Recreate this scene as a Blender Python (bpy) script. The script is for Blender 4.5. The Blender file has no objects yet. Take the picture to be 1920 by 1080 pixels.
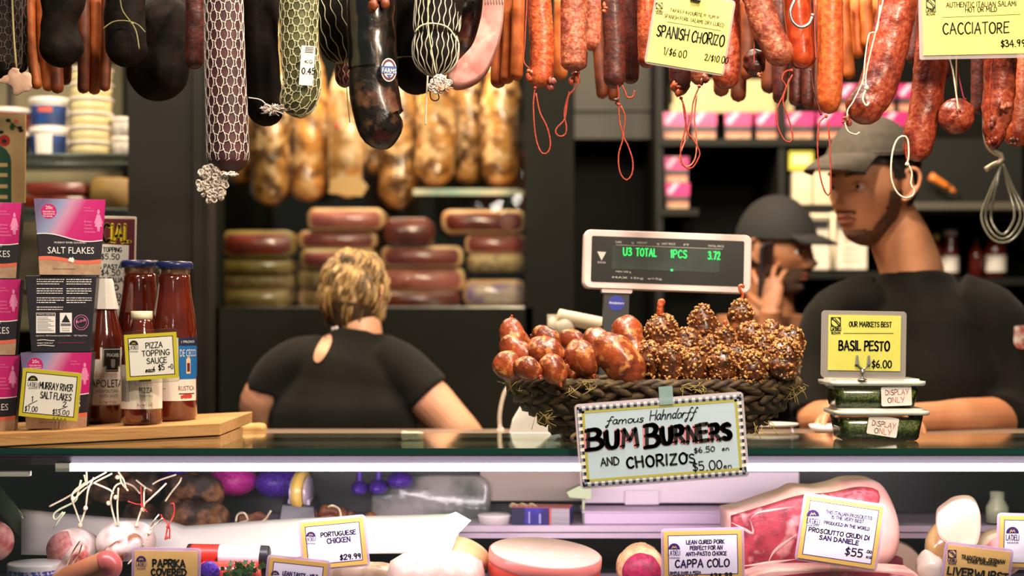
import bpy, bmesh, math, random
from math import sin, cos, pi, radians, sqrt, atan2
from mathutils import Vector, Matrix, Euler, noise

SC = bpy.context.scene
COL = SC.collection
F = 3000.0            # focal length in pixels of the 1920 wide frame
HY = 596.0            # horizon row
CX = 960.0
CZ = 1.45             # eye height in metres

# ------------------------------------------------------------ camera
cam_d = bpy.data.cameras.new('camera')
cam = bpy.data.objects.new('camera', cam_d); COL.objects.link(cam)
cam.location = (0, 0, CZ); cam.rotation_euler = (radians(90), 0, 0)
cam_d.sensor_width = 36.0; cam_d.lens = 36.0 * F / 1920.0
cam_d.shift_y = (HY - 540.0) / 1920.0
cam_d.clip_start = 0.05; cam_d.clip_end = 60
cam_d.dof.use_dof = True; cam_d.dof.focus_distance = 2.79; cam_d.dof.aperture_fstop = 1.9
cam_d.dof.aperture_blades = 0
SC.camera = cam

# ------------------------------------------------------------ view and world
SC.view_settings.view_transform = 'Standard'
SC.view_settings.look = 'None'
SC.view_settings.exposure = 0.0
SC.view_settings.gamma = 1.0
SC.view_settings.use_curve_mapping = False
SC.cycles.max_bounces = 7
SC.cycles.transparent_max_bounces = 16
SC.cycles.sample_clamp_indirect = 6.0
SC.cycles.caustics_reflective = False
SC.cycles.caustics_refractive = False
W = bpy.data.worlds.new('world'); SC.world = W; W.use_nodes = True
W.node_tree.nodes['Background'].inputs[0].default_value = (0.86, 0.93, 0.82, 1)
W.node_tree.nodes['Background'].inputs[1].default_value = 0.13

def lamp(name, kind, loc, target, energy, color, size=0.5, size_y=None, spread=None, spot=None, blend=0.5):
    d = bpy.data.lights.new(name, kind); d.energy = energy; d.color = color
    if kind == 'AREA':
        d.shape = 'RECTANGLE' if size_y else 'DISK'; d.size = size
        if size_y: d.size_y = size_y
        if spread: d.spread = radians(spread)
    if kind == 'SPOT':
        d.spot_size = radians(spot); d.spot_blend = blend; d.shadow_soft_size = size
    if kind == 'POINT': d.shadow_soft_size = size
    o = bpy.data.objects.new(name, d); COL.objects.link(o); o.location = loc
    o.rotation_euler = (Vector(target) - Vector(loc)).to_track_quat('-Z', 'Y').to_euler()
    return o
WARM = (1.0, 0.74, 0.48)
# market hall downlights on the customer side, above the counter, plus a frontal fill
lamp('customer_side_light', 'AREA', (0.55, 1.75, 2.95), (0.35, 2.85, 1.6), 27, (1.0, 0.86, 0.70), 0.16)
lamp('customer_side_light', 'AREA', (-0.75, 1.75, 2.95), (-0.6, 2.85, 1.55), 14, (1.0, 0.86, 0.70), 0.16)
lamp('customer_side_light', 'AREA', (0.15, 2.50, 2.95), (0.22, 2.86, 1.4), 34, (1.0, 0.84, 0.68), 0.14)
lamp('customer_side_light', 'AREA', (0.9, 0.9, 2.7), (0.7, 3.4, 1.5), 40, (1.0, 0.80, 0.60), 0.3)  # frontal fill lamp added to light the man's face
# shop ceiling lights on the staff side, with added fill lamps
lamp('staff_side_light', 'AREA', (-0.35, 3.62, 2.75), (-0.42, 4.45, 1.65), 34, WARM, 0.35)
lamp('chiller_fill', 'AREA', (-0.40, 4.42, 2.40), (-0.40, 4.62, 1.6), 14, (1.0, 0.80, 0.56), 0.7, 0.08)  # unseen lamp added to brighten the hams behind the window
lamp('staff_side_light', 'AREA', (0.80, 3.75, 2.9), (0.9, 4.2, 1.4), 20, (1.0, 0.76, 0.55), 0.3)
lamp('staff_side_light', 'AREA', (-1.10, 3.35, 2.8), (-1.15, 4.0, 1.6), 20, (1.0, 0.82, 0.6), 0.3)
lamp('staff_side_light', 'AREA', (0.30, 3.05, 2.55), (0.77, 3.5, 1.62), 17, (1.0, 0.82, 0.62), 0.2)  # unseen fill lamp added to brighten the man's face from front left
# cold cabinet strip light inside the counter (the tube itself is modelled further down)
lamp('cabinet_light', 'AREA', (0.07, 2.718, 1.184), (0.07, 2.98, 1.06), 6.2, (1.0, 0.82, 0.92), 1.72, 0.02)

# ------------------------------------------------------------ helpers
def P(px, py, Y): return Vector(((px - CX) / F * Y, Y, CZ - (py - HY) / F * Y))
def K(px, Y): return px / F * Y
def s2l(c): return c / 12.92 if c <= 0.04045 else ((c + 0.055) / 1.055) ** 2.4
def H(h):
    h = h.lstrip('#'); return tuple(s2l(int(h[i:i + 2], 16) / 255) for i in (0, 2, 4)) + (1,)
MATS = {}
def mat(name, col, col2=None, scale=30, detail=3, rough=0.5, metal=0, bump=0, bscale=None, coat=0, emit=0,
        thr=(0.4, 0.6), spec=0.5, sss=0, kind='noise', bkind='noise', col3=None, scale3=8, thr3=(0.5, 0.6), stretch=None,
        alpha=None, trans=0, coatr=0.15, sheen=0):
    if name in MATS: return MATS[name]
    m = bpy.data.materials.new(name); m.use_nodes = True; nt = m.node_tree; N = nt.nodes; L = nt.links
    b = N['Principled BSDF']
    b.inputs['Base Color'].default_value = H(col); b.inputs['Roughness'].default_value = rough
    b.inputs['Metallic'].default_value = metal; b.inputs['Specular IOR Level'].default_value = spec
    b.inputs['Coat Weight'].default_value = coat; b.inputs['Coat Roughness'].default_value = coatr
    b.inputs['Transmission Weight'].default_value = trans
    if sheen: b.inputs['Sheen Weight'].default_value = sheen
    if alpha is not None: b.inputs['Alpha'].default_value = alpha
    if sss:
        b.inputs['Subsurface Weight'].default_value = sss; b.inputs['Subsurface Radius'].default_value = (1, .35, .2)
        b.inputs['Subsurface Scale'].default_value = 0.008
    if emit:
        b.inputs['Emission Color'].default_value = H(col); b.inputs['Emission Strength'].default_value = emit
    tc = N.new('ShaderNodeTexCoord'); src = tc.outputs['Object']
    if stretch:
        mp = N.new('ShaderNodeMapping'); mp.inputs['Scale'].default_value = stretch; L.new(src, mp.inputs[0]); src = mp.outputs[0]
    def tex(k, sc, det=3):
        if k == 'noise':
            t = N.new('ShaderNodeTexNoise'); t.inputs['Scale'].default_value = sc; t.inputs['Detail'].default_value = det
            L.new(src, t.inputs['Vector']); return t.outputs['Fac']
        if k == 'voronoi':
            t = N.new('ShaderNodeTexVoronoi'); t.inputs['Scale'].default_value = sc; L.new(src, t.inputs['Vector']); return t.outputs['Distance']
        t = N.new('ShaderNodeTexWave'); t.inputs['Scale'].default_value = sc; t.inputs['Distortion'].default_value = 3
        t.inputs['Detail'].default_value = 2; L.new(src, t.inputs['Vector']); return t.outputs['Fac']
    cur = None
    def layer(fac, th, c_a, c_b):
        r = N.new('ShaderNodeMapRange'); r.inputs[1].default_value = th[0]; r.inputs[2].default_value = th[1]; L.new(fac, r.inputs[0])
        mx = N.new('ShaderNodeMix'); mx.data_type = 'RGBA'; L.new(r.outputs[0], mx.inputs[0])
        if isinstance(c_a, tuple): mx.inputs[6].default_value = c_a
        else: L.new(c_a, mx.inputs[6])
        mx.inputs[7].default_value = c_b; return mx.outputs[2]
    if col2:
        cur = layer(tex(kind, scale, detail), thr, H(col), H(col2))
        if col3: cur = layer(tex('noise', scale3, 3), thr3, cur, H(col3))
        L.new(cur, b.inputs['Base Color'])
    if bump:
        bn = N.new('ShaderNodeBump'); bn.inputs['Strength'].default_value = 1.0; bn.inputs['Distance'].default_value = bump
        L.new(tex(bkind, bscale or scale, 3), bn.inputs['Height']); L.new(bn.outputs[0], b.inputs['Normal'])
    MATS[name] = m; return m

def pane_mat(name, tint, ior=1.5, rough=0.0, gl=(1, 1, 1, 1), boost=1.0):
    m = bpy.data.materials.new(name); m.use_nodes = True; nt = m.node_tree; N = nt.nodes; L = nt.links
    for n in list(N):
        if n.type != 'OUTPUT_MATERIAL': N.remove(n)
    out = [n for n in N if n.type == 'OUTPUT_MATERIAL'][0]
    tr = N.new('ShaderNodeBsdfTransparent'); tr.inputs[0].default_value = tint
    g = N.new('ShaderNodeBsdfGlossy'); g.inputs['Roughness'].default_value = rough; g.inputs[0].default_value = gl
    fr = N.new('ShaderNodeFresnel'); fr.inputs[0].default_value = ior
    mp = N.new('ShaderNodeMath'); mp.operation = 'MULTIPLY'; mp.inputs[1].default_value = boost; mp.use_clamp = True
    L.new(fr.outputs[0], mp.inputs[0])
    mx = N.new('ShaderNodeMixShader'); L.new(mp.outputs[0], mx.inputs[0]); L.new(tr.outputs[0], mx.inputs[1]); L.new(g.outputs[0], mx.inputs[2])
    L.new(mx.outputs[0], out.inputs[0]); MATS[name] = m; return m

def tag(o, label=None, cat=None, group=None, kind=None):
    if label: o['label'] = label
    if cat: o['category'] = cat
    if group: o['group'] = group
    if kind: o['kind'] = kind
    return o
def empty(name, loc, label, cat, group=None, rot=(0, 0, 0)):
    o = bpy.data.objects.new(name, None); COL.objects.link(o); o.location = loc; o.rotation_euler = rot; o.empty_display_size = 0.02
    return tag(o, label, cat, group)

def catmull(pts, n):
    pts = [Vector(p) for p in pts]
    if len(pts) == 2: return [pts[0].lerp(pts[1], i / n) for i in range(n + 1)]
    ext = [pts[0] * 2 - pts[1]] + pts + [pts[-1] * 2 - pts[-2]]
    dense = []
    for i in range(len(pts) - 1):
        a, b, c, d = ext[i:i + 4]
        for j in range(12):
            t = j / 12.0
            dense.append(0.5 * ((2 * b) + (c - a) * t + (2 * a - 5 * b + 4 * c - d) * t * t + (3 * b - a - 3 * c + d) * t ** 3))
    dense.append(pts[-1])
    ln = [0.0]
    for i in range(1, len(dense)): ln.append(ln[-1] + (dense[i] - dense[i - 1]).length)
    tot = ln[-1] or 1e-9; out = []; k = 0
    for i in range(n + 1):
        s = tot * i / n
        while k < len(ln) - 2 and ln[k + 1] < s: k += 1
        d = ln[k + 1] - ln[k]; t = (s - ln[k]) / d if d > 1e-12 else 0
        out.append(dense[k].lerp(dense[k + 1], min(1, max(0, t))))
    return out

class MB:
    def __init__(s): s.v = []; s.f = []; s.m = []; s.sm = []
    def add(s, v, f, mi=0, smooth=True):
        o = len(s.v); s.v += [Vector(p) for p in v]; s.f += [tuple(i + o for i in q) for q in f]
        s.m += [mi] * len(f); s.sm += [smooth] * len(f); return s
    def box(s, c, d, mi=0, R=None, top=(1, 1), smooth=False):
        c = Vector(c); x, y, z = d[0] / 2, d[1] / 2, d[2] / 2
        v = [Vector((sx * x * (top[0] if sz > 0 else 1), sy * y * (top[1] if sz > 0 else 1), sz * z)) for sz in (-1, 1) for sy in (-1, 1) for sx in (-1, 1)]
        if R is not None: v = [R @ p for p in v]
        return s.add([p + c for p in v], [(0, 2, 3, 1), (4, 5, 7, 6), (0, 1, 5, 4), (2, 6, 7, 3), (0, 4, 6, 2), (1, 3, 7, 5)], mi, smooth)
    def rbox(s, c, d, r, mi=0, R=None, seg=4, smooth=False, depth_axis=1, rx=1.0):
        # rounded rectangle (in x,z) extruded along y
        c = Vector(c); x, y, z = d[0] / 2, d[1] / 2, d[2] / 2; ring = []
        for (sx, sz, a0) in ((1, 1, 0), (-1, 1, pi / 2), (-1, -1, pi), (1, -1, 1.5 * pi)):
            for i in range(seg + 1):
                a = a0 + i / seg * pi / 2; ring.append((sx * (x - r) + r * cos(a), sz * (z - r) + r * sin(a)))
        n = len(ring); b = min(r * .25, y * .6)
        v = []
        for yy, k in ((-y, 1 - b / max(x, z)), (-y + b, 1), (y - b, 1), (y, 1 - b / max(x, z))):
            v += [Vector((p[0] * k, yy, p[1] * k)) for p in ring]
        f = []
        for j in range(3):
            for i in range(n): f.append((j * n + i, j * n + (i + 1) % n, (j + 1) * n + (i + 1) % n, (j + 1) * n + i))
        f.append(tuple(range(n - 1, -1, -1))[::-1] if False else tuple(range(n))); f.append(tuple(range(4 * n - 1, 3 * n - 1, -1)))
        if R is not None: v = [R @ p for p in v]
        return s.add([p + c for p in v], f, mi, smooth)
    def sweep(s, pts, rad, n=16, mi=0, N=24, smooth=True, closed=False, nz=0, nsc=60, seed=0, up=None, raw=False, caps=True):
        # rad: number, list of numbers / (a,b) pairs along the path, or function of t
        path = [Vector(p) for p in pts] if raw else catmull(pts, N)
        M = len(path); rr = []
        for i in range(M):
            t = i / (M - 1)
            if callable(rad): q = rad(t)
            elif isinstance(rad, (int, float)): q = rad
            else:
                u = t * (len(rad) - 1); k = min(int(u), len(rad) - 2); w = u - k; w = w * w * (3 - 2 * w)
                a, b = rad[k], rad[k + 1]
                a = a if isinstance(a, tuple) else (a, a); b = b if isinstance(b, tuple) else (b, b)
                q = (a[0] * (1 - w) + b[0] * w, a[1] * (1 - w) + b[1] * w)
            rr.append(q if isinstance(q, tuple) else (q, q))
        tan = []
        for i in range(M):
            t = path[min(i + 1, M - 1)] - path[max(i - 1, 0)]
            tan.append(t.normalized() if t.length > 1e-9 else Vector((0, 0, 1)))
        u0 = Vector(up) if up else (Vector((0, 1, 0)) if abs(tan[0].y) < 0.9 else Vector((1, 0, 0)))
        v = []; b = u0
        for i in range(M):
            b = (b - tan[i] * b.dot(tan[i]))
            b = b.normalized() if b.length > 1e-6 else tan[i].orthogonal().normalized()
            a = tan[i].cross(b)
            for j in range(n):
                th = 2 * pi * j / n
                p = path[i] + a * (cos(th) * rr[i][0]) + b * (sin(th) * rr[i][1])
                if nz:
                    q = noise.noise(p * nsc + Vector((seed * 7.3, 0, 0)))
                    d = p - path[i]
                    if d.length > 1e-6: p = p + d.normalized() * (q * nz)
                v.append(p)
        f = []
        for i in range(M - 1 if not closed else M):
            for j in range(n):
                i2 = (i + 1) % M; f.append((i * n + j, i * n + (j + 1) % n, i2 * n + (j + 1) % n, i2 * n + j))
        if not closed and caps: f.append(tuple(range(n - 1, -1, -1))); f.append(tuple((M - 1) * n + j for j in range(n)))
        return s.add(v, f, mi, smooth)
    def caps(s, pts, r, e0=1.0, e1=1.0, n=20, mi=0, N=30, nz=0, nsc=60, seed=0, flat=1.0, prof=None):
        # capsule with rounded ends; the path end points are its tips
        path = catmull(pts, 120); L = sum((path[i + 1] - path[i]).length for i in range(120))
        ts = []
        for i in range(N + 1):
            t = i / N; t = 0.5 - 0.5 * cos(pi * t); ts.append(t * 0.7 + (i / N) * 0.3)
        pp = []; rl = []
        for t in ts:
            u = t * 120; k = min(int(u), 119); pp.append(path[k].lerp(path[k + 1], u - k))
            x = t * L; q = prof(t) if prof else 1.0
            if e0 and x < r * e0: q *= sqrt(max(0, 1 - (1 - x / (r * e0)) ** 2))
            if e1 and (L - x) < r * e1: q *= sqrt(max(0, 1 - (1 - (L - x) / (r * e1)) ** 2))
            rl.append(max(q * r, r * .02))
        M = len(pp)
        return s.sweep(pp, lambda t: (rl[min(M - 1, int(round(t * (M - 1))))], rl[min(M - 1, int(round(t * (M - 1))))] * flat), n, mi, raw=True, nz=nz, nsc=nsc, seed=seed)
    def lathe(s, prof, c=(0, 0, 0), n=32, mi=0, sx=1, sy=1, R=None, smooth=True, nz=0, nsc=40, mis=None):
        c = Vector(c); v = []; f = []; M = len(prof)
        for r, z in prof:
            for j in range(n):
                a = 2 * pi * j / n; p = Vector((cos(a) * r * sx, sin(a) * r * sy, z))
                if nz:
                    q = noise.noise((p + c) * nsc) * nz; p = p + Vector((cos(a), sin(a), 0)) * q
                v.append((R @ p if R is not None else p) + c)
        o = len(s.v)
        for i in range(M - 1):
            for j in range(n):
                f.append((i * n + j, i * n + (j + 1) % n, (i + 1) * n + (j + 1) % n, (i + 1) * n + j))
        s.add(v, f, mi, smooth)
        if mis:
            base = len(s.m) - len(f)
            for i in range(M - 1):
                for j in range(n): s.m[base + i * n + j] = mis[i]
        s.add([], [tuple(o - len(s.v) + j for j in range(n - 1, -1, -1)), tuple(o - len(s.v) + (M - 1) * n + j for j in range(n))], mi, smooth)
        return s
    def ball(s, c, r, seg=16, rings=10, mi=0, R=None, nz=0, nsc=40):
        if not isinstance(r, (tuple, list)): r = (r, r, r)
        c = Vector(c); v = [Vector((0, 0, -r[2]))]; f = []
        for i in range(1, rings):
            a = -pi / 2 + pi * i / rings
            for j in range(seg):
                b = 2 * pi * j / seg; v.append(Vector((cos(a) * cos(b) * r[0], cos(a) * sin(b) * r[1], sin(a) * r[2])))
        v.append(Vector((0, 0, r[2])))
        if nz: v = [p * (1 + nz * noise.noise((p + c) * nsc)) for p in v]
        for j in range(seg):
            f.append((0, 1 + (j + 1) % seg, 1 + j)); top = len(v) - 1; k = 1 + (rings - 2) * seg
            f.append((top, k + j, k + (j + 1) % seg))
        for i in range(rings - 2):
            for j in range(seg):
                a = 1 + i * seg + j; b = 1 + i * seg + (j + 1) % seg; f.append((a, b, b + seg, a + seg))
        if R is not None: v = [R @ p for p in v]
        return s.add([p + c for p in v], f, mi)
    def poly(s, pts, mi=0):
        return s.add(pts, [tuple(range(len(pts)))], mi, False)
    def prism(s, pts2, y0, y1, mi=0, R=None, c=(0, 0, 0), smooth=False):
        # outline in (x,z) extruded along y
        n = len(pts2); c = Vector(c)
        v = [Vector((p[0], y0, p[1])) for p in pts2] + [Vector((p[0], y1, p[1])) for p in pts2]
        if R is not None: v = [R @ p for p in v]
        f = [tuple(range(n)), tuple(range(2 * n - 1, n - 1, -1))] + [(i, i + n, (i + 1) % n + n, (i + 1) % n) for i in range(n)]
        return s.add([p + c for p in v], f, mi, smooth)
    def pillow(s, pts2, Y0, Y1, rnd=.02, steps=5, mi=0, y_of=None):
        # closed outline in (x,z) given a rounded front edge and a flat back
        n = len(pts2); cx = sum(p[0] for p in pts2) / n; cz = sum(p[1] for p in pts2) / n; ext = max(max(abs(p[0] - cx), abs(p[1] - cz)) for p in pts2)
        rings = []
        for i in range(steps + 1):
            a = pi / 2 * i / steps; k = 1 - rnd * (1 - sin(a)) / ext; rings.append((k, Y0 + min(rnd, (Y1 - Y0) * .9) * (1 - cos(a))))
        rings.append((1, Y1)); v = [Vector((cx + (p[0] - cx) * k, y, cz + (p[1] - cz) * k)) for k, y in rings for p in pts2]; m = len(rings)
        f = [(i * n + j, i * n + (j + 1) % n, (i + 1) * n + (j + 1) % n, (i + 1) * n + j) for i in range(m - 1) for j in range(n)] + [tuple(range(n)), tuple((m - 1) * n + j for j in range(n - 1, -1, -1))]
        return s.add(v, f, mi)
    def build(s, name, mats, parent=None, local=False, remesh=None, smoothit=0, bevel=0, origin=None):
        me = bpy.data.meshes.new(name)
        off = Vector((0, 0, 0))
        if parent is not None and not local: off = TW(parent)
        if origin is not None: off = Vector(origin)
        me.from_pydata([tuple(p - off) for p in s.v], [], s.f)
        if not isinstance(mats, (list, tuple)): mats = [mats]
        for m in mats: me.materials.append(m)
        me.polygons.foreach_set('material_index', s.m); me.polygons.foreach_set('use_smooth', s.sm)
        me.validate(); me.update()
        bm = bmesh.new(); bm.from_mesh(me); bmesh.ops.recalc_face_normals(bm, faces=bm.faces); bm.to_mesh(me); bm.free()
        o = bpy.data.objects.new(name, me); COL.objects.link(o)
        if origin is not None: o.location = origin
        if remesh or smoothit:
            if remesh:
                r = o.modifiers.new('r', 'REMESH'); r.mode = 'VOXEL'; r.voxel_size = remesh; r.use_smooth_shade = True
            if smoothit:
                q = o.modifiers.new('s', 'SMOOTH'); q.iterations = smoothit; q.factor = 0.5
            dg = bpy.context.evaluated_depsgraph_get(); me2 = bpy.data.meshes.new_from_object(o.evaluated_get(dg))
            o.modifiers.clear(); o.data = me2
            me2.materials.clear()
            for m in mats: me2.materials.append(m)
            for pl in me2.polygons: pl.use_smooth = True
        if bevel:
            bv = o.modifiers.new('b', 'BEVEL'); bv.width = bevel; bv.segments = 2; bv.limit_method = 'ANGLE'
        if parent is not None: o.parent = parent
        return o
def TW(o):
    t = Vector((0, 0, 0))
    while o is not None: t = t + Vector(o.location); o = o.parent
    return t

# ------------------------------------------------------------ lettering
G = {
'A': (.72, "0,0 .36,1 .7,-.02|.12,.34 .6,.38"), 'B': (.62, "0,0 .03,1|~0,.97 .34,1 .5,.82 .36,.58 .05,.52|~.05,.52 .44,.5 .6,.27 .42,.04 0,0"),
'C': (.62, "~.6,.86 .4,1 .12,.8 .02,.45 .15,.1 .4,0 .62,.14"), 'D': (.68, "0,0 .03,1|~0,1 .35,.94 .64,.6 .6,.3 .38,.06 0,0"),
'E': (.56, ".55,1 0,.97 0,0 .56,.03|0,.52 .45,.54"), 'F': (.54, ".54,1 0,.97 0,0|0,.5 .44,.53"),
'G': (.68, "~.6,.88 .38,1 .1,.8 .02,.42 .2,.05 .45,0 .64,.2 .66,.42|.68,.42 .4,.42"), 'H': (.66, "0,1 .02,0|.64,1 .62,0|.02,.5 .63,.52"),
'I': (.1, ".05,1 .05,0"), 'J': (.5, "~.48,1 .46,.3 .32,.02 .05,.12"), 'K': (.6, "0,1 0,0|.57,1 .04,.45 .6,0"), 'L': (.5, "0,1 .02,0 .5,.03"),
'M': (.82, "0,0 .08,1 .4,.35 .72,1 .82,0"), 'N': (.68, "0,0 .04,1 .62,.02 .66,1"), 'O': (.72, "~.36,1 .1,.82 .02,.48 .14,.12 .38,0 .62,.16 .7,.52 .6,.86 .36,1"),
'P': (.56, "0,0 .02,1|~0,.97 .38,1 .55,.78 .4,.5 .03,.45"), 'Q': (.74, "~.36,1 .1,.82 .02,.48 .14,.12 .38,0 .62,.16 .7,.52 .6,.86 .36,1|.45,.25 .74,-.05"),
'R': (.6, "0,0 .02,1|~0,.97 .38,1 .54,.78 .4,.52 .03,.46|.2,.47 .6,0"), 'S': (.56, "~.53,.88 .32,1 .08,.86 .1,.62 .45,.45 .54,.2 .34,0 0,.12"),
'T': (.6, "0,.97 .6,1|.31,.98 .3,0"), 'U': (.64, "~0,1 .02,.35 .14,.05 .35,0 .54,.1 .62,.4 .64,1"), 'V': (.64, "0,1 .32,0 .66,1"),
'W': (.94, "0,1 .22,0 .46,.75 .7,0 .94,1"), 'X': (.62, "0,1 .6,0|.6,1 0,0"), 'Y': (.62, "0,1 .32,.5|.62,1 .24,0"), 'Z': (.58, "0,.98 .56,1 0,.02 .58,.02"),
'0': (.6, "~.3,1 .08,.8 .02,.45 .12,.1 .32,0 .52,.18 .58,.52 .5,.86 .3,1"), '1': (.2, ".02,.82 .16,1 .14,0"), '2': (.56, "~.02,.78 .2,1 .45,.95 .5,.7 .2,.25 0,.02|0,.02 .56,.03"),
'3': (.54, "~.02,.9 .3,1 .48,.8 .2,.54|~.2,.54 .5,.45 .5,.15 .25,0 0,.1"), '4': (.58, ".42,0 .4,1 0,.36 .58,.36"), '5': (.54, ".5,1 .08,1 .05,.58|~.05,.58 .35,.62 .5,.35 .35,.05 0,.06"),
'6': (.54, "~.42,1 .12,.65 .02,.3 .15,.03 .42,.05 .5,.3 .35,.5 .06,.35"), '7': (.52, "0,1 .52,1 .2,0"), '8': (.54, "~.28,1 .06,.8 .24,.55 .5,.3 .3,0 .04,.22 .25,.52 .48,.8 .28,1"),
'9': (.54, "~.48,.75 .25,.5 .04,.72 .2,1 .46,.95 .48,.6 .36,0"), '$': (.5, "~.48,.82 .28,.92 .06,.78 .12,.58 .42,.42 .46,.2 .24,.06 0,.18|.27,1.1 .22,-.12"),
'.': (.14, ".05,.02 .09,.02"), ',': (.14, ".09,.04 .03,-.14"), "'": (.12, ".08,1.02 .04,.82"), '!': (.12, ".08,1 .05,.28|.05,.03 .07,.0"), '/': (.42, "0,-.08 .42,1.06"), '-': (.4, "0,.45 .38,.47"),
'"': (.22, ".04,1.02 .03,.84|.16,1.02 .15,.84"), '~': (.5, "~0,.4 .15,.55 .3,.4 .48,.52"),
'a': (.5, "~.44,.5 .22,.56 .02,.25 .16,0 .36,.12 .44,.5|~.44,.5 .42,.1 .55,.02"), 'c': (.42, "~.4,.45 .2,.54 .02,.25 .18,0 .42,.1"), 'd': (.5, "~.42,.42 .2,.54 .02,.24 .18,0 .38,.16|~.58,1 .42,.4 .4,.02 .5,.02"),
'e': (.44, "~.04,.26 .38,.34 .26,.54 .04,.34 .12,.02 .42,.1"), 'f': (.5, "~.62,.92 .46,1.02 .3,.6 .16,-.2 0,-.4 -.04,-.2 .2,0|.06,.46 .5,.54"), 'g': (.5, "~.44,.5 .2,.54 .02,.26 .2,.04 .4,.2|~.44,.5 .38,-.3 .1,-.34"),
'h': (.5, "~.1,1 .04,.4 0,0|~.03,.25 .25,.52 .4,.4 .4,0"), 'i': (.12, ".06,.5 .05,0|.06,.7 .07,.72"), 'l': (.14, "~.1,1 .03,.4 .06,0"), 'm': (.78, "0,0 .04,.5|~.03,.25 .2,.52 .34,.42 .34,0|~.36,.25 .54,.52 .68,.42 .7,0"),
'n': (.48, "0,0 .04,.5|~.03,.25 .24,.52 .4,.4 .42,0"), 'o': (.46, "~.24,.54 .04,.4 .06,.08 .26,0 .44,.22 .4,.48 .24,.54"), 'p': (.5, ".06,.5 0,-.4|~.05,.4 .3,.54 .44,.3 .26,.02 .04,.1"),
'r': (.36, "0,0 .04,.5|~.03,.22 .18,.5 .36,.46"), 's': (.4, "~.36,.48 .14,.54 .08,.36 .34,.2 .26,0 0,.04"), 't': (.3, "~.18,.9 .12,.3 .16,0 .3,.04|0,.52 .32,.54"), 'u': (.48, "~.02,.5 .02,.1 .2,0 .4,.2 .44,.5|.44,.5 .44,0"), 'v': (.42, "0,.5 .18,0 .42,.52"),
}
def stroke_text(txt, jit=0.0, gap=0.2, seed=1):
    """strokes for one line: list of polylines in units of the cap height, plus the total width"""
    rnd = random.Random(seed); x = 0; out = []
    for ch in txt:
        if ch == ' ': x += .42; continue
        w, d = G.get(ch, G.get(ch.upper(), G['-'])); oy = rnd.uniform(-jit, jit) * .5; sc = 1 + rnd.uniform(-jit, jit); sk = rnd.uniform(-jit, jit)
        for st in d.split('|'):
            sm = st[0] == '~'; pts = [tuple(map(float, q.split(','))) for q in st.lstrip('~').split()]
            if sm: pts = [(p.x, p.y) for p in catmull([(a, b, 0) for a, b in pts], 5 * (len(pts) - 1))]
            out.append([(x + p[0] * sc + p[1] * sk, p[1] * sc + oy) for p in pts])
        x += w + gap
    return out, max(x - gap, .01)
def ribbon(mb, pts, w, tf, mi=0):
    """flat ink stroke; pts in 2D, tf maps 2D to 3D"""
    for i in range(len(pts) - 1):
        a = Vector(pts[i]); b = Vector(pts[i + 1]); d = b - a
        if d.length < 1e-9: d = Vector((1e-6, 0))
        n = Vector((-d.y, d.x)).normalized() * w / 2
        mb.add([tf(a.x + n.x, a.y + n.y), tf(b.x + n.x, b.y + n.y), tf(b.x - n.x, b.y - n.y), tf(a.x - n.x, a.y - n.y)], [(0, 1, 2, 3)], mi, False)
    for p in (pts if w > 0.0011 else ()):
        mb.add([tf(p[0] + cos(2 * pi * k / 8) * w / 2, p[1] + sin(2 * pi * k / 8) * w / 2) for k in range(8)], [tuple(range(8))], mi, False)
_bt = {}
def bfont(txt):
    """printed lettering as flat triangles, cap height 1; returns verts, faces, width"""
    if txt in _bt: return _bt[txt]
    c = bpy.data.curves.new('t', 'FONT'); c.body = txt; c.size = 1.0; c.resolution_u = 2; o = bpy.data.objects.new('t', c); COL.objects.link(o)
    dg = bpy.context.evaluated_depsgraph_get(); me = bpy.data.meshes.new_from_object(o.evaluated_get(dg))
    v = [(p.co.x, p.co.y) for p in me.vertices]; f = [tuple(q.vertices) for q in me.polygons]
    COL.objects.unlink(o); bpy.data.objects.remove(o); bpy.data.curves.remove(c); bpy.data.meshes.remove(me)
    x0 = min(p[0] for p in v); v = [((p[0] - x0) / .73, p[1] / .73) for p in v]
    _bt[txt] = (v, f, max(p[0] for p in v)); return _bt[txt]

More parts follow.
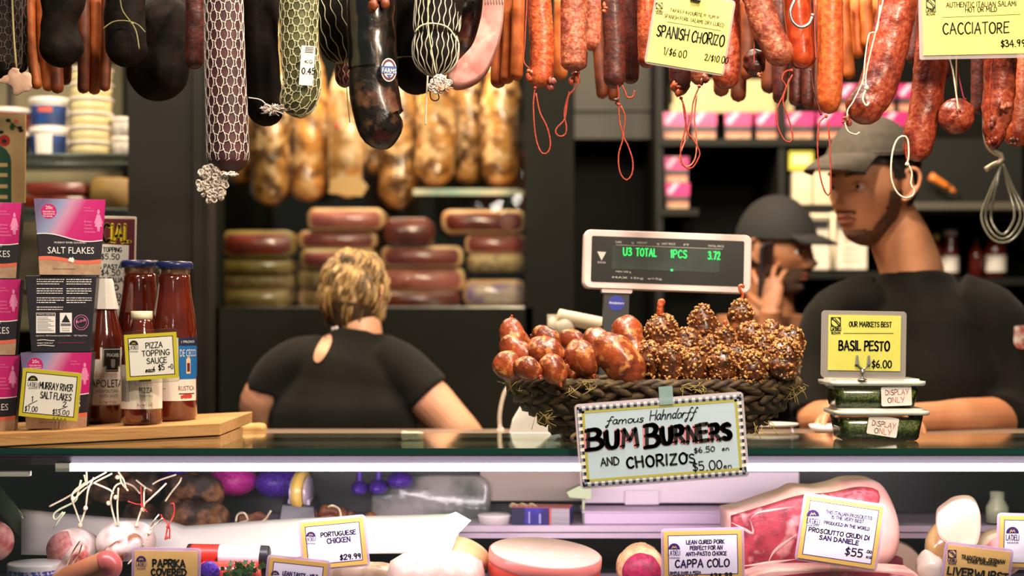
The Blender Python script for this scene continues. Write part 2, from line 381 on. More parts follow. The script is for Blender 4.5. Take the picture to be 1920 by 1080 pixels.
class Face:
    """a flat printed face. Coordinates are photo pixels at the depth of the face, read along its own tilted axes."""
    def __init__(s, cx, cy, Y, ang=0.0): s.cx, s.cy, s.Y, s.k = cx, cy, Y, Y / F; s.a = radians(ang)
    def uv(s, px, py):
        dx = (px - s.cx) * s.k; dz = -(py - s.cy) * s.k
        return dx * cos(s.a) - dz * sin(s.a), dx * sin(s.a) + dz * cos(s.a)
    def tf(s, off): return lambda x, z: Vector((x, -off, z))
    def hand(s, mb, txt, x0, y0, x1, h, lw, mi=0, off=.0012, jit=.05, seed=3, gap=.2, slant=0):
        u, v = s.uv(x0, y0); w = (x1 - x0) * s.k / max(.2, cos(s.a)); st, tw = stroke_text(txt, jit, gap, seed); hh = h * s.k
        for p in st: ribbon(mb, [(u + a / tw * w + b * hh * slant, v + b * hh) for a, b in p], lw * s.k, s.tf(off), mi)
    def printed(s, mb, txt, x0, y0, x1, h, mi=0, off=.0012):
        u, v = s.uv(x0, y0); w = (x1 - x0) * s.k; vv, ff, tw = bfont(txt); hh = h * s.k
        mb.add([Vector((u + a / tw * w, -off, v + b * hh)) for a, b in vv], ff, mi, False)
    def line(s, mb, pts, lw, mi=0, off=.0012): ribbon(mb, [s.uv(*p) for p in pts], lw * s.k, s.tf(off), mi)
    def shape(s, mb, pts, mi=0, off=.001): mb.poly([Vector((q[0], -off, q[1])) for q in (s.uv(*p) for p in pts)], mi)
    def rect(s, mb, x, y, w, h, mi=0, off=.001):
        # x,y: offset of its centre from the face centre along the tilted axes, in pixels
        k = s.k; mb.poly([Vector(((x + a * w / 2) * k, -off, -(y + b * h / 2) * k)) for a, b in ((-1, 1), (1, 1), (1, -1), (-1, -1))], mi)
# ------------------------------------------------------------ materials
M_BLACK = mat('black wall', '#121310', '#161713', scale=3, rough=.9, spec=.1)
M_DARK = mat('dark laminate', '#181915', rough=.6, spec=.2)
M_FLOOR = mat('floor tile', '#5a5347', '#4a443a', scale=4, rough=.5)
M_CEIL = mat('ceiling', '#3a3834', rough=.9)
M_GREY = mat('grey panel', '#57554a', '#4c4a40', scale=2, rough=.7)
M_STEEL = mat('steel', '#c9c4c0', rough=.28, metal=1)
M_ALU = mat('aluminium', '#cfc6cc', '#b9aeb8', scale=40, rough=.35, metal=.7, stretch=(.05, 1, 8))
M_WHITE = mat('white plastic', '#efe6dd', rough=.4)
M_PAPER = mat('white paper', '#f1ece2', rough=.8)
M_CREAM = mat('cream plastic', '#e8dbb8', rough=.5)
M_INK = mat('black ink', '#16140f', rough=.6)
M_RED = mat('red ink', '#c8322c', rough=.6)
M_YEL = mat('yellow card', '#e9de78', '#e4d870', scale=20, rough=.7)
M_YEL2 = mat('lime yellow card', '#dcd866', '#d5d15c', scale=20, rough=.7)
M_BORD = mat('mustard border', '#cfc02a', rough=.6)
M_ORB = mat('orange card', '#eec070', '#e8b866', scale=20, rough=.7)
M_ORBD = mat('orange border', '#dda43c', rough=.6)
M_PURP = mat('purple ink', '#34165e', rough=.6)
M_CLEAR = pane_mat('clear sleeve', (.93, .92, .90, 1), 1.5, .15, boost=1.6)
M_SLEEVE = mat('milky sleeve', '#c9bfc0', rough=.25, alpha=.45, coat=.5)
M_GLASS = pane_mat('case glass', (.96, .98, .97, 1), 1.5, .0)
M_TOPG = pane_mat('counter glass', (.62, .72, .66, 1), 1.5, .08, gl=(.95, .98, .92, 1), boost=1.15)
M_EDGE = mat('glass edge', '#0c3a34', rough=.15, coat=.6)
M_WOOD = mat('pine board', '#d8a468', '#c89054', scale=6, rough=.55, stretch=(1.5, 20, 30), col3='#a06a3a', scale3=9, thr3=(.6, .75), bump=.0003, bscale=60)
M_STR_R = mat('red string', '#b8432c', '#93301f', scale=300, rough=.8)
M_STR_W = mat('white string', '#e6dbc6', '#cbbda4', scale=300, rough=.85)
M_STR_T = mat('tan twine', '#9c8a5c', rough=.85)
M_NET = mat('white netting', '#dccfc4', rough=.8)
M_NETG = mat('olive netting', '#c9c49c', rough=.8)
M_CHOR = mat('chorizo casing', '#ae3a18', '#d0703a', scale=170, thr=(.36, .7), rough=.4, bump=.0018, bscale=130, coat=.3, coatr=.3, col3='#7c2412', scale3=26, thr3=(.46, .66))
M_CHOR2 = mat('dry chorizo casing', '#a04028', '#cc8460', scale=180, thr=(.38, .68), rough=.5, bump=.0020, bscale=130, coat=.15, coatr=.4, col3='#6b2214', scale3=30, thr3=(.45, .65))
M_CHORD = mat('dark chorizo casing', '#3c1712', '#5c241a', scale=90, rough=.45, bump=.001, bscale=150, coat=.25)
M_ORANGE = mat('smoked thin sausage casing', '#a9501a', '#c0682a', scale=40, rough=.5, bump=.0002, bscale=200)
M_ORANGED = mat('brown thin sausage casing', '#5c2a14', '#7c3a18', scale=30, rough=.5)
M_SAL = mat('red salami casing', '#8c2c1a', '#bc5c38', scale=130, thr=(.38, .7), rough=.38, bump=.0024, bscale=100, coat=.35, coatr=.25, col3='#521611', scale3=18, thr3=(.5, .64))
M_DARKS = mat('black salami casing', '#0d0a08', '#1c120c', scale=40, rough=.7, spec=.15, bump=.0012, bscale=90)
M_MOTT = mat('mottled salami casing', '#130d0a', '#6e4a30', scale=38, thr=(.5, .72), rough=.36, bump=.0012, bscale=110, coat=.25, col3='#4a1d1c', scale3=20, thr3=(.55, .7))
M_MAROON = mat('maroon salami skin', '#4a1f22', '#331318', scale=25, rough=.6, bump=.0006, bscale=80)
M_OLIVE = mat('olive salami skin', '#5d5b33', '#3f3d22', scale=30, rough=.6, bump=.0006, bscale=80)
M_PINKM = mat('cured ham meat', '#c98a80', '#b8746c', scale=30, rough=.5, bump=.0005, bscale=60, sss=.1, col3='#dba79a', scale3=14)
M_FRESH = mat('fresh sausage casing', '#a44a22', '#6a2a14', scale=34, thr=(.38, .62), rough=.36, bump=.0022, bscale=75, coat=.35, coatr=.22, col3='#d08848', scale3=60, thr3=(.54, .66))
M_BURN = mat('spiced sausage casing', '#44200e', '#8c4c20', scale=70, thr=(.45, .65), rough=.35, bump=.002, bscale=160, coat=.5, coatr=.2)
M_SEED = mat('spice crust', '#cc9450', '#8c5222', scale=90, rough=.35, coat=.4, coatr=.2)
M_BASK = mat('seagrass', '#523b24', '#281c11', scale=70, rough=.7, stretch=(1, 1, 4), col3='#6c5a36', scale3=22, thr3=(.5, .62), bump=.0008, bscale=200)
M_STRAW = mat('straw ends', '#a58f50', rough=.8)
M_SKIN = mat('skin', '#dc9c72', '#d08c62', scale=9, rough=.5, sss=.12)
M_SKINP = mat('pale skin', '#d9a17e', '#cf9272', scale=9, rough=.5, sss=.12)
M_SKIND = mat('tanned skin', '#a8704c', '#99603f', scale=9, rough=.5)
M_SHIRT = mat('black cotton', '#171613', '#1b1a16', scale=14, rough=.9, spec=.15, sheen=.05)
M_SHIRT2 = mat('black jersey', '#131311', rough=.9, spec=.15)
M_CAP = mat('grey brown cap', '#443c31', '#3b342a', scale=60, rough=.85)
M_CAPD = mat('black cap', '#151513', rough=.85)
M_HAIR = mat('dark hair', '#1d1712', '#2e251c', scale=200, rough=.6, stretch=(1, 1, .2))
M_BLOND = mat('streaked blond hair', '#a88650', '#4f3a20', scale=55, thr=(.4, .62), rough=.5, stretch=(1, 1, .22), bump=.002, bscale=120, col3='#c9a66c', scale3=60, thr3=(.55, .7))
M_BEARD = mat('stubble', '#33231a', '#8a5e42', scale=330, rough=.8)
M_LIP = mat('lips', '#a05848', rough=.5)
M_EYE = mat('eye', '#d9cfc4', rough=.2)
M_IRIS = mat('iris', '#1d130c', rough=.2)
M_PINK = mat('magenta print', '#c0186c', rough=.35, coat=.2)
M_PINKL = mat('pale magenta print', '#e488b4', rough=.4)
M_CART = mat('black carton', '#26222a', rough=.4, coat=.1)
M_SALM = mat('salmon print', '#e06a50', rough=.4)
M_KRAFT = mat('kraft print', '#b9977a', '#a58466', scale=60, rough=.6)
M_CARTW = mat('white print', '#efe9e4', rough=.5)
M_SAUCE = mat('tomato sauce bottle', '#6c2110', '#571708', scale=20, rough=.12, coat=1, coatr=.03, spec=.7)
M_NECK = mat('bottle neck glass', '#7b5a48', rough=.1, coat=1, coatr=.03)
M_LID = mat('navy lid', '#1e2a66', rough=.35, coat=.4)
M_LABEL = mat('bottle label', '#ece4d8', rough=.55)
M_BLUEL = mat('blue label', '#1f6fb8', rough=.4)
M_NAVY = mat('navy label', '#20284c', rough=.4)
M_MAR = mat('maroon card', '#5f1424', rough=.6)
M_BRYEL = mat('yellow print', '#e6c61c', rough=.6)
M_BEIGE = mat('beige poster', '#cfae7a', '#c5a26c', scale=8, rough=.7)
M_GREEN = mat('dark green print', '#1f4a34', rough=.6)
M_POPPY = mat('poppy red print', '#b9271f', rough=.6)
M_LEAF = mat('leaf green', '#3d6a2a', '#2c501c', scale=60, rough=.5)
M_PESTO = mat('pesto', '#3c4c16', '#76882c', scale=260, thr=(.42, .58), rough=.35, bump=.001, bscale=300, col3='#b4b458', scale3=160, thr3=(.6, .7))
M_TUB = pane_mat('clear tub', (.93, .95, .9, 1), 1.5, .1, boost=1.5)
M_TUBW = mat('frosted lid', '#e3e6d8', rough=.3, alpha=.8, coat=.5)

# gradient print on the salt carton: artwork, bound to the carton face
def carton_art(name, bright):
    m = bpy.data.materials.new(name); m.use_nodes = True; N = m.node_tree.nodes; L = m.node_tree.links; b = N['Principled BSDF']
    tc = N.new('ShaderNodeTexCoord'); sx = N.new('ShaderNodeSeparateXYZ'); L.new(tc.outputs['Object'], sx.inputs[0])
    ad = N.new('ShaderNodeMath'); ad.operation = 'MULTIPLY_ADD'; L.new(sx.outputs[2], ad.inputs[0]); ad.inputs[1].default_value = -.55; L.new(sx.outputs[0], ad.inputs[2])
    r = N.new('ShaderNodeValToRGB'); mr = N.new('ShaderNodeMapRange'); mr.inputs[1].default_value = -.115; mr.inputs[2].default_value = -.005
    L.new(ad.outputs[0], mr.inputs[0]); L.new(mr.outputs[0], r.inputs[0]); e = r.color_ramp.elements
    e[0].position = 0; e[0].color = H('#6c5c80' if bright else '#9a4a78'); e[1].position = 1; e[1].color = H('#c0186c')
    q = e.new(.3); q.color = H('#8f98bc' if bright else '#c05c90'); q = e.new(.45); q.color = H('#c890b0' if bright else '#c83c80'); q = e.new(.66); q.color = H('#c42a76')
    L.new(r.outputs[0], b.inputs['Base Color']); b.inputs['Roughness'].default_value = .35; b.inputs['Coat Weight'].default_value = .3
    MATS[name] = m; return m
M_ART = carton_art('carton art silver to magenta', True)
M_ART2 = carton_art('carton art magenta', False)

# ------------------------------------------------------------ room shell
def struct(name, mb, m, parent=None, bevel=0):
    o = mb.build(name, m, bevel=bevel); o['kind'] = 'structure'; return o
mb = MB(); mb.box((0, 3.0, -.03), (5, 8.5, .06)); struct('floor', mb, M_FLOOR)
mb = MB(); mb.box((0, 3.9, 3.08), (4.6, 2.6, .06)); struct('ceiling', mb, M_CEIL)
YB = 4.75
# back wall with the opening of the chiller window cut out of it
WX0, WX1 = P(412, 0, 4.3).x, P(985, 0, 4.3).x
WZ0, WZ1 = P(0, 577, 4.3).z, 2.45
mb = MB()
Yw = 4.33
mb.box(((WX0 - .26) / 1 + .13 - .0, Yw, 1.52), (.26, .08, 3.05))                                    # pier left of the window
mb.box(((WX1 + 2.05) / 2, 4.85, 1.52), (2.05 - WX1, .08, 3.05))                                     # wall behind the shelves
mb.box((WX1 + .065, 4.57, 1.52), (.13, .56, 3.05))                                                  # pier right of the window
mb.box(((WX0 + WX1) / 2, Yw, WZ0 / 2), (WX1 - WX0 + .04, .08, WZ0))                                 # wall under the window
mb.box(((WX0 + WX1) / 2, Yw, (WZ1 + 3.05) / 2), (WX1 - WX0 + .04, .08, 3.05 - WZ1))
mb.box(((WX0 + WX1) / 2, 4.98, 1.5), (WX1 - WX0 + .3, .06, 3.05))                                   # back of the chiller room
mb.box((-1.7, 4.62, 1.5), (1.34, .06, 3.05))
struct('wall_back', mb, M_BLACK)
mb = MB(); mb.box((2.08, 3.9, 1.5), (.06, 2.6, 3.05)); struct('wall_right', mb, M_BLACK)
mb = MB(); mb.box((-2.1, 3.9, 1.5), (.06, 2.6, 3.05)); struct('wall_left', mb, M_BLACK)
# dark post between the stall front and the chiller window
mb = MB(); a, b = P(240, 0, 3.75).x, P(392, 0, 3.75).x
mb.box(((a + b) / 2, 3.79, 1.52), (b - a, .08, 3.05)); mb.box(((a + b) / 2 + .07, 3.745, 1.52), (.02, .012, 3.05))
struct('column_1', mb, mat('dark post', '#0f0f0c', '#191611', scale=2, rough=.6, spec=.25))
# grey panel high on the wall, right of the window
mb = MB(); a, b = P(1078, 258, 4.6), P(1240, 100, 4.6)
mb.box(((a.x + b.x) / 2, 4.72, (a.z + 2.6) / 2), (b.x - a.x, .18, 2.6 - a.z)); mb.box(((a.x + b.x) / 2, 4.624, a.z + .085), (b.x - a.x, .012, .01))
o = mb.build('wall_cupboard', M_GREY, origin=((a.x + b.x) / 2, 4.8, a.z)); tag(o, 'plain grey wall cupboard beside the chiller window', 'cupboard')

# ------------------------------------------------------------ the glass counter
root = empty('display_counter', (0, 2.9, 0), 'refrigerated deli counter with green edged glass top and bright strip light', 'display counter')
Zt = 1.23; X0, X1 = -1.12, 1.12
mb = MB(); mb.box((0, 2.877, Zt - .004), (X1 - X0, .35, .008)); mb.build('top_glass', M_TOPG, root)
mb = MB(); mb.box((0, 2.699, Zt - .005), (X1 - X0, .004, .010)); mb.build('glass_edge', M_EDGE, root)
mb = MB(); mb.add([(X0, 2.6985, Zt - .0105), (X1, 2.6985, Zt - .0105), (X1, 2.6990, Zt - .0135), (X0, 2.6990, Zt - .0135), (X0, 2.722, Zt - .0300), (X1, 2.722, Zt - .0300), (X0, 2.745, Zt - .030), (X1, 2.745, Zt - .030), (X0, 2.745, Zt - .0105), (X1, 2.745, Zt - .0105)], [(0, 1, 2, 3), (3, 2, 5, 4), (4, 5, 7, 6), (6, 7, 9, 8), (8, 9, 1, 0)], 0, False); mb.build('front_rail', mat('brushed reflector', '#554e5c', '#433a4c', scale=20, rough=.5, metal=.2, stretch=(.05, 1, 12)), root)  # rail shaped as a slanted reflector to catch the tube light
mb = MB(); ty = P(0, 876, 2.712).z; xa, xb = P(135, 0, 2.72).x, 1.0
mb.sweep([(xa, 2.712, ty), (xb, 2.712, ty)], .0070, 12, N=2); mb.build('strip_light_tube', mat('strip tube', '#fff0fa', emit=5.0), root)
mb = MB(); mb.box((xa - .012, 2.712, ty), (.024, .014, .014)); mb.box((-.97, 2.722, ty - .012), (.30, .018, .008)); mb.build('tube_holder', M_WHITE, root)
mb = MB(); mb.box((0, 2.692, 1.04), (X1 - X0, .005, .35)); mb.build('front_glass', M_GLASS, root)
mb = MB(); mb.box((0, 2.98, .70), (X1 - X0, .62, .24)); mb.box((0, 3.0, .29), (X1 - X0 - .04, .5, .58)); mb.build('cabinet_base', M_ALU, root)
M_DECK = mat('deck lining', '#b9a9b4', rough=.4)
mb = MB(); mb.box((0, 2.98, .83), (X1 - X0, .60, .02)); mb.build('deck', M_DECK, root)
mb = MB()
mb.box((0, 3.34, 1.02), (X1 - X0, .02, .38)); mb.box((-.93, 3.0, 1.02), (.0, .0, .0)) if False else None
mb.build('rear_door', mat('rear door', '#1c211e', rough=.35), root)
mb = MB(); a = P(0, 985, 3.1).z
mb.box((.30, 3.10, a - .006), (1.64, .012, .012)); mb.box((.30, 3.105, a - .02), (1.64, .010, .010))
mb.box((.30, 3.21, a - .007), (1.64, .21, .006))
mb.build('rear_shelf', mat('shelf lilac', '#ead8e6', '#d8c0d6', scale=6, rough=.35, metal=.3), root)
mb = MB(); mb.box((0, 3.22, 1.205), (X1 - X0, .33, .02)); mb.build('worktop', mat('rear worktop', '#8a7768', rough=.3), root)
mb = MB(); mb.box((X0 + .004, 2.9, 1.02), (.008, .4, .38)); mb.box((X1 - .004, 2.9, 1.02), (.008, .4, .38)); mb.build('side_panel', M_EDGE, root)
# slanted glass brace at the left end
mb = MB(); a, b = P(-20, 915, 3.0), P(75, 1030, 3.0); mb.sweep([a, b], [(.018, .003), (.018, .003)], 8, N=2); mb.build('brace', mat('brace', '#5f6a52', rough=.2, metal=.5), root)
# interior panels seen through the glass
def panel(name, x0, y0, x1, y1, Y, m, label, cat, d=.02, parent=None, bevel=.003):
    a, b = P(x0, y1, Y), P(x1, y0, Y); mb = MB(); mb.box(((a.x + b.x) / 2, Y + d / 2, (a.z + b.z) / 2), (b.x - a.x, d, b.z - a.z))
    if parent is not None: return mb.build(name, m, parent, bevel=bevel)
    o = mb.build(name, m, origin=((a.x + b.x) / 2, Y + d / 2, a.z), bevel=bevel); tag(o, label, cat); return o
panel('interior_panel', 900, 880, 1092, 940, 3.26, mat('beige panel', '#b0a090', rough=.5), '', '', parent=root)

# hanging rails above the frame
RAILS = {}
def rail(Y):
    if Y in RAILS: return
    mb = MB(); mb.sweep([(-1.35, Y, 2.10), (1.35, Y, 2.10)], .009, 12, N=2); RAILS[Y] = 1
    for x in (-1.3, 0, 1.3): mb.sweep([(x, Y, 2.10), (x, Y, 3.06)], .005, 8, N=2)
    o = mb.build('hanging_rail', M_STEEL); o['kind'] = 'structure'
# ------------------------------------------------------------ hanging meats
RAILY = (2.78, 2.95, 3.12)
def rtop(Y): return HY - (2.10 - CZ) * F / Y
def hang(name, label, cat, pts, Y, r, m, group=None, e1=1.0, nz=.0, nsc=60, seed=0, prof=None, n=24, N=36, flat=.95, topx=None, twist=None, dy=0, cordlen=False):
    """pts in pixels from the frame top downwards to the tip; the top end is carried up to a rail"""
    Yr = min(RAILY, key=lambda q: abs(q - Y)); rail(Yr)
    q = [P(x, y, Y) for x, y in pts]
    x0 = topx if topx is not None else pts[0][0]
    top = Vector((P(x0, 0, Y).x, Y, 2.055))
    if cordlen: top = q[0]
    else: q = [top] + q
    if dy: q = [p + Vector((0, dy * (2.06 - p.z), 0)) for p in q]
    mb = MB(); R = K(r, Y)
    mb.caps(q, R, .9, e1, n, N=N, nz=nz, nsc=nsc, seed=seed, flat=flat, prof=prof)
    group = group or {'chorizo_sausage': 'chorizos hung on the rail', 'dark_salami': 'plain dark salamis on the rail', 'netted_salami': 'netted salamis on the rail', 'tied_salami': 'twine tied salamis on the rail', 'coarse_salami': 'coarse red salamis at the right end of the rail', 'small_ball_sausage': 'round knotted sausages on strings', 'thin_sausage': 'single thin sausages in the back row'}.get(name)
    # loop of cord over the rail
    o = mb.build(name, m, origin=top); tag(o, label, cat, group)
    h = MB(); h.sweep([top + Vector((0, 0, -.004)), (top.x, (Y + Yr) / 2, 2.08), (top.x, Yr, 2.098)], .0016, 8, N=6)
    h.build('hanging_cord', M_STR_T, o)
    return o
def loop(o, pts, Y, m=M_STR_R, r=1.5, name='string_loop', closed=False, knot=True, N=40, zig=0):
    q = [P(x, y, Y) + Vector((0, zig * sin(i * 1.7), 0)) for i, (x, y) in enumerate(pts)]
    mb = MB(); mb.sweep(q, K(r, Y), 8, N=N)
    if knot: mb.ball(P(pts[0][0], pts[0][1], Y), K(r * 2.2, Y), 10, 8, nz=.3, nsc=600)
    return mb.build(name, m, o)
def tip(o, x, y, Y, r, m, n=5, seed=1, name='casing_knot'):
    rnd = random.Random(seed); mb = MB()
    for i in range(n):
        mb.ball(P(x + rnd.uniform(-r, r), y + rnd.uniform(-r, r), Y + rnd.uniform(-.003, .003)), (K(r * rnd.uniform(.4, .9), Y), K(r * .5, Y), K(r * rnd.uniform(.4, 1), Y)), 10, 8, nz=.3, nsc=300)
    return mb.build(name, m, o)
def net(o, pts, Y, r, nlong, rows, m, w=1.0, amp=.35, prof=None, e1=1.0, name='netting', rings=True, flat=.95, skew=0.0):
    """string netting wrapped over a sausage path: wavy long cords linked by rows"""
    q = [P(x, y, Y) for x, y in pts]; path = catmull(q, 160); L = sum((path[i + 1] - path[i]).length for i in range(160)); R = K(r, Y) * 1.025
    def at(t, th):
        u = min(max(t, 0), 1) * 160; k = min(int(u), 159); c = path[k].lerp(path[k + 1], u - k)
        a0 = path[max(k - 3, 0)]; a1 = path[min(k + 4, 160)]; d = (a1 - a0).normalized()
        bb = Vector((0, 1, 0)); bb = (bb - d * bb.dot(d)).normalized(); aa = d.cross(bb)
        q_ = prof(t) if prof else 1.0; x = L * (1 - t)
        if x < R * e1: q_ *= sqrt(max(.02, 1 - (1 - x / (R * e1)) ** 2))
        return c + aa * cos(th) * R * q_ + bb * sin(th) * R * q_ * flat
    mb = MB(); wr = K(w, Y) * .8; amp = amp * .8
    for i in range(nlong):
        pl = []
        for j in range(rows * 3 + 1):
            t = j / (rows * 3.0); th = 2 * pi * (i + amp * sin(j / 3.0 * pi + i * pi)) / nlong + skew * t
            pl.append(at(t, th))
        mb.sweep(pl, wr, 5, raw=True)
    if rings:
        for j in range(1, rows):
            for i in range(nlong):
                if sin((2 * pi * i / nlong)) > .35: continue      # back side stays behind the meat
                t = j / rows; s = (-1) ** (i + j)
                a = at(t, 2 * pi * (i + amp * sin(j * pi + i * pi)) / nlong + skew * t); b = at(t + .25 / rows * s, 2 * pi * (i + 1) / nlong + skew * t)
                mb.sweep([a, a.lerp(b, .5) + Vector((0, -wr * .8, -wr)), b], wr * .85, 5, N=3)
    return mb.build(name, m, o)
def tuft(o, x, y, Y, rx, ry, m, n=60, seed=2, name='net_tuft', w=1.1, lace=False):
    rnd = random.Random(seed); mb = MB()
    for i in range(n):
        a = rnd.uniform(0, 2 * pi); k = sqrt(rnd.random()) * (.95 if lace else 1); cx, cy = x + cos(a) * rx * k, y + sin(a) * ry * k
        if lace:
            R = rnd.uniform(2.2, 5); ph = rnd.uniform(0, 6)
            pts = [P(cx + cos(ph + t * 2 * pi / 7) * R * rnd.uniform(.8, 1.25), cy + sin(ph + t * 2 * pi / 7) * R * rnd.uniform(.8, 1.25), Y + rnd.uniform(-.006, .006)) for t in range(7)]
            mb.sweep(pts, K(w * rnd.uniform(.8, 1.6), Y), 5, N=10, closed=True)
        else:
            mb.sweep([P(x + rnd.uniform(-2, 2), y + rnd.uniform(-2, 2), Y), P((x + cx) / 2 + rnd.uniform(-3, 3), (y + cy) / 2 + rnd.uniform(-3, 3), Y + rnd.uniform(-.01, .01)), P(cx, cy, Y + rnd.uniform(-.01, .01))], K(w, Y), 5, N=5)
    return mb.build(name, m, o)

# ---- far left group
o = hang('netted_salami', 'grey black salami in fine net at the left end of the rail', 'salami', [(6, 0), (6, 80), (4, 148)], 2.84, 34, M_DARKS, nz=.001)
net(o, [(6, -60), (6, 80), (4, 146)], 2.84, 34, 22, 16, mat('dark netting', '#5c5048', rough=.8), .6, e1=1)
mb = MB(); Yq = 2.81
mb.sweep([P(30, 128, Yq), P(28, 142, Yq), P(36, 152, Yq), P(58, 166, Yq)], [(.006, .002), (.016, .003), (.024, .003), (.006, .002)], 14, N=14, nz=.004, nsc=120)
mb.sweep([P(30, 132, Yq), P(14, 148, Yq), P(-8, 152, Yq)], [(.004, .002), (.007, .002), (.003, .001)], 10, N=8, nz=.003, nsc=120)
mb.build('net_tail', mat('translucent tail', '#cfa58c', rough=.5, alpha=.85), o)
mb = MB(); mb.sweep([P(22, -20, Yq), P(26, 70, Yq), P(31, 130, Yq)], K(2, Yq), 6, N=8); mb.build('net_cord', M_STR_T, o)
o = hang('netted_salami', 'slim brown salami in coarse net beside the leftmost netted salami', 'salami', [(38, 0), (40, 100), (39, 136)], 2.90, 12, M_DARKS); net(o, [(38, -40), (40, 100), (39, 136)], 2.90, 12, 9, 10, mat('brown netting', '#70503c', rough=.8), .9)
TH = 'thin smoked sausages at the left end of the rail'
for i, (pts, r, m, lb) in enumerate([
    ([(56, 0), (58, 90), (70, 168)], 10, M_ORANGE, 'orange brown thin sausage nearest the netted salamis at left'),
    ([(78, 0), (82, 90), (92, 172)], 11, M_ORANGE, 'second orange brown thin sausage, half behind the dark lobed salami'),
    ([(104, 40), (106, 120), (108, 176)], 12, M_ORANGED, 'dark brown thin sausage under the dark lobed salami'),
    ([(124, 40), (124, 120), (122, 160)], 11, M_ORANGED, 'dark brown thin sausage ending above the white tubs'),
    ([(157, 0), (157, 90), (156, 176)], 11, M_ORANGED, 'brown thin sausage left of the glossy rust coloured one'),
    ([(180, 0), (180, 90), (176, 178)], 12, M_ORANGE, 'rust coloured thin sausage bending left above the cream tub stack'),
    ([(200, 0), (200, 90), (196, 172)], 10, M_ORANGED, 'dark thin sausage between the rust coloured one and the dark lump')]):
    hang('thin_sausage', lb, 'sausage', pts, 2.98 + .02 * (i % 2), r, m, TH, n=16, N=24, seed=i)
o = hang('dark_salami', 'lobed black salami hanging over orange brown thin sausages', 'salami', [(118, 0), (112, 60), (120, 126)], 2.86, 40, M_DARKS, nz=.004, nsc=30, prof=lambda t: .95 + .1 * sin(t * 9))
o = hang('dark_salami', 'rough dark salami tied with pale string, left of the huge black one', 'salami', [(236, 0), (236, 50), (238, 126)], 2.86, 38, M_DARKS, nz=.004, nsc=34)
mb = MB(); Yq = 2.812
mb.sweep([P(224, -10, Yq), P(230, 20, Yq), P(248, 45, Yq), P(256, 62, Yq), P(261, 92, Yq)], K(1.3, Yq), 6, N=20)
mb.sweep([P(193, 54, Yq), P(212, 41, Yq), P(236, 39, Yq), P(258, 46, Yq), P(272, 60, Yq)], K(1.2, Yq), 6, N=20); mb.ball(P(248, 44, Yq), K(3.5, Yq), 8, 6)
mb.build('tied_string', mat('dull string', '#8c8454', rough=.8), o)
o = hang('dark_salami', 'huge black salami hanging in front of the dark post', 'salami', [(300, 0), (300, 80), (290, 190)], 2.99, 58, M_DARKS, nz=.005, nsc=22, e1=1.1)
o = hang('dark_salami', 'dark red brown sausage left of the white netted maroon salami', 'salami', [(366, 0), (366, 60), (364, 130)], 2.87, 18, M_CHORD, nz=.0015)

# ---- netted maroon salami
pts = [(420, 0), (422, 120), (426, 230), (428, 326)]; pf = lambda t: .93 + .12 * t
o = hang('netted_salami', 'long maroon salami in white diamond net with frayed lace tuft', 'salami', pts, 2.76, 37, M_MAROON, prof=pf, e1=.9, n=32)
net(o, [(418, -60), (422, 120), (426, 230), (428, 322)], 2.76, 37, 24, 22, M_NET, 1.05, prof=pf, e1=.9)
tuft(o, 398, 344, 2.745, 29, 36, M_NET, 105, 5, lace=True, w=1.5); tuft(o, 428, 326, 2.735, 22, 6, M_NET, 24, 6, 'net_gather')
# ---- dark salami behind and olive netted one
o = hang('dark_salami', 'black salami curving behind the olive netted salami', 'salami', [(486, 0), (486, 90), (494, 180), (508, 236)], 2.84, 36, M_DARKS, e1=1.1, nz=.001, n=28)
pts = [(562, 0), (560, 80), (566, 140), (562, 180), (534, 208)]
o = hang('netted_salami', 'olive salami in cream net bending left, white weight label on it', 'salami', pts, 2.75, 35, M_OLIVE, e1=.95, n=32, prof=lambda t: .97)
net(o, [(562, -60)] + pts[1:], 2.75, 35, 22, 20, M_NETG, 1.05, e1=.95)
tuft(o, 512, 206, 2.725, 27, 13, mat('pale tuft', '#d8c8c0', rough=.8), 90, 3, w=.8); loop(o, [(500, 197), (488, 187), (466, 183)], 2.73, M_NET, 1.0, 'loose_thread', knot=False)
fc = Face(576, 123, 2.705, 4); lb = bpy.data.objects.new('weight_label', None)
mb = MB(); fc.rect(mb, 0, 0, 26, 74, 0, 0)
for i in range(4): fc.rect(mb, 2, -34 + i * 3, 16, 1.2, 1, .0006)
fc.hand(mb, '0.45', 566, 138, 590, 11, 1.8, 1, .0008); fc.hand(mb, 'KG', 572, 118, 586, 6, 1.0, 1, .0008)
lo = mb.build('weight_label', [M_PAPER, M_INK], o, local=True); lo.location = P(576, 123, 2.705) - o.location; lo.rotation_euler = (0, radians(4), 0)
lo['label'] = 'white printed weight label'
# ---- twine tied dark
o = hang('tied_salami', 'dark salami in wavy twine left of the big mottled salami', 'salami', [(632, 0), (632, 50), (636, 118)], 2.86, 36, M_DARKS, e1=1.2, n=28)
net(o, [(630, -60), (632, 50), (642, 118)], 2.86, 36, 14, 10, M_NETG, 1.1, amp=.18, e1=1.2, rings=False, skew=1.2)
o = hang('tied_salami', 'small twine bound salami end below the wavy twined one', 'salami', [(648, 0), (646, 110), (646, 164)], 2.92, 17, M_CHORD, e1=1.1)
net(o, [(646, 110), (646, 164)], 2.92, 17, 12, 6, mat('red twine', '#b89078', rough=.8), 1, amp=.3, e1=1.2, rings=False)
loop(o, [(650, 164), (652, 190), (656, 230)], 2.90, M_STR_T, 1.0, 'string_tail', knot=False)
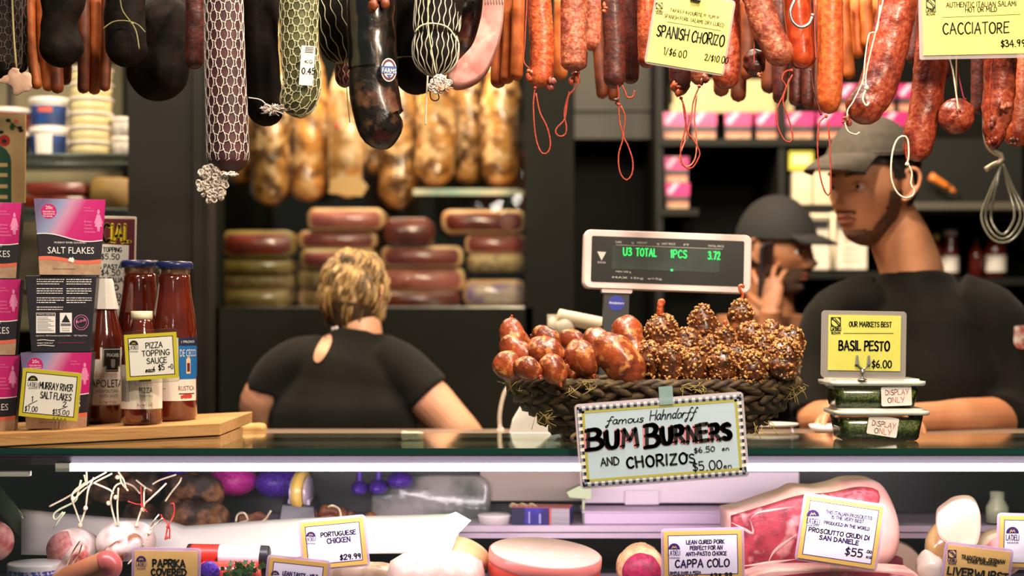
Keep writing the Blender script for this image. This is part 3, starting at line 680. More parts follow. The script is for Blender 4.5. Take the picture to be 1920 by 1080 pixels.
# ---- big mottled salami
pts = [(696, 0), (698, 90), (702, 170), (716, 232), (752, 250)]
o = hang('mottled_salami', 'large mottled brown salami curving right, round brand seal on its clear wrap', 'salami', pts, 2.78, 42, M_MOTT, e1=1.0, nz=.002, nsc=30, n=36, N=50, prof=lambda t: 1.0 if t < .45 else 1.0 + .12 * sin((t - .45) / .55 * pi * .7))
mb = MB(); mb.sweep([P(694, -70, 2.78), P(697, 40, 2.78), P(700, 128, 2.78)], K(46, 2.78), 32, N=20, nz=.003, nsc=45, caps=False)
mb.build('clear_wrap', pane_mat('shrink wrap', (.80, .72, .66, 1), 1.6, .18, boost=2.0), o)
fc = Face(729, 131, 2.73, 3); mb = MB()
def disc(fc, mb, x, y, rx, ry, mi, off, n=36): fc.shape(mb, [(x + cos(2 * pi * i / n) * rx, y + sin(2 * pi * i / n) * ry) for i in range(n)], mi, off)
disc(fc, mb, 729, 131, 15, 22, 0, 0); disc(fc, mb, 729, 131, 13.5, 20, 1, .0003); disc(fc, mb, 729, 131, 10, 15, 0, .0006)
fc.shape(mb, [(714, 124), (744, 124), (744, 138), (714, 138)], 2, .0009); fc.printed(mb, 'FARMS', 716, 136, 743, 9, 0, .0012)
fc.shape(mb, [(724, 140), (735, 140), (729, 148)], 2, .0009)
lo = mb.build('brand_seal', [M_PAPER, M_MAR, mat('seal blue', '#2c4a7c', rough=.5)], o, local=True); lo.location = P(729, 131, 2.73) - o.location; lo.rotation_euler = (0, radians(3), radians(18)); lo['label'] = 'round red, white and blue seal'
tip(o, 708, 8, 2.735, 14, mat('orange rind', '#7a3818', rough=.5), 5, 3, 'rind_fold')
# ---- dark to the right, its twine wrapped neighbour
o = hang('dark_salami', 'plain black salami between the mottled one and the twined one', 'salami', [(776, 0), (776, 80), (784, 178)], 2.86, 46, M_DARKS, e1=1.2, nz=.001, n=28)
loop(o, [(738, 110), (760, 106), (792, 108)], 2.81, M_STR_T, 1.0, 'string_tie', knot=False)
o = hang('tied_salami', 'dark round salami in white wavy twine with red white knotted tuft', 'salami', [(826, 0), (818, 60), (816, 144)], 2.77, 43, M_DARKS, e1=1.1, n=32, prof=lambda t: 1.0 - .12 * math.exp(-((t - .66) / .05) ** 2))
net(o, [(828, -60), (818, 60), (816, 144)], 2.77, 43, 26, 13, mat('ivory twine', '#d8d0b8', rough=.8), 1.4, amp=.22, e1=1.1, rings=False, prof=lambda t: 1.0 - .1 * math.exp(-((t - .62) / .05) ** 2))
mb = MB(); Yq = 2.725
mb.sweep([P(778, 60, Yq), P(790, 48, Yq), P(812, 44, Yq), P(840, 52, Yq), P(860, 80, Yq)], K(1.5, Yq), 6, N=20); mb.sweep([P(803, -20, Yq), P(803, 50, Yq), P(812, 110, Yq), P(818, 140, Yq)], K(1.3, Yq), 6, N=16); mb.build('cross_twine', M_NETG, o)
tuft(o, 824, 158, 2.735, 20, 16, M_NET, 70, 9, w=1.2, lace=True); tuft(o, 832, 166, 2.73, 17, 9, mat('pinkish tuft', '#e2b8a0', rough=.8), 40, 10, 'tuft_end')
loop(o, [(802, 142), (800, 180), (798, 234)], 2.74, M_STR_W, 1.6, 'string_tail', knot=False)
loop(o, [(806, 168), (808, 184), (816, 189), (823, 184), (820, 170)], 2.74, mat('black cord', '#232418', rough=.5), 1.2, 'elastic_loop', knot=False)
# ---- pink cured ham slab with dark rind
def slab(name, outline, Y0, Y1, m, o=None, **kw):
    mb = MB(); c = Vector((0, 0, 0)); pts = [P(x, y, (Y0 + Y1) / 2) for x, y in outline]; mb.prism([(p.x, p.z) for p in pts], Y0, Y1); return mb
out = [(908, -66), (905, 10), (898, 50), (885, 88), (862, 115), (838, 140), (842, 158), (856, 167), (884, 160), (908, 142), (924, 112), (936, 78), (944, 30), (948, -70)]
oo = [(p.x, p.z) for p in catmull([P(x, y, 2.79) for x, y in out], 60)]
rail(2.78); mb = MB(); mb.pillow(oo, 2.775, 2.808, .012); top = Vector((P(928, 0, 2.79).x, 2.79, 2.06))
o = mb.build('cured_ham', M_PINKM, origin=top); tag(o, 'sliced pink cured ham slab with a dark rind, sweeping down left', 'ham')
mb = MB(); mb.caps([P(892, -66, 2.84), P(890, 20, 2.84), P(876, 80, 2.84), P(858, 126, 2.84)], K(24, 2.84), .5, .8, 20, nz=.004, nsc=60); mb.build('dark_rind', M_MOTT, o)
mb = MB(); mb.sweep([top + Vector((0, 0, -.01)), (top.x, 2.78, 2.098)], .002, 6, N=3); mb.build('hanging_cord', M_STR_T, o)
mb = MB(); 
for i in range(7): mb.sweep([P(912 + i * 5, -40, 2.773), P(912 + i * 5.2, -10, 2.772), P(910 + i * 5.4, 8, 2.775)], K(1.2, 2.75), 5, N=6)
mb.build('net_cuff', M_NET, o)
# ---- orange thin sausages right of ham
for i, (pts, r, m, lb) in enumerate([
    ([(938, 0), (936, 90), (934, 166)], 15, mat('deep orange casing', '#9a4818', '#b05a24', scale=30, rough=.5), 'left of three thin orange sausages right of the pink ham'),
    ([(957, 0), (955, 80), (950, 158)], 13, M_ORANGE, 'middle of three thin orange sausages right of the pink ham'),
    ([(972, 0), (970, 80), (968, 152)], 12, M_ORANGE, 'right of three thin orange sausages right of the pink ham')]):
    hang('thin_sausage', lb, 'sausage', pts, 2.97 - .03 * i, r, m, 'thin orange sausages beside the ham', n=18, N=24, seed=i + 9)
# ---- chorizos
def loop_pts(x0, y0, wl, wr, yb, cx=None):
    cx = cx or x0
    return [(x0, y0), (cx - wl * .35, y0 + (yb - y0) * .25), (cx - wl, y0 + (yb - y0) * .72), (cx - wl * .75, yb - 6), (cx, yb), (cx + wr * .8, yb - 7), (cx + wr, y0 + (yb - y0) * .72), (cx + wr * .4, y0 + (yb - y0) * .25), (x0 + 1, y0 + 1)]
o = hang('chorizo_sausage', 'bright red chorizo whose teardrop string loop hangs down its left side', 'sausage', [(1010, 0), (1016, 80), (1014, 166)], 2.78, 23, M_CHOR, nz=.0015, nsc=130, seed=3, e1=.8)
tip(o, 996, 140, 2.77, 9, M_CHOR, 5, 4, 'casing_end'); tip(o, 1030, 160, 2.765, 8, M_CHOR2, 5, 5)
loop(o, [(1003, 165), (1000, 200), (1004, 255), (1014, 285), (1026, 287), (1032, 270), (1026, 240), (1012, 210), (1005, 175)], 2.76)
loop(o, [(994, 130), (982, 115), (984, 80), (988, 0), (990, -40)], 2.755, r=1.3, name='side_string', knot=False)
o = hang('chorizo_sausage', 'pinkish wrinkled chorizo with twisted figure eight string loop', 'sausage', [(1076, 0), (1076, 60), (1077, 134)], 2.77, 25, M_CHOR2, nz=.002, nsc=140, seed=4, e1=.7)
tip(o, 1076, 146, 2.79, 10, M_CHOR, 5, 6, 'casing_end')
loop(o, [(1084, 136), (1086, 150), (1076, 168), (1066, 180), (1062, 205), (1058, 225), (1044, 240), (1042, 250), (1050, 256), (1060, 252), (1062, 238), (1058, 215), (1062, 190), (1068, 172)], 2.77)
for i, (pts, r, m, lb) in enumerate([
    ([(1052, 0), (1050, 90), (1052, 150)], 13, M_ORANGE, 'blurred orange sausage seen between the first two chorizos'),
    ([(1112, 0), (1112, 60), (1110, 96)], 17, M_CHOR2, 'short pinkish sausage right of the wrinkled chorizo'),
    ([(1120, 40), (1124, 120), (1130, 186)], 11, M_ORANGED, 'blurred brown sausage left of the dark chorizo'),
    ([(1146, 60), (1148, 120), (1150, 190)], 10, M_ORANGED, 'blurred brown sausage behind the dark chorizo')]):
    hang('thin_sausage', lb, 'sausage', pts, 3.06, r, m, n=16, N=20, seed=i + 20)
o = hang('chorizo_sausage', 'dark brown chorizo with long narrow loop on a dark knot', 'sausage', [(1148, 0), (1152, 80), (1152, 166)], 2.79, 21, M_CHORD, nz=.0015, nsc=120, seed=5)
loop(o, [(1158, 160), (1160, 175), (1160, 192)], 2.78, r=1.4, name='short_string', knot=False); tip(o, 1160, 192, 2.775, 6, M_CHORD, 4, 7)
loop(o, [(1160, 196), (1162, 230), (1168, 258), (1160, 290), (1162, 322), (1174, 338), (1185, 326), (1186, 300), (1176, 270), (1169, 255), (1172, 220), (1164, 198)], 2.775)
loop(o, [(1166, 160), (1172, 172), (1176, 182), (1186, 182), (1190, 170)], 2.76, r=1.6, name='short_loose_end', knot=False)
tip(o, 1136, 15, 2.75, 6, M_CHOR, 4, 8, 'small_link')
o = hang('chorizo_sausage', 'dark plain chorizo just left of the chorizo price sign', 'sausage', [(1183, 0), (1184, 80), (1182, 158)], 2.86, 16, M_CHORD, nz=.001, seed=6)
o = hang('chorizo_sausage', 'red chorizo half hidden by the left edge of the yellow chorizo sign', 'sausage', [(1212, 0), (1212, 60), (1214, 128)], 2.80, 17, M_CHOR, nz=.0015, nsc=130, seed=7)
loop(o, [(1210, 20), (1208, -10), (1212, -40)], 2.77, r=1.3, name='side_string', knot=False)
o = hang('chorizo_sausage', 'chorizo with pinched end and string, under the left half of the chorizo sign', 'sausage', [(1272, 0), (1274, 90), (1276, 180)], 2.81, 20, M_CHORD, nz=.002, nsc=120, seed=8, e1=1.6)
tip(o, 1272, 166, 2.80, 10, M_CHOR, 6, 9, 'casing_end')
loop(o, [(1277, 184), (1284, 205), (1285, 240), (1276, 280), (1280, 308), (1296, 316), (1308, 300), (1312, 285), (1300, 262), (1290, 250), (1284, 220), (1280, 190)], 2.80)
o = hang('chorizo_sausage', 'pale ended chorizo with long loop, under the centre of the chorizo sign', 'sausage', [(1310, 0), (1312, 70), (1310, 160)], 2.88, 19, M_CHOR2, nz=.002, nsc=120, seed=9, e1=1.4)
tip(o, 1320, 146, 2.80, 8, M_CHOR2, 5, 10, 'casing_end')
loop(o, [(1311, 162), (1300, 190), (1296, 220), (1286, 260), (1275, 290), (1278, 308), (1292, 312), (1304, 295), (1306, 260), (1302, 220), (1306, 180)], 2.81, mat('pale red string', '#cf7258', rough=.8))
o = hang('chorizo_sausage', 'dark rust chorizo emerging at the right edge of the chorizo sign', 'sausage', [(1362, 0), (1364, 80), (1360, 168)], 2.84, 25, M_SAL, nz=.002, nsc=90, seed=10)
# blurred brown sausages behind
for i, (x, yb, r, m) in enumerate([(1352, 182, 15, M_ORANGED), (1384, 192, 15, M_ORANGED), (1400, 150, 12, M_ORANGED), (1442, 176, 16, M_ORANGED), (1462, 196, 14, M_CHORD), (1492, 200, 14, M_CHORD), (1514, 205, 12, M_CHORD), (1528, 208, 12, M_ORANGED)]):
    hang('brown_sausage', ['blurred brown sausage hanging behind the right half of the chorizo sign', 'blurred brown sausage behind the small knotted ball sausage', 'short brown sausage right of the chorizo sign', 'brown sausage behind the tilted wrinkled chorizo',
        'dark sausage left of the twisted loop by the steel hook', 'dark sausage below the chorizo with the steel hook', 'dark sausage between the steel hook and bright orange chorizo', 'brown sausage just behind the bright orange chorizo'][i],
        'sausage', [(x, 0), (x + 2, 90), (x, yb)], 3.08 + .03 * (i % 2), r, m, 'sausages in the back row', n=14, N=18, seed=i + 40)
o = hang('small_ball_sausage', 'small round knotted sausage on a thin string right of the chorizo sign', 'sausage', [(1413, 92), (1415, 116), (1415, 142)], 2.82, 20, M_CHORD, nz=.003, nsc=100, seed=11, cordlen=True)
loop(o, [(1414, -40), (1414, 40), (1414, 120)], 2.785, r=1.0, name='hanging_string', knot=False); tip(o, 1424, 142, 2.80, 5, M_CHOR2, 4, 12)
o = hang('chorizo_sausage', 'tilted pinkish wrinkled chorizo with knotted twisted loop', 'sausage', [(1415, -20), (1436, 50), (1474, 122)], 2.78, 27, M_CHOR2, nz=.002, nsc=140, seed=12, e1=1.1, topx=1400)
loop(o, [(1484, 132), (1472, 134), (1466, 150), (1474, 160), (1468, 180), (1457, 205), (1458, 235), (1470, 262), (1483, 266), (1486, 252), (1478, 220), (1468, 190), (1476, 160), (1486, 140)], 2.765)
o = hang('chorizo_sausage', 'smooth shiny red chorizo carrying the steel hook', 'sausage', [(1492, -20), (1498, 50), (1508, 130)], 2.82, 25, mat('shiny red casing', '#9c3216', '#b94a22', scale=40, rough=.25, coat=.6, bump=.0004, bscale=120), nz=.001, seed=13, e1=.9)
mb = MB(); Yq = 2.76
mb.sweep([P(1494, -60, Yq), P(1492, -8, Yq), P(1482, 20, Yq), P(1486, 40, Yq), P(1500, 51, Yq), P(1516, 46, Yq), P(1524, 30, Yq)], K(3.2, Yq), 12, N=30)
mb.ball(P(1524, 29, Yq), K(4.2, Yq)); mb.sweep([P(1494, -60, Yq), Vector((P(1494, 0, Yq).x, 2.78, 2.10))], .003, 8, N=3)
h = mb.build('butcher_hook', M_STEEL, origin=P(1494, -60, Yq)); tag(h, 'shiny steel butcher hook curling in front of the smooth red chorizo', 'hook')
o = hang('chorizo_sausage', 'bright orange straight chorizo with a long narrow hanging loop', 'sausage', [(1556, 0), (1557, 110), (1554, 214)], 2.78, 24, mat('bright orange casing', '#b5471a', '#d07030', scale=110, thr=(.4, .7), rough=.4, bump=.001, bscale=170, coat=.3), nz=.0015, nsc=120, seed=14, e1=1.1, prof=lambda t: 1.0 if t < .82 else 1 - (t - .82) * .9)
loop(o, [(1549, 218), (1536, 232), (1533, 280), (1538, 330), (1548, 362), (1556, 364), (1558, 340), (1556, 280), (1553, 225)], 2.77); loop(o, [(1526, -20), (1528, 60), (1530, 110)], 2.76, r=1.4, name='side_string', knot=False); loop(o, [(1520, 130), (1526, 170), (1540, 216)], 2.775, M_CHORD, 2.2, 'casing_strip', knot=False)
for i, (x, yb, dx) in enumerate([(1584, 150, 10), (1606, 110, 4), (1626, 90, 0), (1646, 60, 0), (1672, 60, 0)]):
    hang('thin_sausage', ['long blurred orange sausage right of the bright orange chorizo', 'orange sausage behind the white strings', 'orange sausage left of the big curved salami', 'orange sausage end behind the big curved salami', 'orange sausage behind the top of the big curved salami'][i], 'sausage', [(x - 2, 0), (x, 60), (x + dx, yb)], 3.04 + .02 * (i % 2), 12, M_ORANGE, 'orange sausages behind the curved salami', n=14, N=18, seed=i + 60)
# big curved salami
pts = [(1684, 0), (1668, 80), (1644, 165), (1600, 226)]
o = hang('curved_salami', 'largest red salami, curving to lower left and held by white strings', 'salami', pts, 2.80, 36, M_SAL, nz=.003, nsc=70, seed=15, e1=1.0, n=36, N=50, topx=1690)
loop(o, [(1656, 0), (1642, 60), (1632, 100), (1624, 140), (1624, 165)], 2.755, M_STR_W, 1.4, 'white_string', knot=False)
loop(o, [(1650, 10), (1644, 58), (1630, 64), (1622, 110), (1618, 150), (1600, 190), (1590, 205), (1588, 222)], 2.755, M_STR_W, 1.4, 'white_string', knot=False)
loop(o, [(1625, 165), (1618, 185), (1624, 198), (1630, 192)], 2.75, M_STR_W, 2.2, 'string_knot', knot=True); loop(o, [(1584, 230), (1590, 246), (1604, 252), (1612, 248)], 2.765, M_STR_W, 1.6, 'string_end', knot=False)
tip(o, 1588, 226, 2.77, 7, M_CHOR2, 5, 13, 'casing_end')
o = hang('coarse_salami', 'coarse red salami with a white oval string loop beside the man\'s ear', 'salami', [(1746, 100), (1735, 200), (1714, 304)], 2.84, 30, M_SAL, nz=.003, nsc=80, seed=16, e1=.9, topx=1750, prof=lambda t: 1.0 if t < .85 else 1 - (t - .85) * 1.6)
loop(o, [(1701, 308), (1704, 290), (1702, 262), (1694, 255), (1682, 262), (1673, 288), (1671, 330), (1680, 358), (1696, 371), (1712, 366), (1714, 356), (1708, 345), (1710, 325), (1704, 310)], 2.765, M_STR_W, 1.9); loop(o, [(1702, 308), (1698, 280), (1700, 266)], 2.77, r=1.6, name='red_string', knot=False)
o = hang('small_ball_sausage', 'round red knotted sausage ball on white string under the right sign', 'sausage', [(1793, 184), (1793, 218), (1793, 252)], 2.80, 33, M_SAL, nz=.002, nsc=90, seed=17, cordlen=True)
loop(o, [(1776, 90), (1786, 130), (1792, 170), (1797, 206)], 2.76, M_STR_W, 1.7, 'white_string', knot=False); tip(o, 1794, 212, 2.758, 6, M_CHOR2, 4, 15)
loop(o, [(1796, 100), (1796, 130), (1806, 180), (1812, 186)], 2.80, mat('pink string', '#a03050', rough=.8), 1.4, 'pink_string', knot=False)
o = hang('coarse_salami', 'knobbly dark red salami under the right end of the right sign', 'salami', [(1876, 60), (1874, 160), (1862, 282)], 2.80, 29, M_SAL, nz=.004, nsc=70, seed=18, e1=1.4, prof=lambda t: 1.0 if t < .75 else 1 - (t - .75) * 1.5)
tip(o, 1882, 202, 2.762, 9, M_CHOR2, 4, 16, 'fat_knob'); tip(o, 1856, 230, 2.765, 9, M_CHOR2, 5, 17, 'casing_end'); tip(o, 1860, 265, 2.78, 8, M_CHOR, 5, 18); loop(o, [(1864, 90), (1856, 160), (1860, 215)], 2.765, r=1.6, name='red_string', knot=False)
o = hang('coarse_salami', 'dark red salami cut off by the right edge of the picture', 'salami', [(1916, 60), (1912, 160), (1908, 276)], 2.90, 27, M_CHOR, nz=.003, nsc=70, seed=19, e1=1.0); tip(o, 1900, 266, 2.85, 8, M_CHORD, 5, 19)
hang('dark_salami', 'near black sausage between the ball sausage and the knobbly salami', 'salami', [(1834, 60), (1836, 160), (1836, 216)], 2.95, 15, M_CHORD, nz=.002, seed=21)
hang('thin_sausage', 'brown sausage between the two coarse red salamis, behind the right sign', 'sausage', [(1772, 60), (1770, 110), (1768, 150)], 3.0, 14, M_CHORD, seed=22, n=14)
hang('thin_sausage', 'dark red thin sausage behind the top of the coarse red salami', 'sausage', [(1716, 0), (1716, 60), (1712, 120)], 3.0, 14, M_CHORD, seed=23, n=14)

# ------------------------------------------------------------ signs
def deli_logo(f, mb, x, y, s, mi_dark, mi_yel, mi_txt):
    """arched badge with a squiggle over the shop lettering; s = width in px"""
    n = 14; f.shape(mb, [(x + cos(pi * i / n) * s / 2, y - sin(pi * i / n) * s * .52) for i in range(n + 1)], mi_dark, .0011)
    f.line(mb, [(x - s * .2, y - s * .08), (x - s * .1, y - s * .28), (x, y - s * .12), (x + s * .1, y - s * .28), (x + s * .2, y - s * .1)], s * .06, mi_yel, .0014)
    f.hand(mb, "LA'DELI", x - s * .5, y + s * .52, x + s * .5, s * .42, s * .05, mi_txt, .0012, jit=0)
    for i in range(7): f.rect(mb, x - f.cx - s * .38 + i * s * .13, y - f.cy + s * .72, s * .06, s * .14, mi_txt, .0012) if f.a == 0 else f.shape(mb, [(x - s * .4 + i * s * .13, y + s * .65), (x - s * .34 + i * s * .13, y + s * .65), (x - s * .34 + i * s * .13, y + s * .8), (x - s * .4 + i * s * .13, y + s * .8)], mi_txt, .0012)
def farm_logo(f, mb, x, y, s, mi_d, mi_y):
    f.shape(mb, [(x - s / 2, y - s * .7), (x + s / 2, y - s * .7), (x + s / 2, y + s * .25), (x - s / 2, y + s * .25)], mi_d, .0011)
    disc(f, mb, x, y - s * .22, s * .42, s * .42, mi_y, .0014, 24)
    f.line(mb, [(x - s * .3, y - s * .5), (x, y - s * .25), (x + s * .28, y + s * .1)], s * .12, mi_d, .0017); f.line(mb, [(x - s * .1, y - s * .58), (x + s * .1, y - s * .35), (x + s * .35, y - s * .1)], s * .09, mi_d, .0017)
    f.hand(mb, "LA'DELI", x - s * .5, y + s * .62, x + s * .5, s * .3, s * .08, mi_d, .0012, jit=0); f.hand(mb, "ROVM", x - s * .42, y + s * .98, x + s * .42, s * .25, s * .06, mi_d, .0012, jit=0)
def sign(name, label, cx, cy, Y, w, h, ang, card, card_wh=None, cat='sign', border=None, inner=None, thick=.0012, sleeve=True, yaw=0, pitch=0, group=None, line=None, sleeve_m=None, sleeve_r=8, off=(0, 0)):
    root = empty(name, P(cx, cy, Y), label, cat, group, (radians(pitch), radians(ang), radians(yaw)))
    f = Face(cx, cy, Y, ang); k = f.k; cw, ch = card_wh or (w, h)
    if sleeve: mb = MB(); mb.rbox((0, .0016, 0), (w * k, .0016, h * k), sleeve_r * k); mb.build('clear_holder', sleeve_m or M_SLEEVE, root, local=True)
    mb = MB(); mb.box((off[0] * k, 0, -off[1] * k), (cw * k, thick, ch * k)); mb.build('card', card, root, local=True)
    if border:
        mb = MB(); f.rect(mb, off[0], off[1], cw, ch, 0, .0007)
        f.rect(mb, off[0], off[1], cw - border * 2 + 3, ch - border * 2 + 3, 1, .0008)
        f.rect(mb, off[0], off[1], cw - border * 2, ch - border * 2, 2, .0009)
        mb.build('printed_border', [line[0], line[1], inner], root, local=True)
    return root, f
# Spanish chorizo
s, f = sign('price_sign', 'yellow handwritten chorizo sign clipped up among the sausages', 1294, 60, 2.72, 152, 144, 9.3, M_YEL, (144, 136), off=(0, 0))
mb = MB(); farm_logo(f, mb, 1236, 14, 13, 0, 1)
f.hand(mb, 'TAPAS FAVOURITE !!! YUM !!!', 1256, 22, 1347, 6.5, 1.0, 0); f.hand(mb, 'SPANISH PORK SALAMI, DRY CURED', 1245, 33, 1357, 7, 1.0, 0)
f.line(mb, [(1250, 41), (1352, 58)], 1, 0); f.hand(mb, 'SPANISH CHORIZO', 1231, 67, 1356, 20, 2.7, 0, jit=.08)
f.hand(mb, '1/$6.00', 1244, 102, 1286, 13, 1.8, 0, jit=.12, seed=8); f.hand(mb, '2/$10.00', 1321, 113, 1364, 12, 1.8, 0, jit=.12, seed=9)
mb.build('lettering', [M_INK, M_YEL], s, local=True)
mb = MB(); k = f.k; mb.box((0, -.004, 66 * k), (20 * k, .012, 14 * k), top=(.8, .5)); mb.sweep([(-7 * k, -.008, 66 * k), (-9 * k, -.012, 84 * k), (-3 * k, -.008, 84 * k), (-3 * k, -.006, 66 * k)], .001, 6, N=10); mb.sweep([(7 * k, -.008, 66 * k), (9 * k, -.012, 84 * k), (3 * k, -.008, 84 * k), (3 * k, -.006, 66 * k)], .001, 6, N=10)
mb.sweep([(0, 0, 70 * k), (0, .03, 150 * k)], .0012, 6, N=2)
mb.build('binder_clip', M_CART, s, local=True)
# Cacciatore
s, f = sign('price_sign', 'yellow handwritten cacciatore salami sign at top right', 1826, 40, 2.73, 206, 140, -1.2, M_YEL, (192, 124), sleeve_r=3)
mb = MB(); farm_logo(f, mb, 1745, 12, 18, 0, 1); f.hand(mb, 'AUTHENTIC ITALIAN SALAMI', 1774, 14, 1905, 9, 1.4, 0); f.hand(mb, 'HOT OR MILD', 1810, 23, 1869, 9, 1.4, 0)
f.line(mb, [(1766, 33), (1913, 27)], .9, 0); f.hand(mb, 'CACCIATORE', 1768, 64, 1891, 20, 2.6, 0, jit=.07); f.hand(mb, '$34.99', 1877, 88, 1921, 12, 2.2, 0, jit=.12)
mb.build('lettering', [M_INK, M_YEL], s, local=True)
mb = MB(); k = f.k
for x in (-70, 70): mb.sweep([(x * k, .002, 69 * k), (x * k, .03, 150 * k)], .0012, 6, N=2)
mb.build('hanging_wire', M_STEEL, s, local=True)
# ------------------------------------------------------------ counter top goods
def copy_tree(o, parent=None):
    c = o.copy(); COL.objects.link(c)
    if parent is not None: c.parent = parent
    for ch in list(o.children): copy_tree(ch, c)
    return c
def bz(X): return 1.2537 + .0472 * (X + .870)
# wooden board with wedge under it
def pz(pts, Y): return [(P(x, y, Y).x, P(x, y, Y).z) for x, y in pts]
mb = MB(); mb.prism(pz([(-120, 818), (414, 793), (414, 816), (-120, 843)], 2.72), 2.716, 3.05); o = mb.build('wooden_board', M_WOOD, bevel=.0015, origin=(-.7, 2.72, 1.235)); tag(o, 'pine board lying askew on the glass counter under cartons and bottles', 'board')
mb = MB(); mb.prism(pz([(-60, 841.5), (414, 818), (413, 838.5), (-60, 838.8)], 2.72), 2.720, 2.945); o = mb.build('wooden_wedge', M_WOOD, origin=(-.7, 2.72, 1.23)); tag(o, 'thin pine wedge board lying flat under the askew board', 'board')

# ---- salt cartons
kC = .00092
def cart_shell(root):
    mb = MB(); v = []
    for z, w, d in ((0, 54, 36), (144, 65, 42)):
        for sx, sy in ((-1, -1), (1, -1), (1, 1), (-1, 1)): v.append((sx * w * kC, sy * 1.0 * 36 * kC if sy < 0 else d * kC, z * kC))
    mb.add(v, [(0, 1, 2, 3), (7, 6, 5, 4), (0, 4, 5, 1), (1, 5, 6, 2), (2, 6, 7, 3), (3, 7, 4, 0)], 0, False); mb.build('carton', M_CART, root, local=True, bevel=.0012)
def half(z): return 54 + 11 * z / 144.0
def C3(x, z, off=.0006): return Vector((x * kC, -36 * kC - off, z * kC))
def ctext(mb, t, x0, x1, z, h, mi, off=.0012):
    vv, ff, tw = bfont(t); mb.add([C3(x0 + a / tw * (x1 - x0), z + b * h, off) for a, b in vv], ff, mi, False)
def salt_front(label, loc, yaw, grp='magenta and black salt cartons'):
    root = empty('salt_carton', loc, label, 'carton', grp, (0, 0, radians(yaw))); cart_shell(root)
    wave = lambda x: 71 + 5 * sin((x + 62) / 124 * 2 * pi * .9 + .6) - x * .06
    wv2 = lambda x: 32 + 3 * sin((x + 60) / 120 * 2 * pi + .4) - x * .03
    mb = MB(); N = 14; up = []; lo = []; 
    xs = [-half(72) + 2 * half(72) * i / N for i in range(N + 1)]
    mb.poly([C3(x, wave(x)) for x in xs] + [C3(half(144), 143.5), C3(-half(144), 143.5)], 0); mb.build('artwork', M_ART if True else M_PINK, root, local=True)
    mb = MB()
    for i in range(N):
        a, b = xs[i], xs[i + 1]
        mb.poly([C3(a, wave(a) - 1, .0009), C3(b, wave(b) - 1, .0009), C3(b, wave(b) + .8, .0009), C3(a, wave(a) + .8, .0009)], 0)
        s_ = half(32) / half(72); a, b = a * s_, b * s_
        mb.poly([C3(a, wv2(a) - 7, .0009), C3(b, wv2(b) - 7, .0009), C3(b, wv2(b), .0009), C3(a, wv2(a), .0009)], 1)
        mb.poly([C3(a * .97, 1, .0007), C3(b * .97, 1, .0007), C3(b, wv2(b) - 6, .0007), C3(a, wv2(a) - 6, .0007)], 2)
    ctext(mb, 'MURRAY RIVER GOURMET', -28, 30, 60, 3.6, 0); ctext(mb, 'SALT FLAKES', -40, 44, 41, 13, 0)
    mb.poly([C3(2 + x, 27 + z, .0014) for x, z in ((-5, 2), (-3, 6), (0, 7), (1, 5), (3, 8), (6, 3), (5, -2), (2, -3), (0, -1), (-4, -1))], 0)
    ctext(mb, 'PRODUCT OF AUSTRALIA', -30, 10, 11, 2.4, 3)
    mb.poly([C3(-38 + 14 * cos(2 * pi * i / 28), 120 + 14 * sin(2 * pi * i / 28), .0009) for i in range(28)], 4)
    ctext(mb, '20c', -44, -31, 124, 6.5, 0); 
    for q, t in enumerate(('FROM EVERY BOX', 'SOLD IS DONATED', 'TO BCNA')): ctext(mb, t, -49 + q % 2, -27 - (4 if q == 2 else 0), 118 - q * 4.4, 3, 0)
    for q, t in enumerate(('Breast', 'Cancer', 'Network', 'Australia')): ctext(mb, t, 26, 26 + len(t) * 2.3, 100 - q * 6.5, 4, 5)
    for q, t in enumerate(('Proudly', 'supporting')): ctext(mb, t, 26, 26 + len(t) * 1.7, 126 - q * 5, 3, 5)
    # standing figure emblem
    F_ = [(-1.5, 30), (1.5, 30), (2.5, 33), (2, 37), (0, 39), (-2, 37), (-2.5, 33)]; mb.poly([C3(52 + x, 86 + z, .0010) for x, z in F_], 5)
    mb.poly([C3(52 + x, 86 + z, .0010) for x, z in ((-3, 29), (3, 29), (8, 12), (6, 12), (3.5, 20), (7, 6), (3, 6), (2, -3), (.5, -3), (0, 5), (-.5, -3), (-2, -3), (-3, 6), (-7, 6), (-3.5, 20), (-6, 12), (-8, 12))], 5)
    mb.build('print', [M_CARTW, M_SALM, M_KRAFT, M_INK, M_PINK, M_PINKL], root, local=True); return root
def cloc(px, py, Y): q = P(px, py, Y); return q
YC = 2.80
c0 = salt_front('magenta salt carton on top of the centre stack, silver to magenta print across its front', cloc(134, 521, YC), 14)
zb = bz(-.80) + .0005
H1 = 144 * kC
zt = c0.location.z
def put(o, px, z, Y, yaw, lab):
    o.location = (P(px, 0, Y).x, Y, z); o.rotation_euler = (0, 0, radians(yaw)); o['label'] = lab
base_c = bz(P(110, 0, YC).x) + .0006; base_l = bz(P(-22, 0, YC).x) + .0006
c1 = copy_tree(c0); put(c1, 110, base_c, YC, 9, 'magenta salt carton at the bottom of the centre stack, price card in front')
put(c0, 132, base_c + 2 * H1 + .0006, YC, 14, c0['label'])
for i, l in enumerate(('lowest magenta salt carton of the stack cut by the left picture edge', 'middle magenta salt carton of the stack cut by the left picture edge', 'topmost magenta salt carton of the stack cut by the left picture edge')):
    c = copy_tree(c0); put(c, -26 + i * 1.5, base_l + i * (H1 + .0003), YC, 12, l)
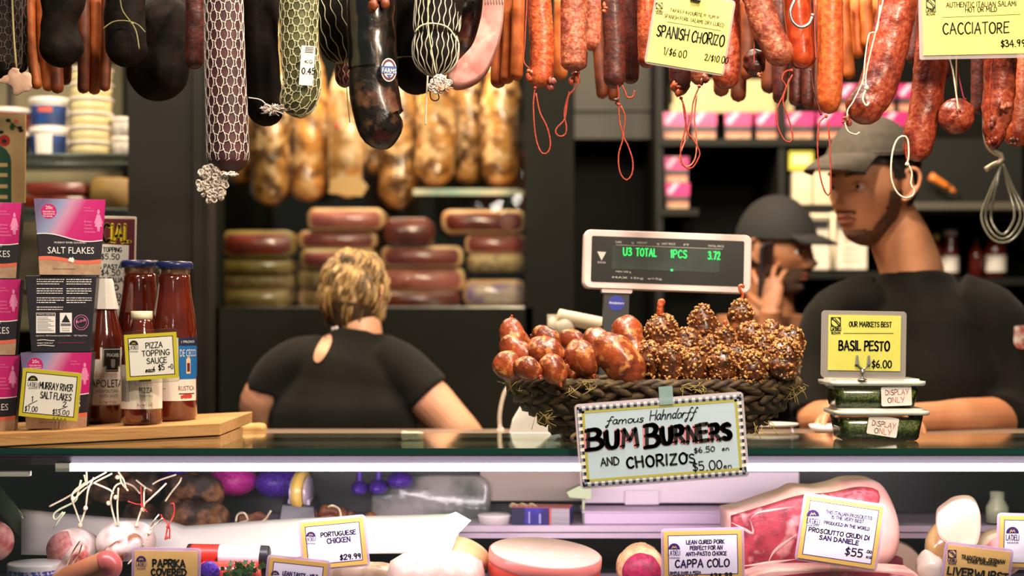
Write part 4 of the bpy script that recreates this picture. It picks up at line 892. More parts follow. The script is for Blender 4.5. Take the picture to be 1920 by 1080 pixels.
# the turned carton shows its back
b = empty('salt_carton', (P(118, 0, YC).x, YC, base_c + H1 + .0003), 'black back panel of a salt carton, middle of the centre stack, tiny white print', 'carton', 'magenta and black salt cartons', (0, 0, radians(10))); cart_shell(b)
mb = MB(); rnd = random.Random(4)
for col, x0, x1, rows in ((0, -44, 6, 11), (1, 10, 56, 8)):
    z = 136
    for r in range(rows + 3):
        if r in (3, 7, 11): z -= 4.5; continue
        x = x0; e = x1 - rnd.uniform(0, 14) * (r % 4 == 2)
        while x < e - 2:
            w = rnd.uniform(2, 7); mb.poly([C3(p, q, .001) for p, q in ((x, z), (min(x + w, e), z), (min(x + w, e), z + 1.5), (x, z + 1.5))], 0); x += w + 1.1
        z -= 4.3
mb.poly([C3(p, q, .0008) for p, q in ((-45, 36), (-10, 36), (-10, 74), (-45, 74))], 0); mb.poly([C3(p, q, .001) for p, q in ((-44, 68), (-11, 68), (-11, 73), (-44, 73))], 1)
for i in range(9): mb.poly([C3(p, q, .001) for p, q in ((-43, 40 + i * 3), (-13 - (i % 3) * 5, 40 + i * 3), (-13 - (i % 3) * 5, 41 + i * 3), (-43, 41 + i * 3))], 2)
ctext(mb, 'TYPICAL ANALYSIS', -42, -13, 69.3, 2.6, 0)
mb.poly([C3(p, q, .0008) for p, q in ((-2, 37), (20, 37), (20, 74), (-2, 74))], 0); mb.poly([C3(p, q, .001) for p, q in ((1, 56), (17, 56), (9, 71))], 1); mb.poly([C3(p, q, .001) for p, q in ((0, 49), (18, 49), (18, 54), (0, 54))], 2)
ctext(mb, 'Grown in', 2, 16, 44, 2.6, 1); ctext(mb, 'Australia', 2, 16, 40, 2.6, 1)
for R0, R1, mi in ((13.5, 12.6, 3), (9.8, 9.2, 3)):
    for i in range(28):
        a, c_ = 2 * pi * i / 28, 2 * pi * (i + 1) / 28; mb.poly([C3(37 + R * cos(t), 56 + R * 1.08 * sin(t), .001) for R, t in ((R0, a), (R0, c_), (R1, c_), (R1, a))], mi)
st, tw = stroke_text('Australia', 0, .2)
for p in st: ribbon(mb, [(28 + a / tw * 18, 54 + q * 6 + a) for a, q in p], 1.0, lambda x, z: C3(x, z, .0012), 3)
ctext(mb, 'Ingredients: 100% Australian natural salt flakes', -45, 18, 30, 2.6, 0); ctext(mb, 'NET 250g 8.75oz', 24, 48, 30, 2.6, 0)
for z in (22, 12):
    for i in range(6): mb.poly([C3(p, q + sin(i) * .7, .001) for p, q in ((-43 + i * 5.2, z), (-37.8 + i * 5.2, z), (-37.8 + i * 5.2, z + 1.2), (-43 + i * 5.2, z + 1.2))], 0)
ctext(mb, 'MURRAY RIVER SALT', -43, -14, 16, 2.6, 0); ctext(mb, 'www.murrayriversalt.com.au', -6, 44, 17, 2.2, 4)
mb.build('print', [M_CARTW, M_CART, mat('grey print', '#6e6a72', rough=.6), M_PINKL, M_POPPY], b, local=True)

# ---- bottles
kB = 2.83 / F
def bottle(name, label, px, Y, prof, body_to, mats, group='sauce bottles on the pine board'):
    x = P(px, 0, Y).x; root = empty(name, (x, Y, bz(x) + .0005), label, 'bottle', group); root.scale = (Y / 2.83,) * 3; mb = MB()
    mb.lathe([(r * kB, z * kB) for r, z in prof], n=40); mb.build('glass_body', mats, root, local=True); return root
def wrap(mb, R, z0, z1, a0, a1, mi, off=.0006, n=24, top=None):
    for i in range(n):
        a, b_ = a0 + (a1 - a0) * i / n, a0 + (a1 - a0) * (i + 1) / n; r = R * kB + off
        mb.add([(r * sin(t), -r * cos(t), z * kB) for t, z in ((a, z0), (b_, z0), (b_, z1), (a, z1))], [(0, 1, 2, 3)], mi, True)
def btext(mb, t, R, a0, a1, z, h, mi, off=.0010, hand=False):
    r = R * kB + off
    if hand:
        st, tw = stroke_text(t, .03, .16)
        for p in st: ribbon(mb, [(a / tw, q) for a, q in p], .001, lambda x, y: Vector((0, 0, 0)), mi) if False else [mb.add([(r * sin(a0 + (a1 - a0) * a / tw), -r * cos(a0 + (a1 - a0) * a / tw), (z + q * h + d) * kB) for (a, q), d in ((p[i], -.45), (p[i + 1], -.45), (p[i + 1], .45), (p[i], .45))], [(0, 1, 2, 3)], mi, False) for i in range(len(p) - 1)]
        return
    vv, ff, tw = bfont(t); mb.add([(r * sin(a0 + (a1 - a0) * a / tw), -r * cos(a0 + (a1 - a0) * a / tw), (z + b_ * h) * kB) for a, b_ in vv], ff, mi, False)
TALL = [(0, 0), (36, 0), (41, 3), (43, 9), (43, 150), (42, 178), (38, 205), (33, 235), (30, 262), (30, 272)]
def tall_bottle(label, px, Y):
    root = bottle('sauce_bottle', label, px, Y, TALL, 0, M_SAUCE)
    mb = MB(); mb.lathe([(29.8 * kB, 268 * kB), (30 * kB, 282 * kB), (32 * kB, 284 * kB)], n=40); mb.build('bottle_neck', M_NECK, root, local=True)
    mb = MB(); mb.lathe([(33 * kB, 283 * kB), (36 * kB, 284 * kB), (36 * kB, 293 * kB), (33 * kB, 297 * kB), (0, 297 * kB)], n=40); mb.build('lid', M_LID, root, local=True); return root
b1 = tall_bottle('tallest red sauce bottle, navy lid, blue and white label facing right', 326, 2.87)
mb = MB(); wrap(mb, 43, 38, 155, -1.4, 1.4, 0); wrap(mb, 43, 84, 155, .40, 1.5, 1, .0009); wrap(mb, 43, 140, 155, .40, 1.5, 2, .0011)
for i in range(3): wrap(mb, 43, 78 + i * 2, 84, .44 + i * .06, 1.4 - i * .06, 1, .0009)
btext(mb, 'I PRONTI', 43, .52, 1.2, 145, 5, 0, .0014); btext(mb, 'DE CECCO', 43, .46, 1.35, 120, 14, 0, .0014); btext(mb, 'RUSTICA', 43, .40, 1.2, 57, 9, 3); 
wrap(mb, 43, 50, 52, .42, 1.2, 3, .0010)
wrap(mb, 43, 88, 116, .74, .96, 4, .0013); wrap(mb, 43, 92, 108, .78, .92, 3, .0015); wrap(mb, 43, 116, 119, .79, .91, 4, .0013)
for i in range(6): wrap(mb, 43, 42 + (i % 2) * 1, 51 - abs(i - 3), .5 + i * .09, .6 + i * .09, 5, .0010, 3)
for i in range(10): wrap(mb, 43, 60 + i * 7, 61.2 + i * 7, -.55, -.15 - .1 * (i % 3), 6, .0009, 6)
mb.build('label_paper', [M_LABEL, M_BLUEL, M_NAVY, M_MAR, mat('cream print', '#e8c89a', rough=.5), mat('tomato print', '#b8402c', rough=.5), mat('grey fine print', '#8d8880', rough=.6)], b1, local=True)
b2 = tall_bottle('red sauce bottle with navy lid, half hidden behind the tallest one', 262, 2.965)
SH = [(0, 0), (34, 0), (38, 3), (40, 8), (40, 140), (39, 155), (34, 175), (27, 200), (21, 225), (19, 245)]
b3 = bottle('sauce_bottle', 'sauce bottle with a crest label and white paper cap beside the salt cartons', 193, 2.895, SH, 0, mat('dark tomato sauce', '#5e1f10', rough=.12, coat=1, coatr=.03))
mb = MB(); mb.lathe([(31 * kB, 213 * kB), (24 * kB, 240 * kB), (20 * kB, 262 * kB), (18 * kB, 270 * kB), (0, 270 * kB)], n=11, sx=1.0, nz=.0012, nsc=90, smooth=False); mb.build('paper_cap', M_PAPER, b3, local=True)
def crest(mb, R, ac, z0, z1, hw, mi, off):
    wrap(mb, R, z0 + (z1 - z0) * .2, z1, ac - hw, ac + hw, mi, off, 8); wrap(mb, R, z0, z0 + (z1 - z0) * .22, ac - hw * .7, ac + hw * .7, mi, off, 8)
mb = MB(); wrap(mb, 40, 34, 120, -1.5, 1.5, 0); wrap(mb, 40, 100, 142, .12, 1.25, 0, .0005); crest(mb, 40, .68, 97, 142, .44, 1, .0011); crest(mb, 40, .68, 99, 139, .41, 0, .0014); crest(mb, 40, .68, 100, 138, .39, 1, .0017)
btext(mb, 'FRAGASSI', 40, .42, .98, 124, 7, 0, .0020); crest(mb, 40, .70, 104, 120, .1, 2, .0019)
btext(mb, 'Sugo pronto', 40, -.1, .95, 88, 8, 3, hand=True); btext(mb, 'NAPOLETANA', 40, -.55, 1.75, 68, 15, 1); btext(mb, 'NEAPOLITAN', 40, -.05, .95, 58, 6, 4); btext(mb, 'PASTA SAUCE', 40, .1, .95, 49, 6, 4); btext(mb, 'Autentica', 40, .05, .85, 38, 6, 3, hand=True)
wrap(mb, 40, 34, 36, -1.5, 1.5, 2, .0009)
mb.build('label_paper', [M_LABEL, M_INK, mat('warm grey print', '#a09a90', rough=.6), M_RED, mat('grey lettering', '#8a8278', rough=.6)], b3, local=True)
b4 = bottle('sauce_bottle', 'pizza sauce bottle with crest label, between the two labelled bottles, behind the yellow card', 266, 2.79, [(r * .96, z * .82) for r, z in SH], 0, M_SAUCE)
mb = MB(); wrap(mb, 38.4, 30, 112, -1.5, 1.5, 0); crest(mb, 38.4, .40, 82, 118, .42, 1, .0011); crest(mb, 38.4, .42, 88, 108, .12, 2, .0014)
btext(mb, 'Sugo pronto', 38.4, -.1, .75, 74, 7, 3, hand=True); btext(mb, 'PIZZA', 38.4, .1, .75, 60, 11, 1); btext(mb, 'TOPPING', 38.4, .1, .75, 52, 5, 4); btext(mb, 'Autentica', 38.4, 0, .7, 36, 5, 3, hand=True)
for i in range(9): wrap(mb, 38.4, 44, 92 - (i * 7) % 13, -.95 + i * .065, -.92 + i * .065, 1 if i < 6 else 4, .0011, 1)
mb.build('label_paper', [M_LABEL, M_INK, M_PAPER, M_RED, mat('grey lettering', '#8a8278')], b4, local=True)
mb = MB(); mb.lathe([(19 * kB, 196 * kB), (20 * kB, 201 * kB), (20 * kB, 212 * kB), (0, 212 * kB)], n=32); mb.build('lid', M_CREAM, b4, local=True)

# ---- price cards on the left
def bordered(name, label, cx, cy, Y, w, h, ang, holder, bc, ic, lc, border=8, yaw=0, **kw):
    return sign(name, label, cx, cy, Y, holder[0], holder[1], ang, bc, (w, h), border=border, inner=ic, line=(bc, lc), cat='price card', yaw=yaw, group='mustard edged price cards on the board', **kw)
PC = 'bordered price cards on the counter'
s, f = bordered('price_card', 'mustard edged salt flakes card propped before the lowest salt carton', 94, 740, 2.735, 110, 90, 5.5, (112, 92), M_BORD, M_PAPER, M_INK, 8)
mb = MB(); deli_logo(f, mb, 62, 714, 19, 0, 1, 0); f.hand(mb, 'MURRAY RIVER', 74, 728, 136, 12, 1.7, 0, jit=.06); f.hand(mb, 'SALT FLAKES', 76, 746, 133, 12, 1.7, 0, jit=.06)
f.hand(mb, '1', 59, 752, 62, 9, 1.5, 0); f.line(mb, [(54, 759), (70, 751)], 1.3, 0); f.hand(mb, '$7.00', 47, 770, 70, 9, 1.3, 0, jit=.12); f.hand(mb, '2', 118, 762, 124, 9, 1.5, 0); f.line(mb, [(112, 768), (127, 762)], 1.3, 0); f.hand(mb, '$13.00', 99, 776, 129, 9, 1.3, 0, jit=.12)
mb.build('lettering', [M_INK, M_BORD], s, local=True)
mb = MB(); k = f.k
for i in range(4): mb.box(((12 + i * 7) * k, -.001, -54 * k), (2.2 * k, .004, 26 * k))
mb.box((22 * k, 0, -66 * k), (28 * k, .012, 2 * k)); mb.build('clear_stand', M_TUB, s, local=True)
s, f = bordered('price_card', 'mustard edged pizza topping sauce card in front of the bottles', 284, 668, 2.735, 98, 86, -3.5, (104, 100), M_BORD, M_PAPER, M_INK, 8, sleeve_m=M_TUB)
mb = MB(); deli_logo(f, mb, 251, 647, 17, 0, 1, 0); f.hand(mb, 'PIZZA', 274, 653, 305, 10, 1.6, 0, jit=.06); f.hand(mb, 'TOPPING', 267, 668, 318, 10, 1.6, 0, jit=.06); f.hand(mb, 'SAUCE', 276, 682, 313, 10, 1.6, 0, jit=.06)
f.hand(mb, 'each', 273, 698, 290, 9, 1.6, 0, slant=.3); f.hand(mb, '$5', 298, 694, 309, 10, 1.7, 0, jit=.1); f.hand(mb, '~0', 316, 692, 325, 9, 1.4, 0)
mb.build('lettering', [M_INK, M_BORD], s, local=True)
mb = MB(); k = f.k; mb.box((-10 * k, .004, -70 * k), (12 * k, .003, 60 * k)); mb.box((-10 * k, .012, -120 * k), (30 * k, .03, 3 * k)); mb.box((-10 * k, .006, -95 * k), (6 * k, .004, 52 * k)); mb.build('clear_stand', M_TUB, s, local=True)
# special offer board
s, f = sign('special_board', 'maroon edged special offers board standing behind the sauce bottles', 202, 505, 3.03, 104, 200, 1.2, M_MAR, (98, 190), cat='sign', sleeve_m=mat('pale frame', '#d8c4ae', rough=.3), sleeve_r=3)
mb = MB(); f.shape(mb, [(160, 456), (242, 460), (238, 594), (158, 592)], 0, .0009)
f.hand(mb, 'SPECIAL', 146, 452, 244, 32, 6, 1, jit=.04); f.hand(mb, 'SPECIAL', 148, 452, 246, 32, 1.0, 2, off=.0018, jit=.04)
f.hand(mb, 'TOPPING', 194, 472, 228, 8, 1.7, 2, jit=.08); f.hand(mb, '$5.50', 190, 486, 224, 10, 1.7, 2, jit=.05); f.hand(mb, 'PIZZA PASTA', 162, 503, 228, 8, 1.7, 2, jit=.05); f.hand(mb, '$4.50', 190, 516, 225, 10, 1.7, 2, jit=.05)
f.hand(mb, 'BASIC ITALIAN', 170, 528, 237, 8, 1.6, 2, jit=.08); f.hand(mb, '$10', 198, 543, 222, 9, 2.2, 2); f.hand(mb, 'MIX', 206, 559, 232, 9, 2.2, 2); f.hand(mb, 'SAUCES', 200, 571, 236, 9, 2.4, 2)
mb.build('lettering', [M_PAPER, M_BRYEL, M_INK], s, local=True)
mb = MB(); k = f.k; mb.box((0, .02, -.195), (.06, .05, .16)); mb.box((0, .006, -.13), (.05, .004, .20)); mb.build('board_foot', M_TUB, s, local=True)
mb = MB(); q = P(232, 578, 2.86); mb.box((0, 0, 0), (.024, .004, .04), R=Euler((0, radians(-12), 0)).to_matrix()); mb.box((.004, .004, -.05), (.012, .003, .09))
o = mb.build('card_clip', M_TUBW, origin=q, local=False) if False else None

# ---- beige poster at left
s, f = sign('menu_poster', 'beige poster with red poppies and a dark green arched list at left edge', 2, 297, 3.12, 92, 166, .4, M_BEIGE, (92, 166), cat='poster', sleeve=False, thick=.004)
mb = MB(); pts = [(-40, 382), (-40, 282), (-22, 276), (0, 272), (12, 280), (20, 292), (22, 306), (22, 382)]; f.shape(mb, pts, 0, .0024)
for y in (306, 325, 346, 366): f.shape(mb, [(-30, y), (15, y), (15, y + 7), (-30, y + 7)], 1, .0028)
disc(f, mb, 9, 264, 11, 11, 2, .0026, 16); disc(f, mb, 9, 265, 5, 4, 3, .003, 10); disc(f, mb, 31, 228, 5, 4, 4, .0026, 10)
for x, y, a in ((16, 226, 0), (38, 240, 1), (40, 245, 2), (3, 248, 1)): disc(f, mb, x, y, 5, 3.5, 3, .0026, 8)
disc(f, mb, 24, 238, 5, 7, 5, .0026, 8); f.line(mb, [(16, 225), (26, 234), (40, 244)], 1.6, 3, .0028)
mb.build('poster_print', [M_GREEN, M_BEIGE, M_POPPY, mat('near black green', '#1a2018', rough=.6), M_SALM, M_LEAF], s, local=True)
mb = MB(); mb.box((0, .012, -.17), (.06, .012, .18)); mb.box((0, .01, -.005 - .255), (.09, .05, .01)); mb.build('stand', M_DARK, s, local=True)

# ---- scale display
s = empty('scale_display', P(1252, 490, 3.035), 'pole mounted deli scale display in a pale frame with green digits', 'scale display', None, (radians(-4), radians(1.9), radians(3)))
f = Face(1252, 490, 3.035, 1.9); k = f.k
mb = MB(); mb.rbox((0, .012, 0), (318 * k, .026, 110 * k), 13 * k, R=None); mb.rbox((-94 * k, .012, -58 * k), (58 * k, .02, 9 * k), 3 * k); mb.build('display_frame', mat('pinkish plastic', '#e2ccc6', rough=.4), s, local=True)
mb = MB(); mb.rbox((0, -.0012, 0), (288 * k, .002, 86 * k), 3 * k); mb.build('face_plate', mat('black face plate', '#1b1b18', rough=.3, coat=.2), s, local=True)
mb = MB(); f.rect(mb, -4, -5, 204, 46, 0, .0028); 
for x0, x1, y, t in ((1153, 1165, 456, 'TARE'), (1184, 1188, 457, 'kg'), (1193, 1213, 457, 'WEIGHT'), (1232, 1236, 459, 'kg'), (1240, 1266, 459, 'UNIT PRICE'), (1282, 1292, 461, 'PT'), (1328, 1358, 463, 'TOTAL PRICE')): f.printed(mb, t, x0, y, x1, 4, 1, .0032)
f.printed(mb, 'MIN 100 g', 1154, 511, 1182, 3.4, 1, .0032); f.printed(mb, 'MAX 15kg  e=5g', 1147, 522, 1240, 3.6, 1, .0032)
f.shape(mb, [(1119, 472), (1136, 473), (1127, 489)], 1, .0030); f.printed(mb, 'DIGI', 1120, 494, 1134, 3.6, 1, .0032); f.line(mb, [(1154, 459.5), (1356, 467)], .5, 1, .003)
for i in range(9): f.rect(mb, -18 + i * 8 + (i > 4) * 44, 18, 1.5, 1.5, 2, .0032)
mb.build('panel_print', [mat('display window', '#2c332e', '#3a4640', scale=9, rough=.25, coat=.4), mat('silk print', '#cfc9be', rough=.6), M_GREY], s, local=True)
mb = MB()
for t, x0, x1, y in (('U3', 1168, 1183, 479), ('TOTAL', 1192, 1230, 480), ('1PCS', 1257, 1287, 483), ('3.72', 1328, 1350, 486)): f.hand(mb, t, x0, y, x1, 14, 2.0, 0, .0036, jit=0, gap=.26)
f.shape(mb, [(1257, 505), (1261, 505), (1261, 509), (1257, 509)], 0, .0034); mb.build('digits', mat('green digits', '#22d860', emit=1.3), s, local=True)
mb = MB(); mb.box((-94 * k, .016, -.115), (.048, .022, .125)); mb.box((-94 * k, .03, -.225 + .04), (.052, .03, .12)); mb.build('post', mat('slate post', '#2c2f33', rough=.5), s, local=True)
q = Face(1156, 573, 2.985, 0); mb = MB(); mb.poly([Vector((-94 * k + cos(2 * pi * i / 28) * 15 * k, .0045, -.0825 + sin(2 * pi * i / 28) * 14 * k)) for i in range(28)], 0)
vv, ff, tw = bfont('Wedderburn'); mb.add([Vector((-94 * k + (a / tw - .5) * 28 * k, .0040, -.0845 + c_ * 5 * k)) for a, c_ in vv], ff, 1, False)
mb.build('round_sticker', [mat('royal blue sticker', '#27349a', rough=.4), M_CARTW], s, local=True)

# ---- basket with sausages
BC = Vector((P(1225, 0, 2.875).x, 2.875, Zt + .001)); RX, RY, BH = .262, .125, .104
root = empty('wicker_basket', BC, 'wide oval seagrass basket filled with sausages on the glass counter', 'basket')
def bw(t): return .50 + .50 * t ** .62     # radius factor with height
mb = MB(); prof = [(.0, .0)] + [(bw(i / 8), i / 8 * BH) for i in range(9)] + [(.95, BH), (.9, BH * .5), (.0, .012)]
mb.lathe([(r, z) for r, z in prof], sx=RX, sy=RY, n=56, nz=.004, nsc=40); mb.build('basket_shell', mat('seagrass core', '#2e2415', rough=.8), root, local=True)
rnd = random.Random(11)
for row in range(7):
    mb = MB(); t = (row + .5) / 7; n = 34
    for i in range(n):
        a = 2 * pi * (i + .5 * (row % 2)) / n; r = bw(t); c = Vector((cos(a) * RX * r * 1.01, sin(a) * RY * r * 1.03, t * BH))
        tan = Vector((-sin(a) * RX, cos(a) * RY, 0)).normalized(); up = Vector((0, 0, 1)); nn = tan.cross(up)
        tl = radians(rnd.uniform(14, 34)) * (1 if row % 2 else -1); ax = (tan * cos(tl) + up * sin(tl)); az = (up * cos(tl) - tan * sin(tl))
        R = Matrix((ax, nn, az)).transposed(); L_ = 2 * pi * (RX + RY) / 2 * r / n * .82
        mb.ball(c, (L_, .006, BH / 7 * .52), 10, 6, R=R, nz=.2, nsc=90)
    mb.build('woven_row', M_BASK, root, local=True)
mb = MB()
for k3 in range(3):
    pts = []
    for i in range(160):
        a = 2 * pi * i / 160; ph = a * 20 + k3 * 2 * pi / 3; pts.append(Vector((cos(a) * (RX * .985 + .005 * cos(ph)), sin(a) * (RY * .98 + .005 * cos(ph)), BH + .005 * sin(ph))))
    mb.sweep(pts, .0055, 6, closed=True, raw=True, nz=.0015, nsc=150)
mb.build('braided_rim', M_BASK, root, local=True)
mb = MB()
for cc, n in (((-.135, -1, BH), 12), ((.055, -1, BH), 14), ((.248, -.3, BH - .01), 16), ((-.25, -.25, BH), 8), ((.18, -.7, .03), 10), ((-.2, -.7, .05), 10)):
    for i in range(n):
        x = cc[0] + rnd.uniform(-.02, .02); a = math.acos(max(-1, min(1, x / RX))); y = -sin(a) * RY - .006
        p = Vector((x, y * (1 if cc[1] > -.9 else 1), cc[2] + rnd.uniform(-.008, .006))); mb.sweep([p, p + Vector((rnd.uniform(-.01, .01), -.003, rnd.uniform(-.012, .008))), p + Vector((rnd.uniform(-.02, .02), -.006, rnd.uniform(-.025, .006)))], .0006, 5, N=4)
fr = mb.build('loose_fibres', M_STRAW, root, local=True); fr['kind'] = 'stuff'
for sx in (-1, 1):
    mb = MB(); mb.sweep([(sx * .135, -.085, .020), (sx * .150, -.10, .012), (sx * .146, -.098, .003), (sx * .13, -.085, .008)], .004, 8, N=12); mb.build('foot_loop', M_BASK, root, local=True)

FS = 'smooth smoked sausages in the left half of the basket'
fresh = [
 ([(958, 598), (962, 632), (990, 672)], 25, 2.90, 'smooth sausage standing point up at the far left of the basket'),
 ([(940, 640), (962, 652), (998, 676)], 22, 2.855, 'small smooth sausage under the upright pointed one at far left'),
 ([(932, 668), (950, 684), (984, 704)], 26, 2.80, 'leftmost smooth sausage, its blunt purple end overhanging the basket rim'),
 ([(964, 690), (990, 690), (1012, 706)], 22, 2.775, 'smooth sausage at the rim, second from left, with orange shrivelled end'),
 ([(988, 660), (1020, 658), (1060, 676)], 28, 2.84, 'large smooth sausage lying across the middle of the left pile'),
 ([(998, 630), (1020, 630), (1052, 646)], 20, 2.925, 'smooth sausage in the back, with a knot at its left end'),
 ([(1012, 688), (1036, 690), (1050, 720)], 25, 2.78, 'smooth sausage at the rim, third from left, cone shaped end'),
 ([(1050, 628), (1074, 638), (1100, 656)], 21, 2.92, 'smooth sausage in the back row between knotted one and the big curved one'),
 ([(1060, 660), (1088, 668), (1112, 704)], 30, 2.80, 'plump smooth sausage in the front with a folded tip'),
 ([(1094, 632), (1118, 640), (1150, 664)], 25, 2.88, 'round ended smooth sausage behind the big curved sausage'),
 ([(1112, 642), (1150, 662), (1180, 700), (1186, 724)], 36, 2.79, 'biggest smooth sausage, curving down to the rim with an orange tip'),
 ([(1172, 593), (1176, 620), (1192, 670), (1196, 704)], 28, 2.85, 'tall smooth sausage standing next to the spiced sausages'),
 ([(1050, 690), (1080, 704), (1120, 716)], 24, 2.86, 'smooth sausage mostly buried under the front of the pile')]
for i, (pts, r, Y, lb) in enumerate(fresh):
    q = [P(x, y, Y - .012 * j) for j, (x, y) in enumerate(pts)]; mb = MB(); mb.caps(q, K(r, Y), 1.1, 1.5, 24, N=30, nz=.0042, nsc=42, seed=i)
    o = mb.build('smoked_sausage', M_FRESH, origin=q[0]); tag(o, lb, 'sausage', FS)
    e = q[0] if i in (0, 5) else q[-1]; mb = MB(); mb.ball(e, K(5, Y), 8, 6, nz=.4, nsc=400); mb.sweep([e, e + Vector((.002, -.004, .007 if i == 0 else -.005))], K(2, Y), 6, N=2); mb.build('casing_tip', M_CHOR, o)
SS = 'seed crusted spiced sausages in the right half of the basket'
spiced = [
 ([(1242, 590), (1240, 640), (1238, 690)], 34, 2.88, 'crusted sausage at the back left with a stubby knotted stalk'),
 ([(1318, 572), (1318, 610), (1320, 660)], 29, 2.90, 'pointed crusted sausage peaking at the back centre'),
 ([(1390, 562), (1390, 590), (1392, 640)], 23, 2.93, 'tallest slim crusted sausage with a curled string end before the display'),
 ([(1214, 640), (1220, 668), (1224, 712)], 26, 2.80, 'crusted sausage at the left end of the spiced front row'),
 ([(1256, 644), (1258, 670), (1262, 716)], 27, 2.78, 'crusted sausage second from left in the spiced front row'),
 ([(1302, 654), (1302, 680), (1300, 718)], 25, 2.775, 'crusted sausage in the middle of the spiced front row'),
 ([(1352, 650), (1352, 680), (1352, 718)], 28, 2.78, 'crusted sausage fourth in the spiced front row'),
 ([(1408, 658), (1410, 684), (1408, 718)], 29, 2.785, 'dark glossy crusted sausage with orange rim, right of the sign top'),
 ([(1472, 636), (1470, 670), (1456, 712)], 36, 2.80, 'largest crusted sausage at the right rim of the basket'),
 ([(1386, 644), (1384, 664), (1386, 700)], 24, 2.83, 'small crusted sausage between the fourth and the glossy one'),
 ([(1432, 624), (1434, 650), (1432, 690)], 30, 2.85, 'crusted sausage behind the dark glossy one'),
 ([(1406, 604), (1408, 630), (1406, 670)], 26, 2.89, 'crusted sausage below the tallest slim one'),
 ([(1360, 612), (1360, 636), (1360, 680)], 22, 2.86, 'crusted sausage with a thin red stalk left of the tall slim one'),
 ([(1286, 616), (1290, 640), (1292, 690)], 30, 2.86, 'crusted sausage right of the stalked one at the back left'),
 ([(1334, 630), (1334, 650), (1332, 700)], 27, 2.83, 'crusted sausage in the middle row under the pointed peak'),
 ([(1480, 612), (1480, 640), (1470, 680)], 28, 2.87, 'crusted sausage at the far right back'),
 ([(1446, 602), (1448, 630), (1444, 670)], 24, 2.91, 'crusted sausage at the back, right of the tallest slim one'),
 ([(1280, 650), (1282, 670), (1280, 710)], 24, 2.82, 'narrow orange crusted sausage behind the second in the front row')]
for i, (pts, r, Y, lb) in enumerate(spiced):
    q = [P(x, y, Y) + Vector((0, .006 * j, 0)) for j, (x, y) in enumerate(pts)]; R = K(r, Y); mb = MB(); mb.caps(q, R, 1.3 if i != 1 else 2.0, .8, 24, N=30, nz=.005, nsc=60, seed=i + 30)
    o = mb.build('spiced_sausage', M_BURN, origin=q[0]); tag(o, lb, 'sausage', SS)
    rn = random.Random(i); mb = MB(); path = catmull(q, 40); L = (q[-1] - q[0]).length
    for _ in range(int(170 * (r / 28) ** 2)):
        t = rn.random() ** 1.5; c = path[int(t * 40)]; a = rn.uniform(0, 2 * pi); x = t * L; kk = 1.0
        e = R * (1.3 if i != 1 else 2.0)
        if x < e: kk = sqrt(max(.02, 1 - (1 - x / e) ** 2))
        if rn.random() < .45: a = rn.uniform(pi, 2 * pi)
        p = c + Vector((cos(a) * R * kk, sin(a) * R * kk, 0)); p += (p - c).normalized() * (noise.noise(p * 60 + Vector(((i + 30) * 7.3, 0, 0))) * .005 + .0004) if (p - c).length > 1e-5 else Vector((0, 0, 0))
        s_ = rn.uniform(.0014, .0056) * rn.uniform(.6, 1); mb.ball(p, (s_, s_ * .7, s_ * rn.uniform(.35, .8)), 6, 4, R=Euler((rn.random() * 3, rn.random() * 3, 0)).to_matrix())
    mb.build('spice_crust', M_SEED, o)
    if i in (0, 2, 12):
        mb = MB(); x, y = pts[0]
        if i == 0: mb.caps([P(1238, 596, Y), P(1238, 576, Y), P(1243, 560, Y)], K(6.5, Y), 1, 1, 10, nz=.002, nsc=200)
        elif i == 2: mb.caps([P(1390, 564, Y), P(1393, 552, Y), P(1388, 545, Y), P(1387, 536, Y), P(1393, 536, Y), P(1393, 541, Y)], K(3, Y), 1, 1, 8, N=24)
        else: mb.caps([P(1360, 618, Y), P(1360, 600, Y)], K(4, Y), 1, 1, 8, nz=.001, nsc=300)
        mb.build('stalk', M_CHOR, o)

# ---- big sign on the basket
s, f = sign('counter_sign', 'large checked border sign with pink shadowed brush lettering hanging off the counter edge', 1241, 826, 2.668, 318, 160, -4.4, mat('pale blue card', '#c2d8e6', rough=.6), (308, 150), cat='sign', sleeve_m=mat('milky wallet', '#e6d8e0', rough=.25, alpha=.6, coat=.5))
k = f.k; mb = MB()
for sy in (-1, 1):
    f.rect(mb, 0, sy * 71, 308, 8, 1, .0009)
    for i in range(24):
        f.rect(mb, -148 + i * 12.9, sy * 71 + 1.8, 6.2, 4.6, 0, .0012)
        f.rect(mb, -141.5 + i * 12.9, sy * 71 + 1.8, 6.2, 4.6, 2, .0012); f.rect(mb, -148 + i * 12.9, sy * 71 - 2.4, 6.2, 3.6, 2, .0012)
for sx in (-1, 1):
    f.rect(mb, sx * 150, 0, 8, 150, 1, .0009)
    for i in range(11): f.rect(mb, sx * 150 + 1.8, -66 + i * 13, 4.6, 6.2, 0, .0012); f.rect(mb, sx * 150 - 2.3, -66 + i * 13, 3.6, 6.2, 2, .0012)
for sy in (-1, 1): f.rect(mb, 0, sy * 64.5, 292, 5, 3, .0010)
for sx in (-1, 1): f.rect(mb, sx * 143.5, 0, 5, 134, 3, .0010)
mb.build('checked_border', [mat('navy check', '#20263c', rough=.6), M_PAPER, mat('grey check', '#9aa0b4', rough=.6), mat('olive stripe', '#b9b450', rough=.6)], s, local=True)
mb = MB()
f.hand(mb, 'famous', 1137, 796, 1206, 14, 2.0, 0, jit=.05, slant=.2, gap=.1); f.hand(mb, 'Hahndorff', 1218, 788, 1304, 18, 2.0, 0, jit=.04, slant=.25, gap=.1)
